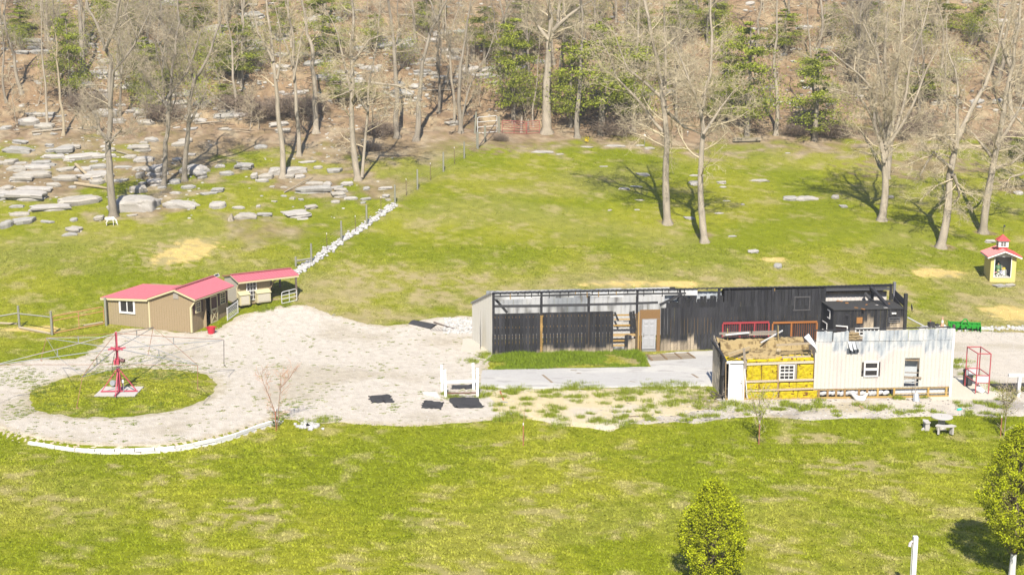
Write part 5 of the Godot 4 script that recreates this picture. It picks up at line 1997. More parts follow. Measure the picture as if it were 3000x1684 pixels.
func build_shrine() -> void:
	var yellow := surface("shrine_yellow", Color(0.50, 0.43, 0.16), 0.85, "plain", 0.8)
	var white := surface("trim_white", Color.WHITE)
	var red := surface("shrine_roof", Color(0.56, 0.06, 0.055), 0.35, "fine", 1.0)
	red.metallic_specular = 0.6
	var grey_in := surface("shrine_inside", Color(0.42, 0.41, 0.38), 0.9, "fine", 0.8)
	var fr := wall_frame(2901, 826, 2975, 827)
	var t: Transform3D = fr[0]
	var w: float = fr[1]
	t.basis = Basis(Vector3.UP, -0.10)
	var o := thing("garden_shrine", "small yellow shrine house with red roof, white cupola and open glazed front", "shrine")
	rest(o, t)
	var h := on_wall(t, 2938, 751).y
	var peak := on_wall(t, 2945, 733, 0.25)
	var dep := 2.05
	var open := patch(t, 2913, 754, 2967, 811)
	var s := Shape.new()
	s.span(0, open.position.x, -0.1, h, -0.05, 0)
	s.span(open.end.x, w, -0.1, h, -0.05, 0)
	s.span(open.position.x, open.end.x, -0.1, open.position.y, -0.05, 0)
	part(o, "front_wall", s, yellow)
	s = Shape.new()
	s.span(0.001, 0.05, -0.15, h - 0.02, -dep, -0.051)
	part(o, "left_wall", s, yellow)
	s = Shape.new()
	s.span(w - 0.05, w - 0.001, -0.15, h - 0.02, -dep, -0.051)
	part(o, "right_wall", s, yellow)
	s = Shape.new()
	s.span(0.05, w - 0.05, -0.1, h, -dep + 0.1, -dep + 0.14)
	part(o, "rear_wall", s, yellow)
	s = Shape.new()
	s.span(0.055, w - 0.055, open.position.y, h - 0.03, -0.95, -0.92)
	s.span(0.055, 0.07, open.position.y, h - 0.03, -0.92, -0.055)
	s.span(w - 0.07, w - 0.055, open.position.y, h - 0.03, -0.92, -0.055)
	s.span(0.07, w - 0.07, open.position.y - 0.05, open.position.y, -0.92, -0.055)
	part(o, "niche", s, grey_in)
	s = Shape.new()
	for q in [[open.position.x - 0.03, open.position.x + 0.03, open.position.y, h], [open.end.x - 0.04, open.end.x + 0.02, open.position.y, h], [open.position.x - 0.03, open.end.x + 0.02, open.position.y - 0.05, open.position.y]]:
		s.span(q[0], q[1], q[2], q[3], 0.0, 0.03)
	part(o, "opening_frame", s, white)
	s = Shape.new()
	s.hexa([Vector3(0.0, h, 0.0), Vector3(w, h, 0.0), Vector3(w, h, -0.05), Vector3(0.0, h, -0.05), Vector3(w / 2 - 0.01, peak.y - 0.1, 0.0), Vector3(w / 2 + 0.01, peak.y - 0.1, 0.0), Vector3(w / 2 + 0.01, peak.y - 0.1, -0.05), Vector3(w / 2 - 0.01, peak.y - 0.1, -0.05)])
	part(o, "gable", s, surface("gable_grey", Color(0.55, 0.5, 0.42), 0.8, "fine", 0.8))
	s = Shape.new()
	s.hexa([Vector3(0.3, h + 0.02, 0.03), Vector3(w - 0.3, h + 0.02, 0.03), Vector3(w - 0.3, h + 0.02, 0.0), Vector3(0.3, h + 0.02, 0.0), Vector3(w / 2 - 0.05, peak.y - 0.28, 0.03), Vector3(w / 2 + 0.05, peak.y - 0.28, 0.03), Vector3(w / 2 + 0.05, peak.y - 0.28, 0.0), Vector3(w / 2 - 0.05, peak.y - 0.28, 0.0)])
	s.span(0.22, w - 0.22, h - 0.03, h + 0.018, 0.0, 0.04)
	part(o, "pediment", s, white)
	var over := 0.33
	var ev := on_wall(t, 2898, 752, 0.35).y
	for sg in [0, 1]:
		s = Shape.new()
		var xe := -over if sg == 0 else w + over
		var a := Vector3(xe, ev, -dep - 0.1)
		var b := Vector3(xe, ev, 0.35)
		var c := Vector3(w / 2, peak.y, 0.35)
		var d := Vector3(w / 2, peak.y, -dep - 0.1)
		if sg == 0:
			ribbed_roof(s, a, b, c, d, 0.2, 0.06)
		else:
			ribbed_roof(s, b, a, d, c, 0.2, 0.06)
		part(o, "roof", s, red)
		s = Shape.new()
		s.bar(Vector3(xe, ev - 0.11, 0.34), Vector3(w / 2, peak.y - 0.11, 0.34 + 0.002 * sg), 0.04, 0.11)
		s.bar(Vector3(xe + (0.02 if sg == 0 else -0.02), ev - 0.1, 0.33), Vector3(xe + (0.02 if sg == 0 else -0.02), ev - 0.1, -dep - 0.1), 0.04, 0.08)
		part(o, "barge_board", s, white)
	# cupola
	var cu := Vector3(w / 2, peak.y, -0.75)
	s = Shape.new()
	s.span(cu.x - 0.33, cu.x + 0.33, cu.y - 0.25, cu.y + 0.12, cu.z - 0.33, cu.z + 0.33)
	part(o, "cupola_base", s, red)
	s = Shape.new()
	s.span(cu.x - 0.37, cu.x + 0.37, cu.y + 0.12, cu.y + 0.62, cu.z - 0.37, cu.z + 0.37)
	var cup := part(o, "cupola", s, white)
	for q in 4:
		s = Shape.new()
		s.col = Color(0.6, 0.5, 0.55)
		var x := cu.x - 0.19 + 0.2 * (q % 2)
		var y := cu.y + 0.22 + 0.16 * (q / 2)
		s.span(x, x + 0.16, y, y + 0.11, cu.z + 0.37, cu.z + 0.378)
		part(cup, "pane", s, glass_dark())
		s = Shape.new()
		var z := cu.z - 0.19 + 0.2 * (q % 2)
		s.span(cu.x - 0.378, cu.x - 0.37, y, y + 0.11, z, z + 0.16)
		part(cup, "pane", s, glass_dark())
	s = Shape.new()
	var top := cu + Vector3(0, 1.08, 0)
	var e := 0.48
	var ring := [Vector3(-e, 0.62, e), Vector3(e, 0.62, e), Vector3(e, 0.62, -e), Vector3(-e, 0.62, -e)]
	for k in 4:
		s.tri(cu + ring[k], cu + ring[(k + 1) % 4], top)
	s.quad(cu + ring[3], cu + ring[2], cu + ring[1], cu + ring[0])
	part(o, "cupola_roof", s, red)
	var iron := surface("black_iron", Color(0.03, 0.035, 0.04), 0.6, "", 1.0)
	var vane := thing("weather_vane", "black weather vane on top of the shrine cupola", "weather vane", t * top)
	s = Shape.new()
	s.rod(Vector3.ZERO, Vector3(0, 0.6, 0), 0.014)
	part(vane, "spindle", s, iron)
	s = Shape.new()
	s.rod(Vector3(-0.16, 0.28, 0), Vector3(0.16, 0.28, 0), 0.012)
	s.rod(Vector3(0, 0.28, -0.16), Vector3(0, 0.28, 0.16), 0.012)
	part(vane, "arms", s, iron)
	s = Shape.new()
	s.box(Vector3(0.06, 0.62, 0), Vector3(0.14, 0.16, 0.015), Basis(Vector3.BACK, 0.3))
	s.box(Vector3(-0.13, 0.5, 0), Vector3(0.2, 0.03, 0.015))
	part(vane, "figure", s, iron)
	# things inside: a robed statue in a rayed mandorla, a smaller one with a halo, flowers
	var fl := open.position.y
	var st := thing("robed_statue", "robed statuette in green cloak before a rayed backing inside the shrine", "statuette", t * Vector3(open.position.x + 0.42, fl, -0.55), -0.1)
	var skin := surface("statue_paint", Color.WHITE, 0.6, "fine", 0.4)
	s = Shape.new()
	s.col = Color(0.13, 0.24, 0.13)
	body([[Vector3(0, 0.12, 0), Vector3(0, 0.55, 0), 0.16, 0.14], [Vector3(0, 0.55, 0), Vector3(0, 0.82, 0), 0.13, 0.09], [Vector3(-0.1, 0.68, 0.03), Vector3(0, 0.6, 0.12), 0.05, 0.04], [Vector3(0.1, 0.68, 0.03), Vector3(0, 0.6, 0.12), 0.05, 0.04]], 0.03, 0.05, s)
	part(st, "robe", s, skin)
	s = Shape.new()
	s.col = Color(0.45, 0.5, 0.12)
	body([[Vector3(0, 0.1, 0.05), Vector3(0, 0.5, 0.07), 0.12, 0.09]], 0.03, 0.03, s)
	part(st, "skirt", s, skin)
	s = Shape.new()
	s.col = Color(0.4, 0.26, 0.17)
	body([[Vector3(0, 0.86, 0.03), Vector3(0, 0.93, 0.02), 0.06, 0.06]], 0.025, 0.02, s)
	part(st, "head", s, skin)
	s = Shape.new()
	s.col = Color(0.10, 0.2, 0.12)
	s.lathe(Vector3(0, 0.05, -0.12), [Vector2(0.0, 0.0), Vector2(0.2, 0.15), Vector2(0.26, 0.5), Vector2(0.2, 0.85), Vector2(0.0, 1.12)], 14, Vector2(1.0, 0.18))
	part(st, "mandorla", s, skin)
	s = Shape.new()
	s.col = Color(0.5, 0.46, 0.34)
	for k in 22:
		var g := PI * (0.02 + 0.96 * k / 21.0)
		var d := Vector3(cos(g), sin(g) * 1.2, 0)
		s.bar(Vector3(0, 0.45, -0.17) + d * 0.27, Vector3(0, 0.45, -0.17) + d * 0.44, 0.02, 0.022)
	part(st, "ray", s, skin)
	var st2 := thing("haloed_statue", "small white statuette with a yellow halo, right side of the shrine", "statuette", t * Vector3(open.position.x + 0.83, fl, -0.4))
	s = Shape.new()
	s.col = Color(0.75, 0.73, 0.68)
	body([[Vector3(0, 0.08, 0), Vector3(0, 0.42, 0), 0.1, 0.07], [Vector3(-0.07, 0.4, 0), Vector3(-0.08, 0.26, 0.06), 0.03, 0.025]], 0.025, 0.04, s)
	part(st2, "robe", s, skin)
	s = Shape.new()
	s.col = Color(0.08, 0.2, 0.08)
	body([[Vector3(0.07, 0.1, 0.0), Vector3(0.06, 0.4, -0.02), 0.07, 0.05]], 0.025, 0.03, s)
	part(st2, "cloak", s, skin)
	s = Shape.new()
	s.col = Color(0.5, 0.35, 0.22)
	body([[Vector3(0, 0.52, 0.01), Vector3(0, 0.56, 0.01), 0.05, 0.05]], 0.025, 0.02, s)
	part(st2, "head", s, skin)
	s = Shape.new()
	s.col = Color(0.7, 0.55, 0.04)
	s.rod(Vector3(0, 0.56, -0.05), Vector3(0, 0.56, -0.03), 0.12, 16)
	part(st2, "halo", s, skin)
	var rng := RandomNumberGenerator.new()
	rng.seed = 4
	for q in [["pink and yellow posy at the left corner of the shrine floor", 0.12, Color(0.75, 0.35, 0.38), 0.28], ["lilac and white bouquet in the middle of the shrine", 0.52, Color(0.62, 0.62, 0.78), 0.34], ["white bouquet low at the front of the shrine", 0.34, Color(0.82, 0.80, 0.78), 0.16], ["white posy beside the haloed statuette", 0.68, Color(0.8, 0.79, 0.77), 0.2]]:
		var b := thing("flower_bunch", q[0], "flowers", t * Vector3(open.position.x + q[1], fl, -0.25), 0.0, "flowers in the shrine")
		s = Shape.new()
		s.col = Color(0.7, 0.68, 0.62)
		s.lathe(Vector3.ZERO, [Vector2(0.0, 0.0), Vector2(0.05, 0.0), Vector2(0.065, 0.1), Vector2(0.05, 0.12)], 10)
		part(b, "vase", s, skin)
		s = Shape.new()
		for k in 16:
			s.col = q[2] * rng.randf_range(0.8, 1.15)
			var p := Vector3(rng.randf_range(-0.12, 0.12), q[3] + rng.randf_range(-0.08, 0.08), rng.randf_range(-0.08, 0.08))
			s.lathe(p, [Vector2(0.0, -0.02), Vector2(0.045, 0.0), Vector2(0.03, 0.03), Vector2(0.0, 0.035)], 6)
		for k in 8:
			s.col = Color(0.06, 0.13, 0.03)
			s.rod(Vector3(0, 0.08, 0), Vector3(rng.randf_range(-0.1, 0.1), q[3], rng.randf_range(-0.06, 0.06)), 0.008, 4)
		part(b, "blossoms", s, skin)


func wood_post(called: String, label: String, group: String, px: float, py: float, top: float, r: float, m: Material, lean := 0.0) -> Node3D:
	var a := spot(px, py)
	var h := (py - top) / per_metre(a) / 0.97
	var s := Shape.new()
	var c := Color(1, 1, 1)
	s.col = c
	s.tube(PackedVector3Array([Vector3(0, -0.2, 0), Vector3(lean * 0.5, h * 0.5, 0), Vector3(lean, h, 0)]), PackedFloat32Array([r, r * 0.98, r * 0.93]), 9, 0.05)
	s.disc(Vector3(lean, h, 0), Vector3.UP, r * 0.93, 9)
	return solo(called, label, "fence post", s, m, a, 0.0, group)


func build_fences() -> void:
	var old := surface("grey_post", Color(0.36, 0.355, 0.28), 0.95, "streak", 0.4, 0.3)
	var steel := surface("t_post", Color(0.16, 0.10, 0.07), 0.7, "fine", 0.5)
	var white := surface("trim_white", Color.WHITE)
	var wire := surface("fence_wire", Color(0.34, 0.34, 0.33), 0.5, "", 1.0, 0.0, 0.6)
	# line of posts climbing to the woods
	var where := ["behind the porch shed roof", "at the foot of the stone bank, joined by a low rail", "second up the stone bank", "third up the stone bank", "at the top end of the stone bank", "first above the stone bank", "in the tree shadow above the stone bank", "below the wood edge gate", "nearest the wood edge gate"]
	var posts := [[866, 781, 752], [912, 772, 714], [1000, 708, 648], [1074, 662, 602], [1157, 597, 543], [1223, 555, 498], [1299, 503, 447], [1360, 464, 417], [1400, 436, 388]]
	var heads := []
	for k in posts.size():
		var q: Array = posts[k]
		var p := wood_post("fence_post", "grey wooden fence post " + where[k], "wooden posts of the sloping fence", q[0], q[1], q[2], 0.085, old)
		heads.append(p.position + Vector3(0, 1.25, 0))
	var tw := ["lowest on the stone bank", "between the second and third wooden posts", "beside the big stones at the bank top", "above the end of the stone bank", "in the tree shadow", "highest of the line"]
	var ts := [[957.6, 738, 683], [1041, 683, 632], [1116, 628, 577], [1190, 573, 524], [1261, 528, 478], [1331, 480, 432]]
	for k in ts.size():
		t_post(ts[k], "thin steel fence post with white tip, " + tw[k], "steel posts of the sloping fence", steel, white)
	for k in 6:
		var s := Shape.new()
		for q in heads.size() - 1:
			var a: Vector3 = heads[q] - Vector3(0, 0.05 + k * 0.22, -0.06)
			var b: Vector3 = heads[q + 1] - Vector3(0, 0.05 + k * 0.22, -0.06)
			s.tube(PackedVector3Array([a, (a + b) / 2 - Vector3(0, 0.03, 0), b]), PackedFloat32Array([0.004, 0.004, 0.004]), 3)
		solo("fence_wire", "thin wire strand strung along the sloping fence posts", "wire", s, wire, Vector3.ZERO, 0.0, "wires of the sloping fence")
	var rail := func(called: String, label: String, x0: float, y0: float, x1: float, y1: float, up0: float, up1: float, r: float, m: Material) -> void:
		var a := spot(x0, y0) + Vector3(0, up0, 0)
		var b := spot(x1, y1) + Vector3(0, up1, 0)
		var s := Shape.new()
		s.tube(PackedVector3Array([Vector3.ZERO, (b - a) * 0.5, b - a]), PackedFloat32Array([r, r * 0.95, r * 0.9]), 8, 0.06)
		s.disc(Vector3.ZERO, (a - b).normalized(), r, 8)
		s.disc(b - a, (b - a).normalized(), r * 0.9, 8)
		solo(called, label, "rail", s, m, a)
	rail.call("fence_rail", "short grey log rail joining two posts behind the porch shed", 866, 781, 912, 772, 0.45, 0.4, 0.08, old)
	# left paddock: three posts, two rails, a log on the grass and the orange gate
	var pw := ["leftmost of the paddock by the riding ring", "carrying the free end of the orange gate", "holding the orange gate at the tan shed corner"]
	var pq := [[55, 960, 896], [151, 981, 912], [310, 954, 872]]
	for k in 3:
		wood_post("fence_post", "grey wooden post " + pw[k], "", pq[k][0], pq[k][1], pq[k][2], 0.085, old)
	rail.call("fence_rail", "grey round rail left of the first paddock post", -40, 968, 54, 958, 0.85, 1.0, 0.06, old)
	rail.call("fence_rail", "grey round rail between the two paddock posts", 56, 960, 150, 980, 1.0, 1.22, 0.055, old)
	rail.call("fence_log", "weathered log lying along the ground below the paddock rail", 57, 963, 147, 980, 0.08, 0.06, 0.1, surface("bleached_wood", Color(0.50, 0.42, 0.28), 0.9, "streak", 0.4, 0.2))
	rail.call("fence_log", "bleached log on the ground at the left edge of the paddock", -30, 948, 48, 951, 0.06, 0.06, 0.09, surface("bleached_wood", Color.WHITE))
	rail.call("fence_log", "old plank log lying in the grass beyond the orange gate", 243, 956, 300, 946, 0.06, 0.06, 0.07, surface("bleached_wood", Color.WHITE))
	gate("paddock_gate", "orange rusty tube gate beside the tan shed", spot(155, 980), spot(304, 951), 1.28, 3, surface("orange_tube", Color(0.50, 0.24, 0.12), 0.7, "fine", 0.4), 1, 0.03, "gate", 0.45)
	# gates at the edge of the woods
	var redt := surface("red_tube", Color(0.36, 0.10, 0.09), 0.6, "fine", 0.4)
	gate("field_gate", "red tube gate at the edge of the woods", spot(1471, 391), spot(1541, 394), 1.35, 6, redt, 1, 0.035)
	gate("field_gate", "short red gate section against the thick tree trunk", spot(1543, 394), spot(1581, 391), 1.35, 6, redt, 0, 0.035)
	gate("pipe_gate", "white two-bar pipe gate left of the red field gate", spot(1399, 393), spot(1456, 388), 1.75, 4, surface("pale_tube", Color.WHITE), 0, 0.04)
	for q in [["leaning left of the white pipe gate", 1391, 391, 330, 0.15], ["between the white pipe gate and the red gate", 1462, 389, 342, 0.0], ["in front of the white pipe gate", 1421, 416, 369, 0.0], ["lowest of those before the white pipe gate", 1398, 433, 388, 0.0], ["behind the red gate bars", 1548, 385, 350, 0.0]]:
		wood_post("fence_post", "grey wooden post " + q[0], "", q[1], q[2], q[3], 0.11, old, q[4])
	rail.call("brace_pole", "dark slanting brace pole below the white pipe gate", 1401, 434, 1455, 390, 0.1, 1.2, 0.06, surface("dark_pole", Color(0.15, 0.12, 0.10), 0.9, "streak", 0.4))
	rail.call("brace_pole", "pale slanting brace pole left of the white pipe gate", 1404, 389, 1394, 392, 0.05, 1.6, 0.08, surface("bleached_wood", Color.WHITE))
	# stone bank below the fence
	var rng := RandomNumberGenerator.new()
	rng.seed = 3
	var shape := rock_mesh(91, 6, 5, 0.9, 0.25)
	var at: Array[Transform3D] = []
	var tint := PackedColorArray()
	var line := [[872, 800], [912, 772], [957, 738], [1000, 708], [1041, 683], [1074, 660], [1116, 630], [1156, 600]]
	for k in line.size() - 1:
		var a := spot(line[k][0], line[k][1])
		var b := spot(line[k + 1][0], line[k + 1][1])
		for q in 100:
			var p := a.lerp(b, rng.randf())
			p.x += rng.randfn(0.0, 0.2) - 0.1
			p.z += rng.randfn(0.0, 0.2)
			p.y = height(p.x, p.z) + rng.randf_range(0.0, 0.09)
			var r := rng.randf_range(0.06, 0.15)
			at.append(Transform3D(Basis(Vector3(rng.randf(), rng.randf(), rng.randf()).normalized(), rng.randf() * 6.0).scaled(Vector3(r, r * 0.7, r)), p))
			tint.append(Color(0.62, 0.60, 0.57) * rng.randf_range(0.75, 1.1))
	scatter("bank_stones", "bank of loose white stones under the sloping fence", "stones", shape, surface("white_stone", Color.WHITE, 0.95, "fine", 0.3), at, tint)


func t_post(q: Array, label: String, group: String, steel: Material, white: Material) -> Node3D:
	var a := spot(q[0], q[1])
	var h: float = (q[1] - q[2]) / per_metre(a) / 0.97
	var o := thing("steel_post", label, "fence post", a, 0.0, group)
	var s := Shape.new()
	s.span(-0.022, 0.022, -0.1, h - 0.13, -0.006, 0.006)
	s.span(-0.006, 0.006, -0.1, h - 0.13, 0.006, 0.03)
	part(o, "shaft", s, steel)
	s = Shape.new()
	s.span(-0.024, 0.024, h - 0.13, h, -0.008, 0.008)
	s.span(-0.007, 0.007, h - 0.13, h - 0.002, 0.008, 0.03)
	part(o, "white_tip", s, white)
	return o


func scatter(called: String, label: String, category: String, mesh: Mesh, m: Material, at: Array[Transform3D], tint := PackedColorArray()) -> void:
	var mm := MultiMesh.new()
	mm.transform_format = MultiMesh.TRANSFORM_3D
	mm.use_colors = tint.size() > 0
	mm.mesh = mesh
	mm.instance_count = at.size()
	for k in at.size():
		mm.set_instance_transform(k, at[k])
		if tint.size():
			mm.set_instance_color(k, tint[k])
	var o := MultiMeshInstance3D.new()
	o.name = numbered(called)
	o.multimesh = mm
	o.material_override = m
	add_child(o)
	tag(o, label, category, "", "stuff")


func rock_mesh(seed_at: int, seg: int, rings: int, rough: float, strata: float) -> ArrayMesh:
	var n := FastNoiseLite.new()
	n.seed = seed_at
	n.frequency = 0.55
	n.fractal_octaves = 4
	var s := Shape.new()
	var pts := PackedVector3Array()
	for r in rings + 1:
		var lat := PI * (r as float) / rings - PI / 2
		for k in seg + 1:
			var lon := TAU * (k % seg) / seg
			var d := Vector3(cos(lat) * cos(lon), sin(lat), cos(lat) * sin(lon))
			var q := Vector3(signf(d.x) * pow(absf(d.x), 0.62), signf(d.y) * pow(absf(d.y), 0.6), signf(d.z) * pow(absf(d.z), 0.62))
			var e := 1.0 + rough * (n.get_noise_3d(d.x * 1.6, d.y * 1.2, d.z * 1.6) + 0.5 * n.get_noise_3d(d.x * 4.5, d.y * 4.0, d.z * 4.5))
			var ledge := 1.0 + strata * n.get_noise_2d(floorf(q.y * 3.5 + 0.4 * d.x) * 7.3, seed_at)
			pts.append(Vector3(q.x * e * ledge, q.y * (0.8 + 0.2 * e) + 0.14 * n.get_noise_2d(q.x * 3.0, q.z * 3.0), q.z * e * ledge))
	for r in rings:
		for k in seg:
			var a := r * (seg + 1) + k
			s.col = Color(1, 1, 1) * (0.86 + 0.22 * n.get_noise_3dv(pts[a] * 3.0))
			s.tri(pts[a], pts[a + seg + 1], pts[a + seg + 2])
			s.tri(pts[a], pts[a + seg + 2], pts[a + 1])
	# soften the facets: share normals between neighbours half way
	var sum := {}
	for k in s.v.size():
		var key := Vector3i(s.v[k] * 900.0)
		sum[key] = sum.get(key, Vector3.ZERO) + s.n[k]
	for k in s.v.size():
		s.n[k] = (s.n[k] * 0.45 + (sum[Vector3i(s.v[k] * 900.0)] as Vector3).normalized()).normalized()
	return s.mesh()


# layered limestone: two or three ragged slabs stacked with gaps that hold shadow
func slab_mesh(seed_at: int, layers: int) -> ArrayMesh:
	var rng := RandomNumberGenerator.new()
	rng.seed = seed_at
	var s := Shape.new()
	var y := -1.0
	for q in layers:
		var last := q == layers - 1
		var h := (2.0 / layers) * rng.randf_range(0.75, 1.15)
		var cx := rng.randf_range(-0.16, 0.16)
		var cz := rng.randf_range(-0.25, 0.05) * q
		var wx := rng.randf_range(0.72, 1.0) if not last else rng.randf_range(0.8, 1.02)
		var wz := rng.randf_range(0.75, 1.0)
		var n := 12
		var rings := []
		var rad := []
		for k in n:
			rad.append(1.0 + rng.randf_range(-0.24, 0.2))
		for e in [[0.80, 0.0], [0.97, 0.22], [1.0, 0.55], [0.97, 0.86], [0.84, 1.0], [0.45, 1.05]]:
			var ring := []
			for k in n:
				var g := TAU * k / n
				var rr: float = rad[k] * e[0] * (1.0 + rng.randf_range(-0.035, 0.035))
				var sx := signf(cos(g)) * pow(absf(cos(g)), 0.7)
				var sz := signf(sin(g)) * pow(absf(sin(g)), 0.75)
				ring.append(Vector3(cx + sx * rr * wx, y + h * e[1] + rng.randf_range(-0.03, 0.03) * h + 0.1 * sx, cz - sz * rr * wz))
			rings.append(ring)
		for r in rings.size() - 1:
			for k in n:
				var m := (k + 1) % n
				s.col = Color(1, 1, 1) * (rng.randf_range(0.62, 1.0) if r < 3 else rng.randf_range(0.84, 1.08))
				s.quad(rings[r][k], rings[r][m], rings[r + 1][m], rings[r + 1][k])
		for k in n:
			var m := (k + 1) % n
			s.col = Color(1, 1, 1) * rng.randf_range(0.86, 1.08)
			s.tri(rings[5][k], rings[5][m], Vector3(cx, y + h * 1.06, cz))
			s.tri(rings[0][m], rings[0][k], Vector3(cx, y, cz))
		y += h * 0.97
	return s.mesh()


var rock_kinds: Array[ArrayMesh] = []


func stone(called: String, label: String, group: String, px: float, py: float, w: float, h: float, kind: int, turn: float, tall := 1.0) -> Node3D:
	var p := spot(px, py + h * 0.22)
	var k := per_metre(p)
	var wide := 1.1 * w / k
	var high := 0.66 * h / k * tall
	var deep := clampf(1.5 * h / k, wide * 0.35, wide * 1.2)
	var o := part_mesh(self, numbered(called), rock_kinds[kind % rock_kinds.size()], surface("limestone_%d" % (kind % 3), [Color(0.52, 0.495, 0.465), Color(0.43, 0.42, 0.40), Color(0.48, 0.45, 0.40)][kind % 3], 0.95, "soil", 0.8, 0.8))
	var slope := (height(p.x, p.z - 0.8) - height(p.x, p.z + 0.8)) / 1.6
	var b := Basis(Vector3.RIGHT, atan(slope) * 0.8) * Basis(Vector3.UP, turn)
	o.transform = Transform3D(b * Basis().scaled(Vector3(wide * 0.5, high * 0.55, deep * 0.5)), p + Vector3(0, high * (0.12 if tall < 1.0 else 0.02), 0))
	tag(o, label, "rock", group)
	return o


func build_rocks() -> void:
	var rng := RandomNumberGenerator.new()
	rng.seed = 15
	for k in 9:
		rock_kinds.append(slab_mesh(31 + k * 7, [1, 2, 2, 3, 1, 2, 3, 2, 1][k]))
	for k in 2:
		rock_kinds.append(rock_mesh(31 + k * 7, 26, 12, 0.42, 0.12))
	var pasture := "limestone rocks in the left pasture"
	# [window x0, y0, factor, rows of centre x, centre y, width, height in the enlarged window]
	var named := [["great rounded boulder right of the lone pasture tree", 0, 380, 4.519, 1790, 958, 540, 310, 1.25], ["thick slab with a dark overhang near the left edge", 0, 380, 4.519, 330, 872, 570, 190, 1.3], ["long slab tilted over a dark gap, below the overhanging one", 0, 380, 4.519, 650, 1032, 530, 130, 1.2],
		["broad split rock alone on the grass left of the lone tree", 0, 380, 4.519, 1040, 922, 480, 200, 0.9], ["capstone of the tall stack of slabs at the left", 0, 380, 4.519, 450, 482, 460, 110, 1.3], ["wide lower slab of the tall stack at the left", 0, 380, 4.519, 450, 590, 520, 150, 1.2],
		["flat pale rock with a notch just below the goat", 0, 380, 4.519, 970, 1310, 250, 130, 0.8], ["big grey slab behind the twin leaning trunks", 0, 380, 4.519, 2050, 545, 230, 260, 1.2], ["mushroom-shaped slab with a deep shadow near the fence", 750, 420, 3.4347, 570, 468, 360, 100, 1.4],
		["large flat pale ledge lying in the grass above the sheds", 750, 420, 3.4347, 420, 700, 270, 160, 0.5], ["rounded rock right of the tall straight trunk", 750, 420, 3.4347, 390, 268, 230, 90, 1.5], ["egg-shaped rock left of the tall straight trunk", 750, 420, 3.4347, 195, 278, 125, 105, 1.5]]
	for q in named:
		stone("boulder", q[0], "", q[1] + q[4] / q[3], q[2] + q[5] / q[3], q[6] / q[3], q[7] / q[3], (9 if q[0].contains("boulder") or q[0].contains("egg") or q[0].contains("rounded") else rng.randi() % 9), rng.randf_range(-0.4, 0.4), q[8])
	var left := [100, 420, 190, 160, 270, 650, 320, 110, 850, 520, 250, 110, 870, 640, 350, 120, 1310, 482, 300, 80, 1290, 590, 350, 150, 1620, 490, 210, 40, 1080, 350, 420, 120, 1340, 350, 300, 90, 700, 350, 280, 80, 250, 260, 370, 120, 250, 160, 250, 70, 950, 220, 300, 70, 430, 790, 500, 90, 220, 1010, 170, 60, 230, 1110, 320, 90, 280, 1200, 300, 180, 60, 1240, 180, 180, 590, 1212, 220, 70, 960, 1185, 120, 80, 920, 1382, 170, 60, 1310, 1170, 140, 100, 1730, 1130, 150, 60, 1830, 590, 120, 200, 2050, 705, 220, 140, 1880, 712, 110, 60, 20, 900, 120, 130, 640, 210, 140, 60, 470, 60, 120, 50, 690, 50, 110, 50]
	for k in left.size() / 4:
		stone("rock", "pale layered limestone rock at the left of the pasture, among its like", pasture, left[4 * k] / 4.519, 380 + left[4 * k + 1] / 4.519, left[4 * k + 2] / 4.519, left[4 * k + 3] / 4.519, rng.randi(), rng.randf_range(-0.4, 0.4), 1.35)
	var mid := [1960, 260, 230, 140, 2280, 300, 170, 60, 2210, 225, 90, 50, 1830, 610, 310, 110, 2090, 500, 190, 60, 2185, 470, 130, 70, 2170, 612, 200, 110, 2400, 645, 150, 40, 2475, 725, 190, 90, 1765, 495, 100, 40, 2450, 230, 190, 90, 2560, 330, 80, 100, 1780, 160, 110, 60, 1750, 380, 130, 80, 2020, 320, 120, 110]
	for k in mid.size() / 4:
		stone("rock", "pale weathered rock in the grass of the pasture's middle, among its like", pasture, mid[4 * k] / 3.4347, 420 + mid[4 * k + 1] / 3.4347, mid[4 * k + 2] / 3.4347, mid[4 * k + 3] / 3.4347, rng.randi(), rng.randf_range(-0.4, 0.4), 1.35)
	var right := [100, 330, 180, 80, 60, 372, 150, 50, 335, 330, 130, 60, 440, 330, 90, 60, 500, 185, 180, 50, 625, 240, 110, 50, 770, 268, 160, 100, 575, 395, 220, 60, 720, 405, 70, 80, 920, 405, 140, 60, 800, 440, 150, 60, 850, 472, 150, 60, 830, 520, 150, 90, 790, 582, 110, 50, 950, 550, 120, 50, 1100, 560, 110, 40, 1070, 595, 60, 40, 1300, 530, 80, 50, 1330, 570, 60, 30, 1110, 450, 60, 50, 1300, 450, 140, 40, 550, 640, 120, 60, 270, 525, 80, 30, 365, 550, 50, 40, 170, 580, 70, 30, 80, 715, 160, 50, 20, 630, 40, 40, 50, 30, 110, 60, 280, 440, 60, 30, 160, 435, 60, 25, 450, 565, 60, 30]
	for k in right.size() / 4:
		stone("rock", "pale rock near the sloping fence, one of the scattered pasture stones", pasture, 750 + right[4 * k] / 3.4347, 420 + right[4 * k + 1] / 3.4347, right[4 * k + 2] / 3.4347, right[4 * k + 3] / 3.4347, rng.randi(), rng.randf_range(-0.4, 0.4), 1.3)
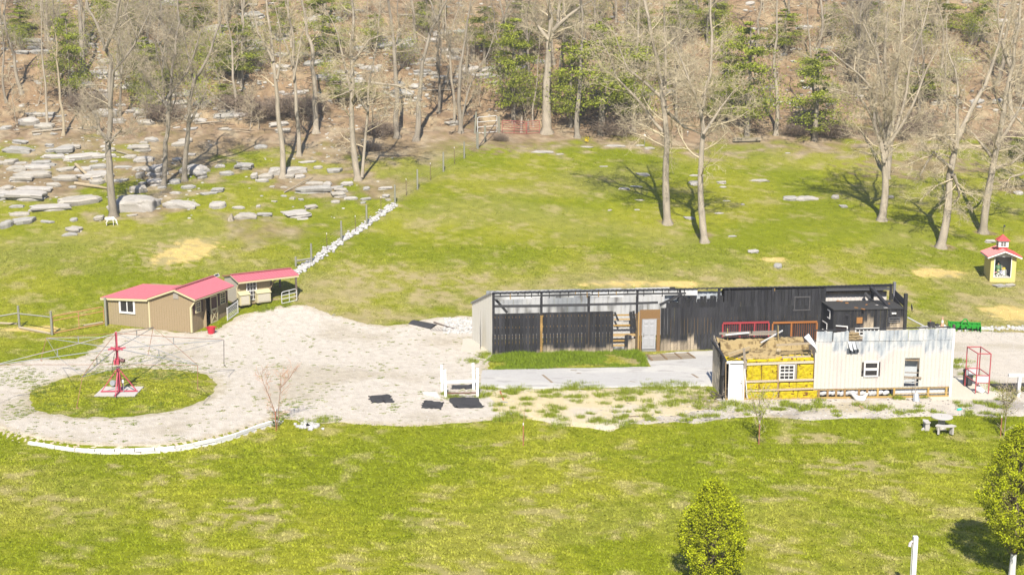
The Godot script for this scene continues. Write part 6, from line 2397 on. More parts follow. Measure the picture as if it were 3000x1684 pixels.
	var lawn := [1320, 310, 140, 55, 1130, 450, 100, 50, 1250, 430, 110, 30, 1290, 570, 90, 25, 1790, 750, 110, 45, 1260, 665, 50, 20, 1850, 390, 120, 90, 2110, 385, 100, 60, 2130, 435, 70, 35, 2090, 700, 110, 28, 2160, 575, 70, 25, 2325, 610, 50, 30, 2220, 930, 75, 28, 2430, 1080, 130, 60, 2500, 370, 200, 36, 310, 80, 190, 40, 480, 105, 70, 25, 755, 32, 150, 24, 1040, 20, 180, 32, 1290, 15, 80, 40, 1380, 42, 90, 50, 925, 230, 100, 20, 985, 670, 40, 25, 2780, 95, 60, 20, 1860, 320, 140, 30]
	for k in lawn.size() / 4:
		stone("lawn_rock", "low pale rock showing through the grass of the right-hand slope", "rocks in the grass slope", 1500 + lawn[4 * k] / 3.4347, 420 + lawn[4 * k + 1] / 3.4347, lawn[4 * k + 2] / 3.4347, lawn[4 * k + 3] / 3.4347, rng.randi(), rng.randf_range(-0.3, 0.3), 0.7)
	for q in [["rounded pale rock, left of the pair right of the forked bare trees", 230, 545, 130, 85], ["longer pale rock, right of the pair", 390, 545, 195, 80], ["cap-shaped rock right of the rock pair", 675, 530, 92, 80], ["small rounded rock below the cap-shaped one", 765, 632, 82, 46], ["rock in the grass just right of the many-stemmed tree", 1230, 535, 95, 50], ["bright broken rock in the tan grass behind the barn", 95, 1222, 98, 90], ["flat pale stone behind the shrine", 2240, 982, 100, 50], ["grey rock at the right edge of the slope", 2520, 490, 110, 70], ["pale stepping stone before the shrine, left one", 2345, 1432, 120, 50], ["pale stepping stone before the shrine, right one", 2440, 1425, 100, 50]]:
		stone("lawn_rock", q[0], "", 2250 + q[1] / 3.4347, 420 + q[2] / 3.4347, q[3] / 3.4347, q[4] / 3.4347, rng.randi(), rng.randf_range(-0.3, 0.3), 1.0)
	for k in 46:
		var px := rng.randf_range(-20, 560)
		var py := rng.randf_range(405, 560) + maxf(0.0, 60.0 - px * 0.2)
		var w := rng.randf_range(22, 64)
		stone("rock", "pale layered limestone rock at the left of the pasture, among its like", pasture, px, py, w, w * rng.randf_range(0.3, 0.5), rng.randi(), rng.randf_range(-0.4, 0.4), 1.3)
	# ledges on the wooded hill
	var count := 0
	while count < 300:
		var px := rng.randf_range(-60, 3060)
		var py := rng.randf_range(-40, 385)
		var keep := 0.9 if px < 1450 else 0.3
		if n_mid.get_noise_2d(px * 0.01, py * 0.05) < -0.05 or rng.randf() > keep:
			continue
		if py > 330 and px > 1400:
			continue
		var w := rng.randf_range(20, 84) * rng.randf_range(0.6, 1.0) * (1.0 if px < 1450 else 0.75)
		stone("ledge_rock", "grey limestone ledge lying in the leaves of the wooded hillside", "ledges on the wooded hillside", px, py, w, w * rng.randf_range(0.22, 0.4), rng.randi(), rng.randf_range(-0.3, 0.3), 1.5)
		count += 1
	var at: Array[Transform3D] = []
	var tint := PackedColorArray()
	for k in 5200:
		var px := rng.randf_range(-40, 3040)
		var py := rng.randf_range(0, 640)
		if px > 1150 and py > 350 or (py > 470 and px > 600 and rng.randf() < 0.85) or (px > 1450 and rng.randf() < 0.55):
			continue
		if n_mid.get_noise_2d(px * 0.02, py * 0.04) < -0.1:
			continue
		var p := spot(px, py)
		var r := rng.randf_range(0.03, 0.17) * (1.0 + 1.2 * rng.randf() * float(py < 330))
		at.append(Transform3D(Basis(Vector3.UP, rng.randf() * 6.0).scaled(Vector3(r, r * 0.5, r)), p))
		tint.append(Color(0.50, 0.47, 0.41) * rng.randf_range(0.7, 1.15))
	var sticks: Array[Transform3D] = []
	var dark := PackedColorArray()
	var rod := Shape.new()
	rod.tube(PackedVector3Array([Vector3(-0.5, 0, 0), Vector3(0.1, 0.04, 0.05), Vector3(0.5, 0.02, 0)]), PackedFloat32Array([0.022, 0.016, 0.006]), 4)
	for k in 4200:
		var p := spot(rng.randf_range(-40, 3040), rng.randf_range(0, 392))
		var f := rng.randf_range(0.5, 2.4)
		sticks.append(Transform3D(Basis(Vector3.UP, rng.randf() * 6.0) * Basis(Vector3.BACK, rng.randfn(0.0, 0.12)).scaled(Vector3(f, f, f)), p + Vector3(0, 0.04, 0)))
		dark.append(Color(0.30, 0.24, 0.17) * rng.randf_range(0.2, 1.2))
	scatter("fallen_sticks", "fallen sticks strewn over the leaves of the hillside", "sticks", rod.mesh(), surface("twig", Color.WHITE, 0.95, "", 1.0), sticks, dark)
	scatter("scattered_stones", "small pale stones scattered between the rocks and leaves", "stones", rock_mesh(5, 8, 5, 0.5, 0.2), surface("white_stone", Color.WHITE), at, tint)


# ---- trees -------------------------------------------------------------------

func limb(s: Shape, p: Vector3, d: Vector3, len: float, r: float, depth: int, rng: RandomNumberGenerator, lift: float, many: Array) -> void:
	var seg: int = [1, 2, 3, 5][mini(depth, 3)]
	var pts := PackedVector3Array([p])
	var rad := PackedFloat32Array([r])
	var dirs := [d]
	var wander := 0.26 if depth > 0 else 0.0
	for k in seg:
		d = (d + Vector3(rng.randf_range(-1, 1), rng.randf_range(-1, 1) + lift, rng.randf_range(-1, 1)) * wander).normalized()
		p += d * len / seg
		pts.append(p)
		rad.append(maxf(lerpf(r, r * 0.35, float(k + 1) / seg), 0.0075))
		dirs.append(d)
	s.tube(pts, rad, 5 if depth > 2 else (4 if depth == 2 else 3))
	if depth == 0:
		return
	var n: int = many[depth]
	for k in n:
		var f := 0.22 + 0.78 * (k + rng.randf()) / n
		var at := f * seg
		var a := mini(int(at), seg - 1)
		var q := pts[a].lerp(pts[a + 1], at - a)
		var dd: Vector3 = dirs[a + 1]
		var side := dd.cross(Vector3(rng.randf_range(-1, 1), rng.randf_range(-1, 1), rng.randf_range(-1, 1))).normalized()
		var g := rng.randf_range(0.45, 1.05)
		var nd := (dd * cos(g) + side * sin(g) + Vector3.UP * 0.12 * lift).normalized()
		limb(s, q, nd, len * rng.randf_range(0.38, 0.62) * (1.15 - 0.4 * f), maxf(lerpf(r, r * 0.4, f) * 0.5, 0.009), depth - 1, rng, lift, many)


func leaf_card(s: Shape, p: Vector3, size: float, rng: RandomNumberGenerator) -> void:
	var x := Vector3(rng.randf_range(-1, 1), rng.randf_range(-1, 1), rng.randf_range(-1, 1)).normalized()
	var y := x.cross(Vector3(rng.randf_range(-1, 1), rng.randf_range(-1, 1), rng.randf_range(-1, 1))).normalized()
	var nn := x.cross(y)
	var k := s.v.size()
	s.put(p - x * size * 0.5, nn)
	s.put(p + y * size * 0.28, nn)
	s.put(p + x * size * 0.5, nn)
	s.put(p - y * size * 0.28, nn)
	s.i.append_array(PackedInt32Array([k, k + 1, k + 2, k, k + 2, k + 3]))


func bark() -> Material:
	return surface("bark", Color.WHITE, 0.95, "streak", 0.6, 0.5)


func twigs() -> Material:
	return surface("twig", Color.WHITE, 0.95, "", 1.0)


func bare_tree_shapes(stems: Array, r: float, low: float, rng: RandomNumberGenerator, tone: Color, boughs: int, reach: float, lift := 0.35, many := [0, 2, 6, 6]) -> Array:
	# stems: arrays of Vector3, the first from the ground; returns [trunk, crown]
	var trunk := Shape.new()
	var crown := Shape.new()
	crown.col = Color(tone.r * 0.86, tone.g * 0.84, tone.b * 0.74)
	for k in stems.size():
		var raw: Array = stems[k]
		var p := PackedVector3Array()
		var rad := PackedFloat32Array()
		var r0 := r if k == 0 else r * 0.5
		var r1 := r0 * 0.22
		var total := 0.0
		for q in raw.size() - 1:
			total += raw[q].distance_to(raw[q + 1])
		var run := 0.0
		for q in raw.size():
			if q:
				run += raw[q].distance_to(raw[q - 1])
				var wob = raw[q].distance_to(raw[q - 1]) * 0.025
				var off := Vector3(rng.randfn(0, wob), 0, rng.randfn(0, wob))
				var len: float = raw[q].distance_to(raw[q - 1])
				var cuts := maxi(2, int(len / 0.55))
				for e in range(1, cuts):
					var f := float(e) / cuts
					p.append(raw[q - 1].lerp(raw[q], f) + off * sin(PI * f) * 1.4)
					rad.append(lerpf(r0, r1, pow((run - len * (1.0 - f)) / total, 0.85)) * rng.randf_range(0.96, 1.04))
			p.append(raw[q])
			rad.append(lerpf(r0, r1, pow(run / total, 0.85)))
		if k == 0:
			rad[0] = r0 * 1.55
			p.insert(1, p[0].lerp(p[1], minf(0.5, 0.45 / p[0].distance_to(p[1]))))
			rad.insert(1, r0 * 1.08)
			p.insert(0, p[0] - Vector3(0, 0.4, 0))
			rad.insert(0, r0 * 1.8)
		trunk.col = tone
		trunk.tube(p, rad, 10, 0.07)
		var n := int(boughs * (0.8 if k == 0 else 0.55))
		for q in n:
			var f := lerpf(low if k == 0 else 0.12, 1.0, (q + rng.randf()) / n)
			var at := f * total
			var a := 0
			while a < p.size() - 2 and at > p[a].distance_to(p[a + 1]):
				at -= p[a].distance_to(p[a + 1])
				a += 1
			var d := (p[a + 1] - p[a]).normalized()
			var c := p[a].move_toward(p[a + 1], at)
			var g := rng.randf() * TAU
			var out := Vector3(cos(g), 0, sin(g))
			var steep := rng.randf_range(0.15, 0.9) * (0.6 + f * 0.7)
			var nd := (out + d * steep).normalized()
			var rr := lerpf(r0, r1, f) * rng.randf_range(0.2, 0.42)
			limb(crown, c, nd, reach * rng.randf_range(0.6, 1.15) * (1.1 - 0.5 * f), maxf(rr, 0.018), 3, rng, lift, many)
	return [trunk, crown]


const BARK_PALE := Color(0.50, 0.43, 0.33)
const BARK_GREY := Color(0.38, 0.33, 0.26)


func tree_at(label: String, bx: float, by: float, half: float, lines: Array, low: float, boughs: int, reach: float, seed_at: int, tone := BARK_PALE, lift := 0.35, group := "", many := [0, 2, 6, 6]) -> Node3D:
	var rng := RandomNumberGenerator.new()
	rng.seed = seed_at
	var base := spot(bx, by)
	var k := per_metre(base)
	var stems := []
	for line in lines:
		var st := []
		var z := 0.0
		if stems.size():
			z = rng.randf_range(-0.2, 0.2)
		for q in line.size() / 2:
			st.append(Vector3((line[2 * q] - bx) / k, (by - line[2 * q + 1]) / k * 1.02, z))
			z += rng.randf_range(-0.5, 0.5)
		st[0].z = 0.0
		stems.append(st)
	var sh := bare_tree_shapes(stems, half / k, low, rng, tone, boughs, reach, lift, many)
	var o := thing("bare_tree", label, "tree", base, 0.0, group)
	part(o, "trunk", sh[0], bark())
	part(o, "crown", sh[1], twigs())
	return o


func build_trees() -> void:
	tree_at("bare pale tree standing lowest on the slope behind the barn", 2065, 709, 11, [[2065, 709, 2052, 430, 2046, 345, 2070, 240, 2075, 120, 2070, 20], [2046, 350, 2012, 265, 1985, 195, 1960, 140], [2052, 400, 2100, 330, 2140, 280], [2048, 330, 2055, 275, 2060, 250]], 0.28, 22, 3.6, 101, BARK_PALE, 0.2)
	tree_at("wide bare tree with long drooping limbs, left of the lowest one", 1956, 654, 12, [[1956, 654, 1948, 420, 1932, 290, 1912, 180, 1885, 70, 1860, -40], [1940, 340, 1942, 200, 1935, 80, 1930, -60], [1945, 400, 1880, 320, 1800, 240, 1730, 110], [1942, 330, 2000, 380, 2050, 400], [1935, 300, 1830, 215, 1790, 110]], 0.3, 26, 4.4, 102, BARK_PALE, 0.05)
	tree_at("big many-stemmed bare tree with a broad fan of limbs", 2585, 645, 12, [[2585, 645, 2582, 450, 2578, 300, 2572, 180, 2570, 60], [2584, 430, 2602, 280, 2612, 130, 2618, 10], [2583, 470, 2640, 270, 2665, 120, 2690, 20], [2582, 410, 2530, 270, 2450, 200, 2390, 150], [2582, 460, 2500, 290, 2420, 270], [2580, 330, 2545, 170, 2500, 90], [2584, 440, 2680, 250, 2720, 160], [2583, 480, 2520, 310, 2490, 300]], 0.3, 22, 3.6, 103, BARK_PALE, 0.25)
	tree_at("bare trunk standing just behind the many-stemmed tree", 2599, 522, 9, [[2599, 522, 2602, 380, 2608, 200, 2612, 60, 2610, -60]], 0.4, 16, 3.2, 104)
	tree_at("leaning bare tree with a dark stripe down its trunk, left of the shrine", 2758, 724, 13, [[2758, 724, 2775, 520, 2788, 430, 2830, 340, 2872, 265, 2905, 160, 2920, 60], [2786, 440, 2778, 330, 2770, 220, 2745, 150], [2780, 500, 2720, 450, 2690, 520], [2782, 515, 2810, 580, 2800, 600], [2788, 430, 2760, 410, 2700, 400]], 0.35, 20, 3.4, 105, BARK_PALE, 0.1)
	tree_at("straight bare tree just behind the shrine", 2882, 681, 12, [[2882, 681, 2892, 520, 2902, 420, 2916, 300, 2932, 200, 2935, 90, 2940, -20], [2898, 470, 2840, 400, 2800, 380], [2900, 440, 2960, 330, 2990, 220], [2895, 500, 2950, 480, 2990, 440], [2930, 215, 2890, 120, 2880, 20]], 0.33, 22, 3.4, 106, BARK_PALE, 0.15)
	tree_at("lone bare tree behind the goat, with small leafless fork", 331, 634, 12, [[331, 634, 327, 480, 326, 420, 338, 300, 345, 190, 322, 120, 285, 50, 265, -30], [326, 420, 305, 390, 285, 330], [330, 165, 372, 80, 405, -10, 420, -60], [338, 320, 360, 220, 420, 150, 470, 60], [327, 430, 350, 400, 372, 380]], 0.42, 20, 3.6, 107, BARK_GREY, 0.3)
	tree_at("left of the two slim trees rising from the grey slabs", 477, 543, 8, [[477, 543, 488, 420, 497, 340, 512, 250, 525, 170, 540, 80, 548, -30], [505, 290, 560, 220, 600, 120, 640, 40], [500, 320, 450, 250, 420, 200]], 0.25, 26, 3.2, 108, BARK_GREY, 0.3)
	tree_at("right of the two slim trees, leaning right over the slabs", 539, 529, 8, [[539, 529, 552, 430, 568, 320, 590, 240, 640, 160, 672, 70, 680, -20], [580, 260, 565, 150, 540, 60], [560, 370, 620, 270, 700, 330]], 0.3, 22, 3.0, 109, BARK_GREY, 0.25)
	tree_at("tall straight pale tree left of the twin-trunked one", 827, 520, 9, [[827, 520, 824, 400, 818, 300, 808, 170, 796, 60, 785, -60], [820, 240, 832, 170, 838, 125], [810, 190, 770, 110, 750, 30]], 0.45, 12, 2.4, 110)
	tree_at("slimmer straight pale tree right beside the tall one", 875, 456, 7, [[875, 456, 870, 330, 864, 180, 857, 60, 858, -60], [866, 240, 890, 120, 920, 60], [864, 200, 835, 110, 815, 20], [862, 150, 858, 60, 845, -20]], 0.4, 14, 2.6, 111)
	tree_at("tree trunk with spreading roots behind the slim pale pair", 925, 388, 9, [[925, 388, 922, 300, 918, 200, 905, 110, 895, 20, 880, -80]], 0.4, 16, 2.8, 112)
	tree_at("twin-trunked tree casting a long forked shadow, left trunk upright", 1048, 527, 10, [[1048, 527, 1034, 320, 1034, 150, 1040, 20, 1030, -90], [1060, 520, 1082, 320, 1098, 200, 1115, 90, 1130, -20], [1034, 280, 1000, 120, 960, 40], [1036, 200, 1090, 130, 1150, 110], [1080, 330, 1040, 270, 990, 290], [1090, 250, 1180, 260, 1240, 300]], 0.28, 24, 3.4, 113, BARK_PALE, 0.2)
	tree_at("thick grey trunk at the wood edge right of the twin trees", 1163, 402, 9, [[1163, 402, 1166, 300, 1160, 180, 1150, 60, 1140, -80]], 0.5, 12, 3.0, 114, BARK_GREY)
	tree_at("dark trunk bending right with a high fork, wood edge", 1219, 411, 9, [[1219, 411, 1226, 310, 1240, 190, 1262, 110, 1285, 70, 1310, 20, 1330, -60], [1283, 75, 1270, 30, 1240, -30]], 0.45, 14, 2.8, 115, BARK_GREY)
	tree_at("slim pale trunk left of the V-shaped pair", 1330, 362, 5, [[1330, 362, 1324, 240, 1316, 120, 1310, 20, 1305, -60]], 0.4, 12, 2.2, 116)
	tree_at("V-shaped pair of grey trunks left of the white pipe gate", 1350, 387, 7, [[1350, 387, 1344, 300, 1350, 200, 1372, 70, 1390, -40], [1352, 380, 1368, 290, 1390, 230, 1425, 175, 1450, 100]], 0.5, 14, 2.8, 117, BARK_GREY)
	tree_at("thickest trunk of the wood edge, right of the red gate", 1602, 387, 15, [[1602, 387, 1600, 260, 1606, 130, 1604, 20, 1600, -100], [1606, 130, 1634, 80, 1640, 10, 1645, -80], [1606, 125, 1570, 80, 1558, 50], [1620, 100, 1690, 40, 1740, 10]], 0.5, 14, 4.0, 118)
	tree_at("thin white birch-like stem beside the thickest trunk", 1563, 372, 3, [[1563, 372, 1568, 280, 1575, 180, 1578, 90]], 0.5, 8, 1.2, 119)
	tree_at("grey-barked trunk rising through the wide cedar", 1692, 402, 8, [[1692, 402, 1692, 320, 1700, 200, 1705, 60, 1700, -60]], 0.55, 10, 2.6, 120, BARK_GREY)
	tree_at("tall trunk behind the drooping-limbed tree", 1855, 384, 8, [[1855, 384, 1860, 250, 1866, 110, 1870, -40]], 0.45, 14, 3.0, 121)
	tree_at("pale straight trunk at the right of the wood edge", 2274, 394, 7, [[2274, 394, 2272, 250, 2268, 120, 2264, -40]], 0.5, 14, 2.8, 122)
	tree_at("slim bare tree midway between the many-stemmed and the leaning tree", 2770, 421, 4, [[2770, 421, 2768, 310, 2750, 270, 2745, 150, 2740, 60]], 0.35, 14, 2.2, 123)
	tree_at("pale trunk with bare base under the cedar at the far left", 184, 396, 5, [[184, 396, 178, 300, 173, 180, 170, 90]], 0.7, 8, 1.2, 124, Color(0.52, 0.43, 0.29))
	tree_at("thin straight trunk left of the cedar at the far left", 137, 370, 4, [[137, 370, 137, 250, 136, 120, 135, -20]], 0.6, 10, 1.6, 125)
	tree_at("thin grey trunk at the left edge of the picture", 17, 300, 4, [[17, 300, 17, 200, 24, 100, 34, -10]], 0.45, 10, 2.0, 126, BARK_GREY)
	tree_at("thick shaggy trunk high on the hillside at left", 244, 216, 9, [[244, 216, 240, 110, 236, 20, 234, -90]], 0.7, 10, 3.0, 127, BARK_GREY)
	tree_at("pair-forming bare tree at the right edge above the shrine", 2965, 350, 7, [[2965, 350, 2950, 250, 2945, 150, 2960, 40, 2970, -50], [2950, 260, 2990, 170, 3020, 80]], 0.25, 20, 2.8, 128)
	tree_at("bare tree leaning in from the right edge of the picture", 3030, 560, 9, [[3030, 560, 3025, 420, 3005, 300, 2990, 200, 2985, 90], [3028, 480, 2970, 430, 2920, 440], [3026, 500, 2960, 520, 2930, 560], [3020, 400, 2960, 350, 2930, 300]], 0.2, 20, 2.8, 129, BARK_PALE, 0.0)
	tree_at("twisted bare tree low at the wood edge, left of the right-hand cedar", 2390, 380, 5, [[2390, 380, 2375, 250, 2360, 120, 2350, 0]], 0.3, 18, 2.6, 130)
	# snags
	for q in [["broken grey snag left of the lone pasture tree", 287, 392, 332, 5], ["tall broken stump left of the white pipe gate", 1385, 178, 115, 7], ["pale broken snag between the two cedars", 1527, 388, 345, 4], ["short stump by the fallen pale log", 308, 532, 515, 5], ["small weathered stump on the pasture grass", 675, 646, 634, 8], ["pale snag behind the drooping-limbed tree", 1945, 162, 82, 4]]:
		var p := spot(q[1], q[2])
		var k := per_metre(p)
		var h: float = (q[2] - q[3]) / k
		var r: float = q[4] / k
		var s := Shape.new()
		s.col = BARK_PALE
		s.tube(PackedVector3Array([Vector3(0, -0.2, 0), Vector3(0, 0.15, 0), Vector3(0.02, h * 0.6, 0), Vector3(0.05, h, 0), Vector3(0.1, h + r * 1.2, 0.02)]), PackedFloat32Array([r * 1.5, r * 1.15, r, r * 0.85, r * 0.1]), 10, 0.12)
		solo("snag", q[0], "tree stump", s, bark(), p)
	# logs
	for q in [["thick split pale log propped against the rocks left of the lone tree", 220, 490, 278, 536, 0.3, 0.15], ["long pale log lying below the split one", 218, 541, 322, 556, 0.12, 0.17], ["dark thin branch lying in front of the mushroom-shaped slab", 832, 566, 916, 522, 0.08, 0.06], ["fallen log along the foot of the hillside at left", 92, 391, 212, 378, 0.14, 0.13], ["fallen pole on the leaves right of the brush", 570, 365, 650, 358, 0.1, 0.09], ["fallen grey trunk high in the woods at centre", 1165, 48, 1310, 46, 0.15, 0.14], ["curved branch on the slabs right of the lone tree", 340, 446, 380, 457, 0.1, 0.07], ["log lying under the wide cedar", 1740, 384, 1860, 388, 0.12, 0.12], ["thin log in the leaves beside the grey stump trees", 1230, 268, 1330, 266, 0.1, 0.1]]:
		var a := spot(q[1], q[2]) + Vector3(0, q[5], 0)
		var b := spot(q[3], q[4]) + Vector3(0, 0.1, 0)
		var s := Shape.new()
		s.col = Color(0.52, 0.42, 0.27) if q[6] > 0.14 else BARK_PALE * 0.85
		var m := (b - a) / 2 + Vector3(0, 0.04, 0.1)
		s.tube(PackedVector3Array([Vector3.ZERO, m * 0.6, m * 1.3, b - a]), PackedFloat32Array([q[6], q[6] * 0.95, q[6] * 0.8, q[6] * 0.5]), 8, 0.1)
		s.disc(Vector3.ZERO, -m.normalized(), q[6], 8)
		solo("fallen_log", q[0], "log", s, bark(), a)


func cedar_shapes(h: float, r: float, bare: float, rng: RandomNumberGenerator, leaves: int, tone: Color) -> Array:
	var trunk := Shape.new()
	trunk.col = BARK_PALE * 0.8
	trunk.tube(PackedVector3Array([Vector3(0, -0.3, 0), Vector3(0, 0.3, 0), Vector3(0.05, h * 0.5, 0.03), Vector3(0, h * 0.97, 0)]), PackedFloat32Array([0.2, 0.14, 0.09, 0.02]), 8, 0.08)
	var crown := Shape.new()
	var boughs := int(34 * h / 6.0)
	for k in boughs:
		var f := (k + rng.randf()) / boughs
		var y := lerpf(h * bare, h, f)
		var reach := r * (0.18 + 0.95 * pow(1.0 - f, 0.8)) * smooth(-0.08, 0.14, f) * rng.randf_range(0.55, 1.1) * (1.0 if f < 0.9 else 0.6)
		var g := rng.randf() * TAU
		var d := Vector3(cos(g), rng.randf_range(-0.12, 0.4), sin(g))
		trunk.col = BARK_PALE * 0.6
		trunk.tube(PackedVector3Array([Vector3(0, y, 0), Vector3(0, y, 0) + d * reach]), PackedFloat32Array([0.03, 0.008]), 3)
		var c0 := rng.randf_range(0.7, 1.25)
		for q in leaves / boughs:
			var u := pow(rng.randf(), 0.6)
			var w := (0.14 + 0.34 * u) * reach * 0.8
			var p := Vector3(0, y, 0) + d * reach * (0.2 + 0.9 * u) + Vector3(rng.randfn(0, w), rng.randfn(0, w * 0.42), rng.randfn(0, w))
			crown.col = tone * (c0 * rng.randf_range(0.75, 1.25))
			leaf_card(crown, p, rng.randf_range(0.07, 0.15), rng)
	return [trunk, crown]


func leafy() -> Material:
	var m := surface("leaves", Color.WHITE, 0.7, "", 1.0)
	m.backlight_enabled = true
	m.backlight = Color(0.45, 0.55, 0.2)
	return m


func build_forest() -> void:
	var rng := RandomNumberGenerator.new()
	rng.seed = 40
	# cedars
	var kinds := []
	for k in 4:
		kinds.append(cedar_shapes(6.0, 1.7, [0.16, 0.24, 0.12, 0.3][k], rng, 10000, Color(0.20, 0.225, 0.024)))
	var meshes := []
	for k in kinds:
		meshes.append([k[0].mesh(), k[1].mesh()])
	for q in [["slim cedar between the thickest trunk and the wide cedar", 1672, 372, 110, 70, 2], ["cedar left of the planks, partly behind the lowest slope tree", 2120, 372, 140, 70, 2], ["dense green cedar behind the red field gate", 1505, 360, 60, 80, 0], ["wide green cedar right of the thickest trunk", 1762, 394, 60, 115, 1], ["second cedar filling the right of the wide one", 1850, 372, 110, 80, 2], ["green cedar above the planks at the right of the wood edge", 2190, 397, 70, 90, 0],
		["broad cedar with dark trunks right of the tall pale one", 2388, 412, 150, 95, 2], ["cedar growing against the pale bare trunk at far left", 205, 300, 45, 60, 0], ["cedar in the upper left behind the slim pair", 700, 235, 60, 70, 2], ["cedar beside the trunk with spreading roots", 950, 170, -20, 90, 2],
		["small cedar left of the twin-trunked tree", 1000, 300, 215, 55, 0], ["low cedar between the twin trunks and the grey trunk", 1070, 300, 240, 60, 1], ["cedar high behind the red gate", 1530, 150, 0, 80, 2], ["cedar above the tall trunk, top right of centre", 1990, 120, 0, 80, 1], ["cedar near the top right behind the fan of limbs", 2745, 110, -10, 90, 1],
		["cedar beside the many-stemmed tree, right side", 2700, 300, 190, 90, 2], ["cedar at the far upper left corner", 60, 120, 20, 60, 2], ["dark low cedar at the right edge above the shrine", 2990, 470, 400, 55, 1], ["cedar behind the slim leaning tree at left", 640, 230, 110, 60, 3], ["low cedar under the brush at left", 660, 300, 245, 50, 1], ["cedar at the top between the slim trees", 560, 90, -20, 75, 0], ["cedar behind the twisted bare tree", 2300, 150, 30, 70, 2]]:
		var p := spot(q[1], q[2])
		var k := per_metre(p)
		var o := thing("cedar", q[0], "tree", p, rng.randf() * 6.0)
		part_mesh(o, "trunk", meshes[q[5]][0], bark())
		part_mesh(o, "crown", meshes[q[5]][1], leafy())
		var hh: float = (q[2] - q[3]) / k / 6.0
		var ww: float = q[4] / k / 1.55
		o.basis = o.basis.scaled(Vector3(ww, hh, ww))
	for k in 12:
		var q: Array = [[820, 60], [1100, 90], [1250, 40], [1420, 130], [1660, 60], [1880, 150], [2090, 60], [2440, 60], [2880, 60], [330, 40], [430, 240], [2560, 120]][k]
		var o := thing("cedar", "dark green cedar half hidden among the bare trees of the hillside", "tree", spot(q[0], q[1] + 60), rng.randf() * 6.0, "cedars deep in the woods")
		part_mesh(o, "trunk", meshes[k % 4][0], bark())
		part_mesh(o, "crown", meshes[k % 4][1], leafy())
		o.basis = o.basis.scaled(Vector3(1.15, 0.85, 1.15) * rng.randf_range(0.8, 1.4))
	# plain woodland trees, copies of a few kinds
	var protos := []
	for k in 7:
		var st := [[Vector3.ZERO, Vector3(rng.randf_range(-0.3, 0.3), 4, 0), Vector3(rng.randf_range(-0.6, 0.6), 8, rng.randf_range(-0.5, 0.5)), Vector3(rng.randf_range(-0.9, 0.9), 12, 0), Vector3(rng.randf_range(-1.2, 1.2), 15.5, 0)]]
		if k % 2:
			st.append([Vector3(st[0][1].x, 4.5, 0), Vector3(1.2, 8, 0.5), Vector3(2.1, 12, 0.2)])
			st.append([Vector3(st[0][1].x, 5.5, 0), Vector3(-1.3, 9, -0.4), Vector3(-1.9, 12, 0.4)])
		var sh := bare_tree_shapes(st, 0.2, 0.22, rng, [BARK_PALE, BARK_GREY][k % 2] * rng.randf_range(0.85, 1.05), 20, 3.3, 0.3)
		protos.append([sh[0].mesh(), sh[1].mesh()])
	var slim := []
	for k in 4:
		var st := [[Vector3.ZERO, Vector3(rng.randf_range(-0.3, 0.3), 2.2, 0), Vector3(rng.randf_range(-0.5, 0.5), 4.4, 0.2), Vector3(rng.randf_range(-0.8, 0.8), 6.6, 0)]]
		var sh := bare_tree_shapes(st, 0.055, 0.2, rng, BARK_PALE * 0.95, 20, 1.7, 0.35, [0, 3, 5, 5])
		slim.append([sh[0].mesh(), sh[1].mesh()])
	var label := "bare grey-brown tree of the dense woods on the rocky hillside"
	var base: Node3D
	var n := 0
	var spots := []
	while n < 100:
		var px := rng.randf_range(-250, 3250)
		var py := rng.randf_range(-130, 372)
		var p := spot(px, py)
		var ok := true
		for e in spots:
			if Vector2(e.x - p.x, e.z - p.z).length() < 2.2:
				ok = false
		if not ok:
			continue
		spots.append(p)
		var q: Array = protos[n % 7]
		var o := thing("woodland_tree", label, "tree", p, rng.randf() * TAU, "bare trees of the hillside woods")
		part_mesh(o, "trunk", q[0], bark())
		part_mesh(o, "crown", q[1], twigs())
		var f := rng.randf_range(0.7, 1.15)
		o.basis = Basis(Vector3.BACK, rng.randfn(0, 0.05)) * o.basis.scaled(Vector3.ONE * f)
		n += 1
	n = 0
	while n < 100:
		var px := rng.randf_range(-100, 3100)
		var py := rng.randf_range(-60, 385)
		var p := spot(px, py)
		var q: Array = slim[n % 4]
		var o := thing("woodland_sapling", "thin bare sapling among the taller trees of the hillside woods", "sapling", p, rng.randf() * TAU, "saplings of the hillside woods")
		part_mesh(o, "trunk", q[0], bark())
		part_mesh(o, "crown", q[1], twigs())
		o.basis = Basis(Vector3.BACK, rng.randfn(0, 0.1)) * o.basis.scaled(Vector3.ONE * rng.randf_range(0.5, 1.2))
		n += 1
	# brush and budding shrubs
	var brush := Shape.new()
	for k in 150:
		brush.col = Color(0.20, 0.155, 0.115) * rng.randf_range(0.7, 1.5)
		var g := rng.randf() * TAU
		limb(brush, Vector3(cos(g), 0, sin(g)) * rng.randf() * 0.8, Vector3(cos(g) * rng.randf(), rng.randf_range(0.3, 1.0), sin(g) * rng.randf()).normalized(), rng.randf_range(0.8, 1.5), 0.014, 2, rng, -0.1, [0, 3, 4])
	var bm := brush.mesh()
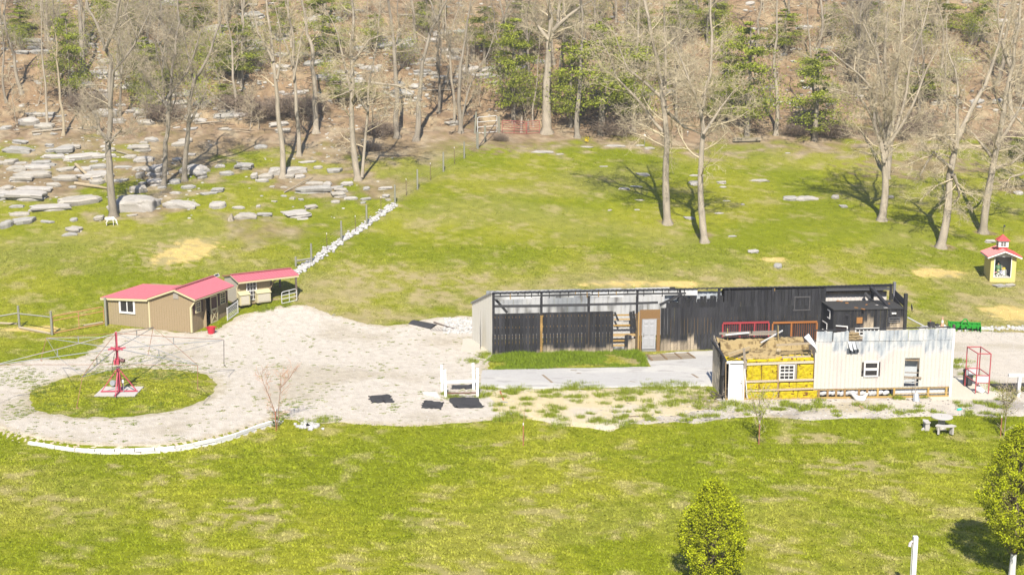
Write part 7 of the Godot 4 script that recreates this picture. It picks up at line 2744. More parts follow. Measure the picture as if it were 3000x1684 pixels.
	for q in [["tangled brown brush at the foot of the slim pale pair", 830, 335, 70], ["brown brush heap left of the tall straight tree", 770, 345, 60], ["low tangled thicket below the broken snag", 250, 318, 60], ["brush between the twin trees and the fence", 1110, 395, 50], ["dark thicket right of the many-stemmed tree", 2670, 385, 75], ["thicket behind the leaning tree", 2620, 400, 60], ["brush at the wood edge under the wide cedar", 1800, 395, 60], ["grey brush beside the white pipe gate", 1468, 412, 26], ["brown thicket at the right edge", 2960, 440, 70], ["tangle right of the slim leaning tree", 690, 320, 60], ["brush under the broad cedar", 2440, 400, 55], ["brush above the grass left of centre", 900, 330, 60], ["thicket at the roots of the twin trees", 1090, 440, 30], ["brush by the twisted bare tree", 2330, 395, 40], ["tangle below the slim trees at left", 480, 350, 60]]:
		var p := spot(q[1], q[2])
		var o := part_mesh(self, numbered("brush"), bm, twigs())
		tag(o, q[0], "bush")
		var f: float = q[3] / per_metre(p) / 1.4
		o.transform = Transform3D(Basis(Vector3.UP, rng.randf() * 6.0).scaled(Vector3(f, f * 0.8, f)), p)
	var bud := Shape.new()
	var stem := Shape.new()
	stem.col = BARK_GREY
	for k in 16:
		limb(stem, Vector3(rng.randfn(0, 0.15), 0, rng.randfn(0, 0.15)), Vector3(rng.randfn(0, 0.45), 1, rng.randfn(0, 0.45)).normalized(), rng.randf_range(1.6, 2.8), 0.02, 2, rng, 0.3, [0, 3, 5])
	for k in 1700:
		var p := Vector3(rng.randfn(0, 0.9), absf(rng.randfn(2.1, 0.8)), rng.randfn(0, 0.9))
		bud.col = Color(0.24, 0.27, 0.02) * rng.randf_range(0.7, 1.3)
		leaf_card(bud, p, rng.randf_range(0.09, 0.17), rng)
	var sm := stem.mesh()
	var lm := bud.mesh()
	for q in [[380, 150], [450, 60], [420, 200], [560, 250], [510, 180], [640, 170], [610, 60], [340, 110], [720, 120], [150, 90], [60, 150], [960, 250], [1480, 230], [1760, 60], [1860, 40], [2120, 180], [2850, 130], [2700, 160], [2800, 240], [480, 270], [250, 130], [2180, 330], [2480, 180], [690, 40], [870, 190], [300, 60], [400, 100], [530, 120], [600, 180], [350, 220], [590, 320], [440, 340], [760, 200], [1010, 60], [1180, 200], [90, 40], [210, 170], [2000, 60], [2360, 230], [2930, 200], [2640, 60], [1560, 320], [1950, 260]]:
		var p := spot(q[0], q[1])
		var o := thing("budding_shrub", "shrub with sparse yellow-green new leaves in the hillside woods", "shrub", p, rng.randf() * 6.0, "budding shrubs of the woods")
		part_mesh(o, "stem", sm, twigs())
		part_mesh(o, "leaves", lm, leafy())
		o.basis = o.basis.scaled(Vector3.ONE * rng.randf_range(0.7, 1.25))


func build_lawn_trees() -> void:
	var rng := RandomNumberGenerator.new()
	rng.seed = 61
	# two egg-shaped young trees in leaf
	for q in [["egg-shaped young tree in bright leaf at the bottom, left one", 2085, 1712, 1418, 96, 0.06], ["egg-shaped young tree in bright leaf at the right edge, white painted trunk", 2966, 1690, 1262, 106, 0.23]]:
		var p := spot(q[1], q[2])
		var k := per_metre(p)
		var h: float = (q[2] - q[3]) / k * 1.06
		var r: float = q[4] / k
		var low: float = h * q[5]
		var o := thing("young_tree", q[0], "tree", p)
		var s := Shape.new()
		s.col = Color(0.25, 0.2, 0.14)
		s.tube(PackedVector3Array([Vector3(0, -0.2, 0), Vector3(0, 0.25, 0), Vector3(0.02, h * 0.3, 0), Vector3(-0.02, h * 0.7, 0), Vector3(0, h * 0.95, 0)]), PackedFloat32Array([0.17, 0.125, 0.10, 0.05, 0.012]), 10, 0.05)
		var t := part(o, "trunk", s, bark())
		if q[5] > 0.1:
			s = Shape.new()
			s.tube(PackedVector3Array([Vector3(0, -0.1, 0), Vector3(0, 0.25, 0), Vector3(0.015, h * 0.16, 0)]), PackedFloat32Array([0.16, 0.132, 0.118]), 12, 0.04)
			part(t, "white_paint", s, surface("trim_white", Color.WHITE))
		var crown := Shape.new()
		var wood := Shape.new()
		wood.col = Color(0.2, 0.15, 0.10)
		var clumps := 640
		for c in clumps:
			var f := (c + rng.randf()) / clumps
			var prof := pow(sin(PI * pow(clampf(f * 0.96 + 0.03, 0.0, 1.0), 0.8)), 0.7)
			var y := lerpf(low, h, f)
			var g := rng.randf() * TAU
			var rr := r * prof * sqrt(rng.randf_range(0.3, 1.0)) * (0.95 + 0.12 * sin(g * 3.0 + f * 9.0) + absf(rng.randfn(0.0, 0.1)))
			var at := Vector3(cos(g) * rr, y, sin(g) * rr)
			if c % 3 == 0:
				wood.tube(PackedVector3Array([Vector3(0, maxf(y - rr * 1.1, h * 0.12), 0), Vector3(cos(g) * rr * 0.5, y - rr * 0.4, sin(g) * rr * 0.5), at]), PackedFloat32Array([0.022, 0.014, 0.006]), 3)
			var tone := rng.randf_range(0.6, 1.25)
			for n in 50:
				crown.col = Color(0.25, 0.285, 0.006).lerp(Color(0.36, 0.37, 0.010), rng.randf() * 0.7) * tone * rng.randf_range(0.8, 1.2)
				leaf_card(crown, at + Vector3(rng.randfn(0, 0.075), rng.randfn(0, 0.11), rng.randfn(0, 0.075)), rng.randf_range(0.06, 0.105), rng)
		part(o, "limbs", wood, bark())
		part(o, "crown", crown, leafy())
	# saplings by the gravel edge, some with stakes
	for q in [["leafless reddish sapling with two thin leaders beside the timber edging", 810, 1262, 1085, 0, [[810, 1262, 806, 1205, 795, 1170, 778, 1120, 768, 1085], [812, 1262, 818, 1190, 826, 1130, 829, 1085], [826, 1130, 850, 1105, 866, 1082]]], ["small sapling with thin yellow-green leaves before the foam wall", 2224, 1300, 1146, 90, [[2224, 1300, 2226, 1240, 2222, 1180, 2218, 1146], [2225, 1230, 2245, 1190, 2256, 1160], [2224, 1235, 2206, 1190, 2200, 1165]]],
		["slender leafy sapling left of the white post at right", 2943, 1278, 1140, 110, [[2943, 1278, 2946, 1215, 2944, 1180, 2942, 1145], [2945, 1190, 2962, 1165, 2966, 1150], [2945, 1188, 2930, 1165, 2928, 1150]]]]:
		var p := spot(q[1], q[2])
		var k := per_metre(p)
		var o := thing("sapling", q[0], "sapling", p)
		var s := Shape.new()
		s.col = Color(0.36, 0.22, 0.15) if q[4] == 0 else Color(0.34, 0.28, 0.2)
		var tw := Shape.new()
		tw.col = s.col * 1.3
		var leaves := Shape.new()
		for line in q[5]:
			var pts := PackedVector3Array()
			var rad := PackedFloat32Array()
			for e in line.size() / 2:
				pts.append(Vector3((line[2 * e] - q[1]) / k, (q[2] - line[2 * e + 1]) / k, rng.randf_range(-0.06, 0.06) * e))
				rad.append(lerpf(0.035 if q[4] else 0.024, 0.008, float(e) / (line.size() / 2 - 1)))
			s.tube(pts, rad, 5)
			for e in range(1, pts.size()):
				for b in (6 if q[4] == 0 else 5):
					var g := rng.randf() * TAU
					var at := pts[e - 1].lerp(pts[e], rng.randf())
					var d := Vector3(cos(g) * 0.8, 0.75, sin(g) * 0.8).normalized()
					limb(tw, at, d, rng.randf_range(0.4, 0.9), 0.009, 1, rng, 0.2, [0, 3])
					if q[4] and e > 0 and (at.y > 0.9 or q[4] < 100):
						for w in 34:
							leaves.col = (Color(0.30, 0.33, 0.04) if q[4] < 100 else Color(0.25, 0.23, 0.06)) * rng.randf_range(0.7, 1.2)
							leaf_card(leaves, at + d * rng.randf_range(0.1, 0.7) + Vector3(rng.randfn(0, 0.09), rng.randfn(0, 0.09), rng.randfn(0, 0.09)), rng.randf_range(0.05, 0.09), rng)
		part(o, "stem", s, bark())
		part(o, "twigs", tw, twigs())
		if leaves.v.size():
			part(o, "leaves", leaves, leafy())
	var rust := surface("t_post", Color.WHITE)
	rust = surface("rusty_stake", Color(0.40, 0.15, 0.09), 0.8, "fine", 0.4)
	var white := surface("trim_white", Color.WHITE)
	t_post([808, 1264, 1197], "rusty steel stake tied to the leafless sapling", "", rust, white)
	t_post([1533, 1306, 1238], "rusty steel stake standing alone at the lawn's edge", "", rust, white)
	t_post([2224, 1302, 1232], "rusty steel stake beside the sapling before the foam wall", "", rust, white)
	t_post([2933, 1279, 1216], "rusty steel stake left of the slender right-hand sapling", "", rust, white)
	var p := spot(1533, 1300)
	var s := Shape.new()
	s.col = Color(0.36, 0.22, 0.15)
	s.tube(PackedVector3Array([Vector3(0, 0, 0), Vector3(0.02, 1.2, 0), Vector3(0.12, 2.1, 0)]), PackedFloat32Array([0.018, 0.013, 0.005]), 4)
	limb(s, Vector3(0.03, 1.5, 0), Vector3(-0.1, 1, 0).normalized(), 0.6, 0.008, 1, rng, 0.2, [0, 2])
	solo("sapling", "whip-thin leafless sapling at the lone rusty stake", "sapling", s, twigs(), p)
	# leafy weed by the timber edging and a bright shrub at the right edge
	for q in [["grey-green leafy thistle clump at the foot of the leafless sapling", 812, 1246, 0.5, Color(0.14, 0.2, 0.075), 0.16, 160], ["bright green shrub at the right edge below the slender sapling", 2975, 1275, 0.45, Color(0.24, 0.29, 0.01), 0.08, 700]]:
		var c := Shape.new()
		for k in q[6]:
			var g := rng.randf() * TAU
			var r: float = q[3] * sqrt(rng.randf())
			c.col = q[4] * rng.randf_range(0.7, 1.25)
			leaf_card(c, Vector3(cos(g) * r, rng.randf() * 0.55 * (1.2 - r / q[3]) + 0.03, sin(g) * r * 0.7), q[5] * rng.randf_range(0.8, 1.4), rng)
		solo("low_shrub", q[0], "shrub", c, leafy(), spot(q[1], q[2]))


func quad_on_ground(corners: Array, up: float, thick: float, c: Color) -> Shape:  # four pixels, anticlockwise seen from above, starting front left
	var s := Shape.new()
	s.col = c
	var lo := []
	var hi := []
	for q in corners:
		var p := spot(q[0], q[1])
		lo.append(p + Vector3(0, up, 0))
		hi.append(p + Vector3(0, up + thick, 0))
	s.hexa(lo + hi)
	return s


func worn_mat(corners: Array, rng: RandomNumberGenerator) -> Shape:
	var s := Shape.new()
	var p := []
	for q in corners:
		p.append(spot(q[0], q[1]))
	var n := 9
	var g := []
	for y in n + 1:
		for x in n + 1:
			var a: Vector3 = p[0].lerp(p[1], float(x) / n)
			var b: Vector3 = p[3].lerp(p[2], float(x) / n)
			var at := a.lerp(b, float(y) / n)
			var rim := x == 0 or y == 0 or x == n or y == n
			at += Vector3(rng.randfn(0, 0.05 if rim else 0.0), 0.0, rng.randfn(0, 0.07 if rim else 0.0))
			at.y = height(at.x, at.z) + (0.095 + 0.02 * n_fine.get_noise_2d(at.x * 1.6, at.z * 1.6) if not rim else 0.07)
			g.append(at)
	for y in n:
		for x in n:
			var k := y * (n + 1) + x
			s.col = Color(1, 1, 1) * (1.0 + 0.6 * n_fine.get_noise_2d(g[k].x * 2.0, g[k].z * 2.0))
			s.quad(g[k], g[k + 1], g[k + n + 2], g[k + n + 1])
	for k in n:
		for e in [[k, k + 1], [n * (n + 1) + k + 1, n * (n + 1) + k]]:
			s.quad(g[e[0]] - Vector3(0, 0.08, 0), g[e[1]] - Vector3(0, 0.08, 0), g[e[1]], g[e[0]])
	return s


func build_small_things() -> void:
	var rng := RandomNumberGenerator.new()
	rng.seed = 88
	var white := surface("white_paint", Color.WHITE)
	var clean := surface("trim_white", Color.WHITE)
	var rubber := surface("mat_rubber", Color(0.055, 0.055, 0.06), 0.8, "soil", 0.5, 0.3)
	var lumber := surface("lumber", Color.WHITE)
	var zinc := surface("zinc_tube", Color.WHITE)
	# white post frame by the mats
	var base := spot(1352, 1156)
	var o := thing("post_frame", "four white posts joined by one white rail over black mats", "post frame", base)
	for q in [[1295, 1147, 1069], [1305, 1166, 1083], [1387, 1143, 1064], [1399, 1166, 1079]]:
		var p := spot(q[0], q[1])
		var h: float = (q[1] - q[2]) / per_metre(p) / 0.965
		var s := Shape.new()
		s.box(p - base + Vector3(0, h / 2 - 0.1, 0), Vector3(0.15, h + 0.2, 0.15), Basis(Vector3.BACK, rng.randf_range(-0.01, 0.02)))
		part(o, "post", s, white)
	var fa := spot(1305, 1166) - base
	var fb := spot(1399, 1166) - base
	var s := Shape.new()
	s.bar(fa + Vector3(0.06, 0.93, -0.1), fb + Vector3(-0.05, 0.98, -0.1), 0.06, 0.15)
	part(o, "rail", s, white)
	s = Shape.new()
	s.col = Color(0.2, 0.1, 0.08)
	s.bar(fa + Vector3(0.06, 0.28, -0.05), fb + Vector3(0.05, 0.3, -0.05), 0.05, 0.07)
	part(o, "lower_rail", s, lumber)
	for q in [["black rubber mat under the rail of the white post frame", [[1322, 1142], [1384, 1141], [1381, 1130], [1325, 1131]]], ["large creased black mat in front of the white post frame", [[1330, 1198], [1420, 1196], [1396, 1166], [1313, 1168]]], ["black mat left of the white post frame with a white speck", [[1231, 1197], [1291, 1201], [1300, 1181], [1246, 1175]]], ["black mat lying alone on the open gravel", [[1089, 1183], [1157, 1180], [1139, 1158], [1077, 1163]]]]:
		solo("rubber_mat", q[0], "mat", worn_mat(q[1], rng), rubber)
	solo("stone_slab", "flat pale stone slab behind the left black mat", "slab", quad_on_ground([[1240, 1160], [1290, 1172], [1278, 1152], [1236, 1153]], 0.02, 0.09, Color(0.5, 0.47, 0.42)), surface("concrete", Color.WHITE))
	# rolled sheet, grate and pipes beside the barn's left end
	s = Shape.new()
	var a := spot(1196, 950)
	var b := spot(1262, 966)
	var d := b - a
	var side := Vector3(0.35, 0, -1).normalized() * 1.25
	for k in 6:
		var f0 := k / 6.0
		var f1 := (k + 1) / 6.0
		var h0 := 0.05 + 0.1 * sin(PI * f0)
		var h1 := 0.05 + 0.1 * sin(PI * f1)
		s.hexa([a + side * f0, b + side * f0, b + side * f1, a + side * f1, a + side * f0 + Vector3(0, h0, 0), b + side * f0 + Vector3(0, h0 + 0.06, 0), b + side * f1 + Vector3(0, h1 + 0.06, 0), a + side * f1 + Vector3(0, h1, 0)])
	solo("curved_sheet", "black curved sheet lying at the gravel edge left of the barn", "sheet", s, rubber)
	var gr := thing("metal_grate", "rusty metal grate beside the black curved sheet", "grate", spot(1280, 966))
	s = Shape.new()
	for k in 7:
		s.bar(Vector3(-0.6 + k * 0.2, 0.06, -0.35), Vector3(-0.35 + k * 0.2, 0.06, 0.4), 0.02, 0.02)
	part(gr, "bars", s, surface("grey_steel", Color(0.3, 0.28, 0.26), 0.6, "fine", 0.5))
	s = Shape.new()
	s.bar(Vector3(-0.62, 0.06, -0.36), Vector3(0.62, 0.06, -0.36), 0.03, 0.03)
	s.bar(Vector3(-0.38, 0.06, 0.41), Vector3(0.86, 0.06, 0.41), 0.03, 0.03)
	part(gr, "rim", s, surface("grey_steel", Color.WHITE))
	for q in [["dark pipe lying between the grate and the white stones", 1271, 947, 1298, 956], ["second dark pipe nearer the barn's end", 1300, 957, 1331, 966]]:
		var p := spot(q[1], q[2]) + Vector3(0, 0.08, 0)
		s = Shape.new()
		s.rod(Vector3.ZERO, spot(q[3], q[4]) + Vector3(0, 0.06, 0) - p, 0.06, 8)
		solo("pipe", q[0], "pipe", s, surface("dark_pole", Color.WHITE), p)
	var at: Array[Transform3D] = []
	var tint := PackedColorArray()
	for k in 420:
		var p := spot(rng.randf_range(1300, 1405), rng.randf_range(933, 978))
		var r := rng.randf_range(0.05, 0.12)
		at.append(Transform3D(Basis(Vector3.UP, rng.randf() * 6.0).scaled(Vector3(r, r * 0.7, r)), p + Vector3(0, rng.randf() * 0.05, 0)))
		tint.append(Color(0.6, 0.58, 0.54) * rng.randf_range(0.75, 1.1))
	for k in 260:
		var p := spot(rng.randf_range(2690, 3040), 0.0 + 962 + rng.randfn(0, 3.0))
		if p.z > -80.0:
			continue
		var r := rng.randf_range(0.05, 0.13)
		at.append(Transform3D(Basis(Vector3.UP, rng.randf() * 6.0).scaled(Vector3(r, r * 0.7, r)), p))
		tint.append(Color(0.6, 0.58, 0.54) * rng.randf_range(0.75, 1.1))
	for k in 90:
		var p := spot(905 + rng.randfn(0, 14), 1247 + rng.randfn(0, 5))
		var r := rng.randf_range(0.05, 0.14)
		at.append(Transform3D(Basis(Vector3.UP, rng.randf() * 6.0).scaled(Vector3(r, r * 0.7, r)), p + Vector3(0, 0.03, 0)))
		tint.append(Color(0.6, 0.58, 0.56) * rng.randf_range(0.75, 1.1))
	scatter("loose_stones", "loose white stones by the barn's end, the lot edge and the culvert", "stones", rock_mesh(9, 8, 5, 0.6, 0.2), surface("white_stone", Color.WHITE), at, tint)
	# culvert
	s = Shape.new()
	var cp := spot(903, 1254)
	s.col = Color(0.05, 0.045, 0.05)
	for k in 12:
		var g0 := TAU * k / 12.0
		var g1 := TAU * (k + 1) / 12.0
		var r0 := Vector3(cos(g0), sin(g0), 0)
		var r1 := Vector3(cos(g1), sin(g1), 0)
		s.hexa([r0 * 0.15, r0 * 0.17, r0 * 0.17 + Vector3(0, 0, -0.7), r0 * 0.15 + Vector3(0, 0, -0.7), r1 * 0.15, r1 * 0.17, r1 * 0.17 + Vector3(0, 0, -0.7), r1 * 0.15 + Vector3(0, 0, -0.7)])
	s.disc(Vector3(0, 0, -0.5), Vector3.BACK, 0.15, 12)
	solo("culvert_pipe", "dark culvert pipe mouth under the end of the timber edging", "pipe", s, rubber, cp + Vector3(0, 0.0, 0), 0.3)
	# pallet of planks on the walkway
	var pl := thing("wooden_panel", "weathered wooden panel lying flat before the barn door", "panel", spot(1965, 1050))
	var pa := spot(1906, 1061)
	var pb := spot(2040, 1053)
	var pc := spot(2018, 1038)
	var pd := spot(1891, 1044)
	for k in 6:
		s = Shape.new()
		s.col = Color(0.36, 0.30, 0.22) * rng.randf_range(0.8, 1.15)
		var f0 := k / 6.0 + 0.01
		var f1 := (k + 1) / 6.0 - 0.01
		var q := [pa.lerp(pd, f0), pb.lerp(pc, f0), pb.lerp(pc, f1), pa.lerp(pd, f1)]
		var lo := []
		var hi := []
		for e in q:
			lo.append(e - pl.position + Vector3(0, 0.08, 0))
			hi.append(e - pl.position + Vector3(0, 0.115, 0))
		s.hexa(lo + hi)
		part(pl, "plank", s, lumber)
	for f in [0.04, 0.36, 0.68, 0.97]:
		s = Shape.new()
		s.col = Color(0.26, 0.18, 0.10)
		s.bar(pa.lerp(pb, f) - pl.position + Vector3(0, 0.135, 0), pd.lerp(pc, f) - pl.position + Vector3(0, 0.135, 0), 0.11, 0.04)
		part(pl, "cross_board", s, lumber)
	for q in [["brown board lying on the concrete walkway, left of its middle", 1590, 1101, 1618, 1124, 0.14, Color(0.32, 0.24, 0.16)], ["small board on the walkway near the charred gable", 2028, 1099, 2046, 1110, 0.14, Color(0.3, 0.22, 0.15)], ["short dark stick on the walkway, topmost of two", 1672, 1087, 1690, 1089, 0.12, Color(0.3, 0.25, 0.18)], ["short dark stick on the walkway, right of the topmost", 1690, 1096, 1702, 1097, 0.12, Color(0.28, 0.22, 0.17)], ["thin dark stick at the lower edge of the walkway", 1845, 1120, 1862, 1122, 0.06, Color(0.28, 0.2, 0.13)], ["broken board in the gravel below the cream siding", 2512, 1181, 2529, 1200, 0.13, Color(0.46, 0.33, 0.17)], ["charred board in the ash before the foam wall", 1862, 1203, 1890, 1207, 0.08, Color(0.05, 0.045, 0.045)], ["second charred board in the ash, lower", 1800, 1226, 1875, 1222, 0.05, Color(0.12, 0.07, 0.05)], ["dark stick in the gravel under the cream siding", 2625, 1204, 2655, 1213, 0.04, Color(0.12, 0.1, 0.08)]]:
		var p := spot(q[1], q[2]) + Vector3(0, 0.06, 0)
		s = Shape.new()
		s.col = q[6]
		s.bar(Vector3.ZERO, spot(q[3], q[4]) + Vector3(0, 0.06, 0) - p, q[5], 0.04)
		solo("loose_board", q[0], "board", s, lumber, p)
	# hand tool with red handle
	var tool := thing("garden_tool", "long-handled tool with red grip lying on the yellow soil", "tool", spot(1472, 1165))
	s = Shape.new()
	s.col = Color(0.5, 0.1, 0.07)
	s.rod(spot(1465, 1150) - tool.position + Vector3(0, 0.08, 0), spot(1475, 1174) - tool.position + Vector3(0, 0.06, 0), 0.03)
	part(tool, "handle", s, lumber)
	s = Shape.new()
	s.bar(spot(1466, 1179) - tool.position + Vector3(0, 0.05, 0), spot(1487, 1182) - tool.position + Vector3(0, 0.05, 0), 0.12, 0.04)
	part(tool, "head", s, zinc)
	# shovel against the cream wall
	var sp := spot(2684, 1176)
	var sh := thing("shovel", "grey scoop shovel leaning on the cream siding under the broken opening", "shovel", sp)
	s = Shape.new()
	s.rod(Vector3(0, 0.4, -0.05), Vector3(0.0, 1.32, -0.42), 0.022)
	s.rod(Vector3(-0.09, 1.36, -0.44), Vector3(0.09, 1.36, -0.44), 0.02)
	s.rod(Vector3(0.0, 1.3, -0.41), Vector3(0.09, 1.36, -0.44), 0.016)
	s.rod(Vector3(0.0, 1.3, -0.41), Vector3(-0.09, 1.36, -0.44), 0.016)
	part(sh, "shaft", s, surface("grey_wood", Color.WHITE))
	s = Shape.new()
	s.col = Color(1.1, 1.1, 1.1)
	for k in 6:
		var x0 := -0.19 + k * 0.38 / 6.0
		var x1 := x0 + 0.38 / 6.0
		var b0 := 0.07 * pow(absf(x0) / 0.19, 2.0)
		var b1 := 0.07 * pow(absf(x1) / 0.19, 2.0)
		s.quad(Vector3(x0, 0.0, 0.12 + b0), Vector3(x1, 0.0, 0.12 + b1), Vector3(x1 * 0.8, 0.48, -0.06 + b1), Vector3(x0 * 0.8, 0.48, -0.06 + b0))
	part(sh, "blade", s, zinc)
	# white torn bag
	s = Shape.new()
	s.col = Color(0.82, 0.81, 0.79)
	body([[Vector3(-0.35, 0.35, -0.1), Vector3(-0.1, 0.12, 0.1), 0.1, 0.16], [Vector3(-0.1, 0.12, 0.1), Vector3(0.25, 0.12, 0.12), 0.16, 0.14], [Vector3(0.2, 0.12, 0.1), Vector3(0.48, 0.36, -0.05), 0.14, 0.07], [Vector3(-0.1, 0.1, 0.2), Vector3(0.2, 0.08, 0.3), 0.1, 0.08]], 0.05, 0.08, s)
	solo("torn_bag", "torn white bag spilled on the ground below the cream siding", "bag", s, clean, spot(2517, 1172))
	# teal bottle
	var bo := thing("plastic_bottle", "small teal plastic bottle lying in the gravel", "bottle", spot(2812, 1203), 0.5)
	s = Shape.new()
	s.rod(Vector3(-0.13, 0.07, 0), Vector3(0.1, 0.07, 0), 0.07, 10)
	s.rod(Vector3(0.1, 0.07, 0), Vector3(0.17, 0.07, 0), 0.035, 8)
	part(bo, "bottle_body", s, surface("teal_plastic", Color(0.04, 0.45, 0.36), 0.4, "", 1.0))
	s = Shape.new()
	s.col = Color(0.1, 0.1, 0.1)
	s.rod(Vector3(0.17, 0.07, 0), Vector3(0.21, 0.07, 0), 0.04, 8)
	part(bo, "cap", s, clean)
	# round concrete picnic table and bench
	var con := surface("pale_concrete", Color(0.50, 0.47, 0.43), 0.9, "fine", 0.5, 0.2)
	var tp := spot(2759, 1258)
	o = thing("picnic_table", "round grey concrete picnic table on the lawn edge", "table", tp)
	s = Shape.new()
	s.lathe(Vector3.ZERO, [Vector2(0.0, 0.66), Vector2(0.53, 0.66), Vector2(0.57, 0.68), Vector2(0.57, 0.73), Vector2(0.54, 0.75), Vector2(0.0, 0.75)], 36)
	part(o, "top", s, con)
	s = Shape.new()
	s.lathe(Vector3.ZERO, [Vector2(0.3, 0.0), Vector2(0.26, 0.1), Vector2(0.17, 0.18), Vector2(0.19, 0.5), Vector2(0.24, 0.66)], 12)
	part(o, "pedestal", s, con)
	s = Shape.new()
	s.col = Color(1.3, 1.3, 1.3)
	s.rod(Vector3(0, 0.75, 0), Vector3(0, 0.81, 0), 0.035, 8)
	part(o, "umbrella_hole", s, con)
	for q in [["curved concrete bench in front of the round picnic table", 1.5, 2.3, 0.0], ["curved concrete bench lying at the left of the round picnic table", 2.75, 3.5, 0.0]]:
		var bn := thing("concrete_bench", q[0], "bench", tp)
		var front: bool = q[1] < 2.0
		s = Shape.new()
		var n := 8
		var g0 := -2.2 if front else 2.75
		var g1 := -1.0 if front else 3.45
		for k in n:
			var u0 := lerpf(g0, g1, float(k) / n)
			var u1 := lerpf(g0, g1, float(k + 1) / n)
			var p0 := Vector3(cos(u0), 0, -sin(u0))
			var p1 := Vector3(cos(u1), 0, -sin(u1))
			var y := 0.4
			s.hexa([p0 * 0.98 + Vector3(0, y, 0), p1 * 0.98 + Vector3(0, y, 0), p1 * 0.68 + Vector3(0, y, 0), p0 * 0.68 + Vector3(0, y, 0), p0 * 0.98 + Vector3(0, y + 0.07, 0), p1 * 0.98 + Vector3(0, y + 0.07, 0), p1 * 0.68 + Vector3(0, y + 0.07, 0), p0 * 0.68 + Vector3(0, y + 0.07, 0)])
		part(bn, "seat", s, con)
		for u in [lerpf(g0, g1, 0.15), lerpf(g0, g1, 0.85)]:
			s = Shape.new()
			s.box(Vector3(cos(u), 0, -sin(u)) * 0.83 + Vector3(0, 0.19, 0), Vector3(0.24, 0.42, 0.09), Basis(Vector3.UP, u))
			part(bn, "leg", s, con)
	solo("concrete_slab", "loose pale concrete slab lying left of the picnic table", "slab", quad_on_ground([[2701, 1261], [2717, 1262], [2727, 1254], [2712, 1253]], 0.0, 0.1, Color(1.1, 1.1, 1.05)), con)
	build_cage(zinc, clean)
	build_blade(rng)
	# white T post and dark trough at the right edge
	var tpo := thing("t_shaped_post", "white T-shaped post standing at the right edge", "post", spot(2985, 1164))
	s = Shape.new()
	s.box(Vector3(0, 0.6, 0), Vector3(0.17, 1.3, 0.17))
	part(tpo, "post", s, white)
	s = Shape.new()
	s.box(Vector3(0.02, 1.32, 0), Vector3(1.35, 0.15, 0.18))
	part(tpo, "cross_bar", s, white)
	s = Shape.new()
	s.col = Color(0.9, 0.85, 0.8)
	var q0 := spot(2926, 1146)
	s.box(Vector3(1.6, 0.05, -0.5), Vector3(3.4, 0.28, 1.3), Basis(Vector3.UP, 0.06))
	solo("rubber_trough", "long black rubber border lying behind the T-shaped post", "border", s, rubber, q0)
	# white post with a bracket at the bottom edge
	var wp := thing("light_post", "tall white timber post with a small fitting at its top, bottom edge", "post", spot(2673, 1752))
	var hh := 180.0 / per_metre(wp.position) / 0.94
	s = Shape.new()
	s.span(-0.085, 0.085, -0.3, hh, -0.085, 0.085)
	part(wp, "post", s, white)
	s = Shape.new()
	s.rod(Vector3(-0.11, hh - 0.2, 0.0), Vector3(-0.2, hh - 0.26, 0.06), 0.05)
	s.rod(Vector3(-0.19, hh - 0.22, 0.06), Vector3(-0.24, hh - 0.38, 0.1), 0.06, 10)
	part(wp, "fitting", s, surface("pink_grey", Color(0.6, 0.52, 0.55), 0.5, "fine", 0.4))
	s = Shape.new()
	s.col = Color(0.7, 0.7, 0.7)
	s.rod(Vector3(-0.13, 0, 0.06), Vector3(-0.125, hh - 0.3, 0.06), 0.018)
	part(wp, "conduit", s, white)
	# traffic cone and dark crate behind the cream building
	var cn := thing("traffic_cone", "faded orange and white traffic cone behind the cream building", "cone", spot(2762, 957))
	s = Shape.new()
	s.col = Color(0.62, 0.36, 0.24)
	s.box(Vector3(0, 0.02, 0), Vector3(0.34, 0.04, 0.34))
	s.lathe(Vector3.ZERO, [Vector2(0.13, 0.04), Vector2(0.09, 0.3)], 14)
	s.col = Color(0.75, 0.72, 0.68)
	s.lathe(Vector3.ZERO, [Vector2(0.09, 0.3), Vector2(0.06, 0.48)], 14)
	s.col = Color(0.62, 0.36, 0.24)
	s.lathe(Vector3.ZERO, [Vector2(0.06, 0.48), Vector2(0.03, 0.7), Vector2(0.0, 0.7)], 14)
	part(cn, "cone_body", s, surface("cone_plastic", Color.WHITE, 0.6, "fine", 0.5))
	for q in [["dark crate behind the cream building, left of the cone", 2729, 958, 0.4], ["small dark box between the crate and the cone", 2747, 957, 0.22]]:
		s = Shape.new()
		s.box(Vector3(0, q[3] * 0.4, 0), Vector3(q[3], q[3] * 0.8, q[3] * 0.8))
		s.box(Vector3(0, q[3] * 0.82, 0), Vector3(q[3] * 1.06, 0.04, q[3] * 0.86))
		solo("crate", q[0], "crate", s, rubber, spot(q[1], q[2]), 0.3)
	t_post([2727, 957, 937], "short rusty steel post beside the dark crate", "", surface("rusty_stake", Color.WHITE), surface("rusty_stake", Color.WHITE))
	# at the wood edge
	var pp := thing("plank_pile", "stack of old grey planks lying at the wood edge", "lumber", spot(2187, 414))
	for k in 9:
		s = Shape.new()
		s.col = Color(0.42, 0.36, 0.26) * rng.randf_range(0.75, 1.1)
		s.box(Vector3(rng.randf_range(-0.15, 0.15), 0.08 + 0.11 * (k / 3), -0.3 + 0.3 * (k % 3)), Vector3(2.7, 0.09, 0.26), Basis(Vector3.UP, rng.randf_range(-0.05, 0.05)))
		part(pp, "plank", s, lumber)
	s = Shape.new()
	for k in 34:
		s.col = Color(0.55, 0.40, 0.012) * rng.randf_range(0.8, 1.1)
		leaf_card(s, Vector3(rng.randfn(0, 0.2) + 0.1, 0.1 + rng.randf() * 0.6, rng.randfn(0, 0.15)), 0.2, rng)
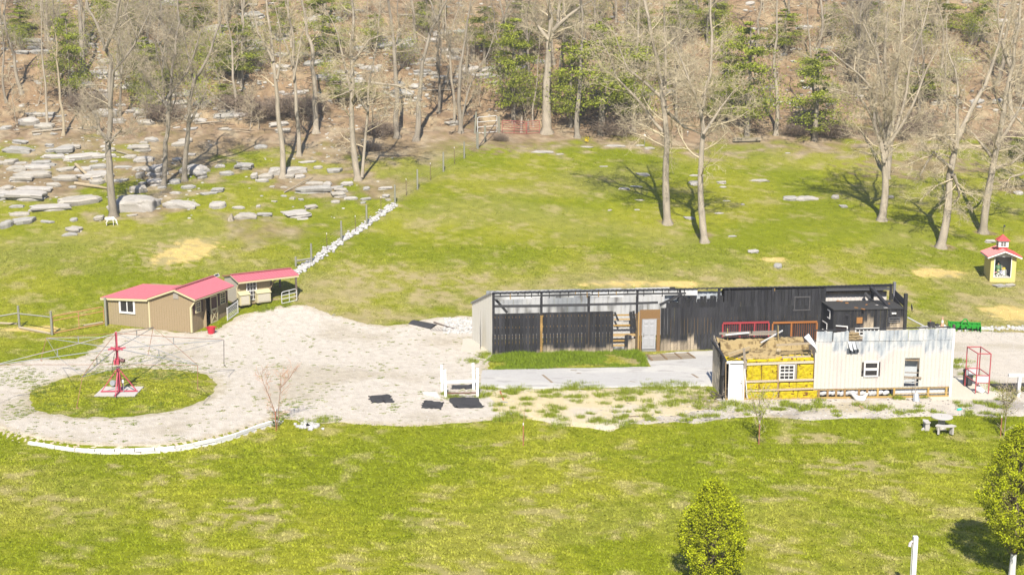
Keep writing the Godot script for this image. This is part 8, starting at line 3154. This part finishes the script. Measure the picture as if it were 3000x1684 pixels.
	solo("yellow_bush", "small bright yellow flowering bush at the wood edge", "bush", s, leafy(), spot(1717, 418))
	for q in [["small white sign on a thin stake at the wood edge", 1889, 424, 396, 0.22], ["tiny white tag on a stake left of the plank pile", 2015, 398, 386, 0.12]]:
		var p := spot(q[1], q[2])
		var h: float = (q[2] - q[3]) / per_metre(p)
		var sg := thing("stake_sign", q[0], "sign", p)
		s = Shape.new()
		s.rod(Vector3.ZERO, Vector3(0, h, 0), 0.02, 5)
		part(sg, "stake", s, zinc)
		s = Shape.new()
		s.box(Vector3(0, h, 0.03), Vector3(q[4], q[4], 0.015))
		part(sg, "board", s, clean)
	build_goat()


func build_cage(zinc: Material, clean: Material) -> void:
	var red := surface("cage_red", Color(0.47, 0.09, 0.10), 0.55, "fine", 0.4)
	var p := [spot(2828, 1135), spot(2859, 1157), spot(2897, 1158), spot(2867, 1135)]
	var o := thing("tube_cage", "red tube frame with waist-high grey panels, open at the top", "metal frame", p[1])
	var q := []
	for e in p:
		q.append(Vector3(e.x - p[1].x, 0.12, e.z - p[1].z))
	var h := 2.35
	for k in 4:
		var s := Shape.new()
		s.rod(q[k], q[k] + Vector3(0, h, 0), 0.035)
		part(o, "upright", s, red)
		s = Shape.new()
		s.rod(q[k] + Vector3(0, h, 0), q[(k + 1) % 4] + Vector3(0, h, 0), 0.032)
		part(o, "top_rail", s, red)
		s = Shape.new()
		s.rod(q[k] + Vector3(0, 1.05, 0), q[(k + 1) % 4] + Vector3(0, 1.05, 0), 0.03)
		if k != 3:
			s.rod(q[k] + Vector3(0, 0.62, 0), q[(k + 1) % 4] + Vector3(0, 0.62, 0), 0.025)
		part(o, "mid_rail", s, red)
	for k in [1, 3]:
		var s := Shape.new()
		s.col = Color(0.55, 0.56, 0.58)
		var a: Vector3 = q[k]
		var b: Vector3 = q[(k + 1) % 4]
		s.bar(a.lerp(b, 0.06) + Vector3(0, 0.83, 0), a.lerp(b, 0.94) + Vector3(0, 0.83, 0), 0.015, 0.4)
		part(o, "panel", s, surface("panel_grey", Color.WHITE, 0.7, "fine", 0.4))
	# wheeled bin and white bucket
	var bin := thing("black_bin", "black plastic barrel bin standing behind the red tube frame", "bin", spot(2836, 1131) + Vector3(0, 0.07, 0))
	var s := Shape.new()
	s.lathe(Vector3.ZERO, [Vector2(0.0, 0.0), Vector2(0.24, 0.0), Vector2(0.27, 0.1), Vector2(0.29, 0.85), Vector2(0.26, 0.9)], 18)
	part(bin, "barrel", s, surface("bin_plastic", Color(0.065, 0.066, 0.07), 0.6, "fine", 0.4))
	s = Shape.new()
	s.lathe(Vector3.ZERO, [Vector2(0.31, 0.86), Vector2(0.31, 0.92), Vector2(0.2, 1.0), Vector2(0.0, 1.02)], 18)
	part(bin, "lid", s, surface("bin_plastic", Color.WHITE))
	var bk := thing("white_bucket", "white plastic bucket tipped over under the red tube frame", "bucket", spot(2875, 1154) + Vector3(0, 0.2, 0))
	bk.rotation = Vector3(-1.1, 0.5, 0.3)
	s = Shape.new()
	s.lathe(Vector3(0, -0.2, 0), [Vector2(0.0, 0.0), Vector2(0.15, 0.0), Vector2(0.19, 0.4), Vector2(0.2, 0.4), Vector2(0.2, 0.42), Vector2(0.175, 0.41), Vector2(0.14, 0.03), Vector2(0.0, 0.03)], 18)
	part(bk, "pail", s, clean)
	s = Shape.new()
	s.tube(PackedVector3Array([Vector3(-0.2, 0.2, 0), Vector3(-0.14, 0.3, 0.14), Vector3(0, 0.34, 0.2), Vector3(0.14, 0.3, 0.14), Vector3(0.2, 0.2, 0)]), PackedFloat32Array([0.008, 0.008, 0.008, 0.008, 0.008]), 4)
	part(bk, "bail", s, zinc)


func build_blade(_rng: RandomNumberGenerator) -> void:
	var green := surface("implement_green", Color(0.02, 0.27, 0.022), 0.45, "fine", 0.5)
	var dark := surface("mat_rubber", Color.WHITE)
	var a := spot(2780, 967)
	var b := spot(2874, 972)
	var d := b - a
	var o := thing("box_blade", "bright green tractor box blade parked on the gravel lot", "farm implement", a, atan2(-d.z, d.x))
	var w := Vector2(d.x, d.z).length()
	var s := Shape.new()
	for k in 5:
		var y0 := 0.12 + k * 0.09
		var z0 := -0.25 - 0.05 * sin(k * 0.7)
		s.hexa([Vector3(0, y0, z0), Vector3(w, y0, z0), Vector3(w, y0, z0 - 0.03), Vector3(0, y0, z0 - 0.03), Vector3(0, y0 + 0.09, z0 - 0.01), Vector3(w, y0 + 0.09, z0 - 0.01), Vector3(w, y0 + 0.09, z0 - 0.04), Vector3(0, y0 + 0.09, z0 - 0.04)])
	part(o, "mouldboard", s, green)
	for x in [0.0, w]:
		s = Shape.new()
		s.hexa([Vector3(x - 0.015, 0.0, 0.32), Vector3(x + 0.015, 0.0, 0.32), Vector3(x + 0.015, 0.0, -0.4), Vector3(x - 0.015, 0.0, -0.4), Vector3(x - 0.015, 0.34, 0.3), Vector3(x + 0.015, 0.34, 0.3), Vector3(x + 0.015, 0.62, -0.4), Vector3(x - 0.015, 0.62, -0.4)])
		part(o, "end_plate", s, green)
	s = Shape.new()
	s.bar(Vector3(0.0, 0.42, 0.12), Vector3(w, 0.42, 0.12), 0.1, 0.1)
	part(o, "shank_bar", s, green)
	for k in 6:
		s = Shape.new()
		var x := w * (k + 0.5) / 6.0
		s.bar(Vector3(x, 0.55, -0.2), Vector3(x, 0.4, 0.14), 0.04, 0.06)
		s.bar(Vector3(x, 0.62, 0.12), Vector3(x, 0.02, 0.14), 0.03, 0.06)
		part(o, "shank", s, green)
	s = Shape.new()
	s.tube(PackedVector3Array([Vector3(w * 0.38, 0.42, 0.2), Vector3(w * 0.42, 0.72, 0.15), Vector3(w * 0.47, 0.84, 0.12), Vector3(w * 0.53, 0.84, 0.12), Vector3(w * 0.58, 0.72, 0.15), Vector3(w * 0.62, 0.42, 0.2)]), PackedFloat32Array([0.05, 0.05, 0.05, 0.05, 0.05, 0.05]), 8)
	s.bar(Vector3(w * 0.44, 0.75, 0.1), Vector3(w * 0.36, 0.5, -0.28), 0.04, 0.05)
	s.bar(Vector3(w * 0.56, 0.75, 0.1), Vector3(w * 0.64, 0.5, -0.28), 0.04, 0.05)
	part(o, "hitch_frame", s, green)
	s = Shape.new()
	s.span(0.0, w, 0.02, 0.12, -0.27, -0.24)
	part(o, "cutting_edge", s, dark)
	s = Shape.new()
	s.col = Color(0.8, 0.78, 0.74)
	s.box(Vector3.ZERO, Vector3(0.9, 0.12, 0.3))
	solo("white_beam", "short white timber lying right of the green box blade", "timber", s, surface("white_paint", Color.WHITE), spot(2887, 965), -0.1)


func build_goat() -> void:
	var p := spot(324, 661)
	var o := thing("goat", "white goat grazing with its head down by the lone tree", "goat", p, 0.12)
	var s := Shape.new()
	s.col = Color(0.78, 0.75, 0.66)
	var bones := [
		[Vector3(-0.34, 0.60, 0), Vector3(-0.1, 0.57, 0), 0.15, 0.165], [Vector3(-0.1, 0.57, 0), Vector3(0.2, 0.60, 0), 0.165, 0.16],
		[Vector3(0.18, 0.66, 0), Vector3(0.42, 0.46, 0), 0.10, 0.07], [Vector3(0.42, 0.46, 0), Vector3(0.50, 0.27, 0), 0.065, 0.055], [Vector3(0.47, 0.24, 0), Vector3(0.56, 0.07, 0.01), 0.06, 0.033],
		[Vector3(-0.45, 0.7, 0), Vector3(-0.52, 0.6, 0), 0.03, 0.02]]
	for z in [-0.09, 0.09]:
		bones.append([Vector3(0.2, 0.52, z), Vector3(0.22, 0.3, z), 0.075, 0.038])
		bones.append([Vector3(0.22, 0.3, z), Vector3(0.21, 0.04, z), 0.036, 0.028])
		bones.append([Vector3(-0.34, 0.56, z), Vector3(-0.27, 0.38, z), 0.11, 0.06])
		bones.append([Vector3(-0.27, 0.38, z), Vector3(-0.38, 0.27, z), 0.05, 0.035])
		bones.append([Vector3(-0.38, 0.27, z), Vector3(-0.36, 0.04, z), 0.033, 0.028])
		bones.append([Vector3(0.47, 0.27, z * 0.6), Vector3(0.42, 0.2, z * 1.5), 0.03, 0.018])
	body(bones, 0.022, 0.04, s)
	part(o, "goat_body", s, surface("goat_hair", Color.WHITE, 1.0, "fine", 0.2, 0.3))
	s = Shape.new()
	s.col = Color(0.12, 0.10, 0.09)
	for z in [-0.09, 0.09]:
		for x in [0.215, -0.355]:
			s.box(Vector3(x, 0.025, z), Vector3(0.06, 0.05, 0.05))
	part(o, "hooves", s, surface("hoof", Color.WHITE, 0.8, "", 1.0))
	s = Shape.new()
	s.col = Color(0.35, 0.3, 0.22)
	for z in [-0.035, 0.035]:
		s.tube(PackedVector3Array([Vector3(0.45, 0.3, z), Vector3(0.38, 0.36, z * 1.6), Vector3(0.33, 0.36, z * 2.2)]), PackedFloat32Array([0.016, 0.012, 0.004]), 5)
	part(o, "horns", s, surface("hoof", Color.WHITE))


func tuft_mesh(blades: int, tall: float, spread: float, seed_at: int) -> ArrayMesh:
	var rng := RandomNumberGenerator.new()
	rng.seed = seed_at
	var s := Shape.new()
	for k in blades:
		var g := rng.randf() * TAU
		var p := Vector3(rng.randfn(0, spread * 0.5), 0, rng.randfn(0, spread * 0.5))
		var w := Vector3(cos(g), 0, sin(g)) * 0.013
		var tip := p + Vector3(rng.randfn(0, tall * 0.45), tall * rng.randf_range(0.6, 1.15), rng.randfn(0, tall * 0.45))
		s.col = Color(1, 1, 1) * rng.randf_range(0.8, 1.15)
		var n := s.v.size()
		var out := (w * 2.0).cross(tip - p).normalized()
		var flip := out.y < 0.0
		if flip:
			out = -out
		for q in [p - w, p + w, tip]:
			s.put(q, (out + Vector3(0, 0.35, 0)).normalized())
		s.i.append_array(PackedInt32Array([n, n + 1, n + 2] if flip else [n, n + 2, n + 1]))
	return s.mesh()


func build_grass() -> void:
	var rng := RandomNumberGenerator.new()
	rng.seed = 9
	var turf := surface("grass_blades", Color.WHITE, 0.8, "", 1.0)
	turf.metallic_specular = 0.15
	turf.backlight_enabled = true
	turf.backlight = Color(0.25, 0.3, 0.1)
	var at: Array[Transform3D] = []
	var tint := PackedColorArray()
	var closed := [sand_area, strip_area, yard_area, slab_area]
	while at.size() < 190000:
		var d := sqrt(rng.randf_range(48.0 * 48.0, 112.0 * 112.0))
		if rng.randf() < 0.22:
			d = rng.randf_range(104.0, 141.0)
		var x := rng.randf_range(-0.405, 0.405) * d
		var z := -d
		var p := Vector2(x, z)
		if Geometry2D.is_point_in_polygon(p, gravel_area) and p.distance_to(Vector2(ring_centre.x, ring_centre.z)) > 5.15:
			continue
		var bad := false
		for c in closed:
			if d > 68.0 and d < 100.0 and Geometry2D.is_point_in_polygon(p, c):
				bad = true
				break
		if bad:
			continue
		var t := lawn_tint(x, z)
		if t.r > t.g * 1.14 and rng.randf() < 0.8:
			continue
		var f := rng.randf_range(0.6, 1.25) * (0.8 if d > 80.0 else 1.0)
		at.append(Transform3D(Basis(Vector3.UP, rng.randf() * TAU).scaled(Vector3(f * 1.2, f, f * 1.2)), Vector3(x, height(x, z) - 0.005, z)))
		var k := rng.randf_range(0.88, 1.2)
		tint.append(Color(t.r * k, t.g * k * 1.02, t.b * k))
	scatter("grass", "short green and straw-coloured grass blades over the lawn and slope", "grass", tuft_mesh(7, 0.085, 0.16, 2), turf, at, tint)
	# lush tall grass before the barn and clumps on the bare soil
	at = []
	tint = PackedColorArray()
	var lo := Vector2(1e9, 1e9)
	var hi := -lo
	for p in wet_grass:
		lo = lo.min(p)
		hi = hi.max(p)
	for k in 9000:
		var p := Vector2(rng.randf_range(lo.x, hi.x), rng.randf_range(lo.y, hi.y))
		if not Geometry2D.is_point_in_polygon(p, wet_grass):
			continue
		var grow := n_mid.get_noise_2d(p.x * 1.6, p.y * 2.0)
		if grow < -0.3:
			continue
		var f := rng.randf_range(0.6, 1.1) * (0.85 + grow)
		at.append(Transform3D(Basis(Vector3.UP, rng.randf() * TAU).scaled(Vector3(f, f, f)), Vector3(p.x, height(p.x, p.y) + 0.03, p.y)))
		tint.append(Color(0.135, 0.19, 0.012) * rng.randf_range(0.75, 1.4))
	var clumps := [[1520, 1142, 0.7], [1500, 1150, 0.5], [1690, 1132, 0.9], [1670, 1140, 0.6], [1740, 1140, 0.6], [1630, 1146, 0.45], [1600, 1150, 0.35], [1620, 1165, 0.4], [1800, 1158, 0.8], [1760, 1160, 0.5], [1840, 1155, 0.4], [1900, 1140, 0.7], [1930, 1132, 0.9], [1990, 1130, 0.9], [1870, 1150, 0.6], [2000, 1155, 0.7], [1960, 1150, 0.7], [1960, 1185, 0.6], [1985, 1178, 0.5], [2045, 1180, 0.7], [2050, 1195, 0.4], [1905, 1195, 0.5], [1850, 1175, 0.3], [1700, 1165, 0.4], [1690, 1180, 0.35], [1545, 1188, 0.35], [1430, 1140, 0.6], [1425, 1158, 0.5], [1460, 1190, 0.4], [1500, 1215, 0.6], [1480, 1230, 0.7], [1790, 1240, 0.5], [1830, 1246, 0.5], [1650, 1232, 0.4], [1640, 1250, 0.5], [1730, 1215, 0.2], [2360, 1195, 0.6], [2330, 1190, 0.5], [2300, 1188, 0.4], [2395, 1185, 0.4], [2620, 1165, 0.4], [2590, 1195, 0.5], [2560, 1200, 0.5], [2640, 1170, 0.3], [2825, 1192, 0.4], [2705, 1165, 0.3], [2140, 1185, 0.6], [2180, 1190, 0.6], [2210, 1200, 0.5], [2110, 1200, 0.5], [1420, 1040, 0.5], [1385, 1060, 0.6], [1445, 1035, 0.5], [1410, 1048, 0.4], [2810, 1060, 0.7], [2800, 1075, 0.6], [2840, 1100, 0.5], [2905, 1130, 0.7], [2920, 1145, 0.5], [1325, 1165, 0.5], [1410, 1165, 0.4], [1310, 1155, 0.4], [770, 910, 0.5], [775, 900, 0.3], [795, 905, 0.3], [835, 898, 0.4], [900, 1240, 0.5], [960, 1230, 0.5], [930, 1240, 0.4], [2760, 1265, 0.5]]
	for k in 70:
		clumps.append([rng.randf_range(1440, 2110), rng.randf_range(1136, 1236) + rng.randf() * 8.0, rng.randf_range(0.12, 0.4)])
	for k in 34:
		clumps.append([rng.randf_range(2120, 2960), rng.randf_range(1172, 1222), rng.randf_range(0.12, 0.35)])
	for q in clumps:
		var c := spot(q[0], q[1])
		for k in int(135 * q[2]):
			var p := Vector2(c.x + rng.randfn(0, q[2] * 0.55), c.z + rng.randfn(0, q[2] * 0.5))
			var f := rng.randf_range(0.3, 0.95)
			at.append(Transform3D(Basis(Vector3.UP, rng.randf() * TAU).scaled(Vector3(f, f, f)), Vector3(p.x, height(p.x, p.y) + 0.03, p.y)))
			tint.append(Color(0.17, 0.205, 0.018) * rng.randf_range(0.75, 1.4))
	scatter("tall_grass", "lush tall grass before the barn and in clumps on the bare soil", "grass", tuft_mesh(8, 0.24, 0.2, 5), turf, at, tint)
	# low weeds on the gravel
	at = []
	tint = PackedColorArray()
	var weed := Shape.new()
	for k in 26:
		weed.col = Color(1, 1, 1) * rng.randf_range(0.8, 1.2)
		var g := rng.randf() * TAU
		var r := sqrt(rng.randf())
		leaf_card(weed, Vector3(cos(g) * r, 0.05 + 0.08 * rng.randf(), sin(g) * r), 0.5, rng)
	var tries := 0
	while at.size() < 3000 and tries < 90000:
		tries += 1
		var px := rng.randf_range(0, 1450)
		var py := rng.randf_range(905, 1300)
		var n := n_mid.get_noise_2d(px * 0.045, py * 0.11)
		var near_ring := smooth(260.0, 60.0, absf(px - 420.0)) * smooth(70.0, 10.0, absf(py - 1080.0)) + smooth(110.0, 30.0, absf(px - 830.0)) * smooth(40.0, 10.0, absf(py - 1200.0)) + smooth(130.0, 20.0, absf(px - 60.0)) * smooth(140.0, 20.0, absf(py - 1150.0)) * 0.8 + smooth(160.0, 20.0, absf(px - 1330.0)) * smooth(110.0, 10.0, absf(py - 1110.0)) * 0.25
		if rng.randf() > 0.05 and (n + near_ring * 0.5 < 0.3 or rng.randf() > 0.25 + near_ring):
			continue
		var p := level(px, py)
		if not Geometry2D.is_point_in_polygon(Vector2(p.x, p.z), gravel_area):
			continue
		var f := rng.randf_range(0.03, 0.13) * rng.randf_range(0.6, 1.2)
		at.append(Transform3D(Basis(Vector3.UP, rng.randf() * TAU).scaled(Vector3(f * 1.3, f, f)), Vector3(p.x, height(p.x, p.z) + 0.03, p.z)))
		tint.append(Color(0.11, 0.155, 0.014).lerp(Color(0.24, 0.23, 0.06), rng.randf() * rng.randf()) * rng.randf_range(0.8, 1.3))
	var bits: Array[Transform3D] = []
	var shade := PackedColorArray()
	for k in 6500:
		var area: PackedVector2Array = [gravel_area, gravel_area, strip_area, yard_area, sand_area][k % 5]
		var q0: Vector2 = area[rng.randi() % area.size()]
		var q1: Vector2 = area[rng.randi() % area.size()]
		var q := q0.lerp(q1, rng.randf()) + Vector2(rng.randfn(0, 0.8), rng.randfn(0, 0.8))
		if q.y > -66.0 or absf(q.x) > 0.42 * -q.y or not Geometry2D.is_point_in_polygon(q, area) or q.distance_to(Vector2(ring_centre.x, ring_centre.z)) < 5.4 or Geometry2D.is_point_in_polygon(q, slab_area):
			continue
		var f := rng.randf_range(0.012, 0.04) * (1.4 if area == strip_area else 1.0)
		bits.append(Transform3D(Basis(Vector3.UP, rng.randf() * TAU).scaled(Vector3(f * 1.3, f * 0.7, f)), Vector3(q.x, height(q.x, q.y) + 0.035, q.y)))
		shade.append(Color(0.6, 0.57, 0.52).lerp(Color(0.09, 0.085, 0.08), rng.randf() * (0.9 if area == strip_area else 0.45)))
	scatter("loose_gravel", "loose chips of stone and ash strewn over the gravel", "gravel", rock_mesh(17, 6, 4, 0.5, 0.1), surface("white_stone", Color.WHITE), bits, shade)
	scatter("weeds", "low green weeds dotted over the gravel yard", "weeds", weed.mesh(), leafy(), at, tint)
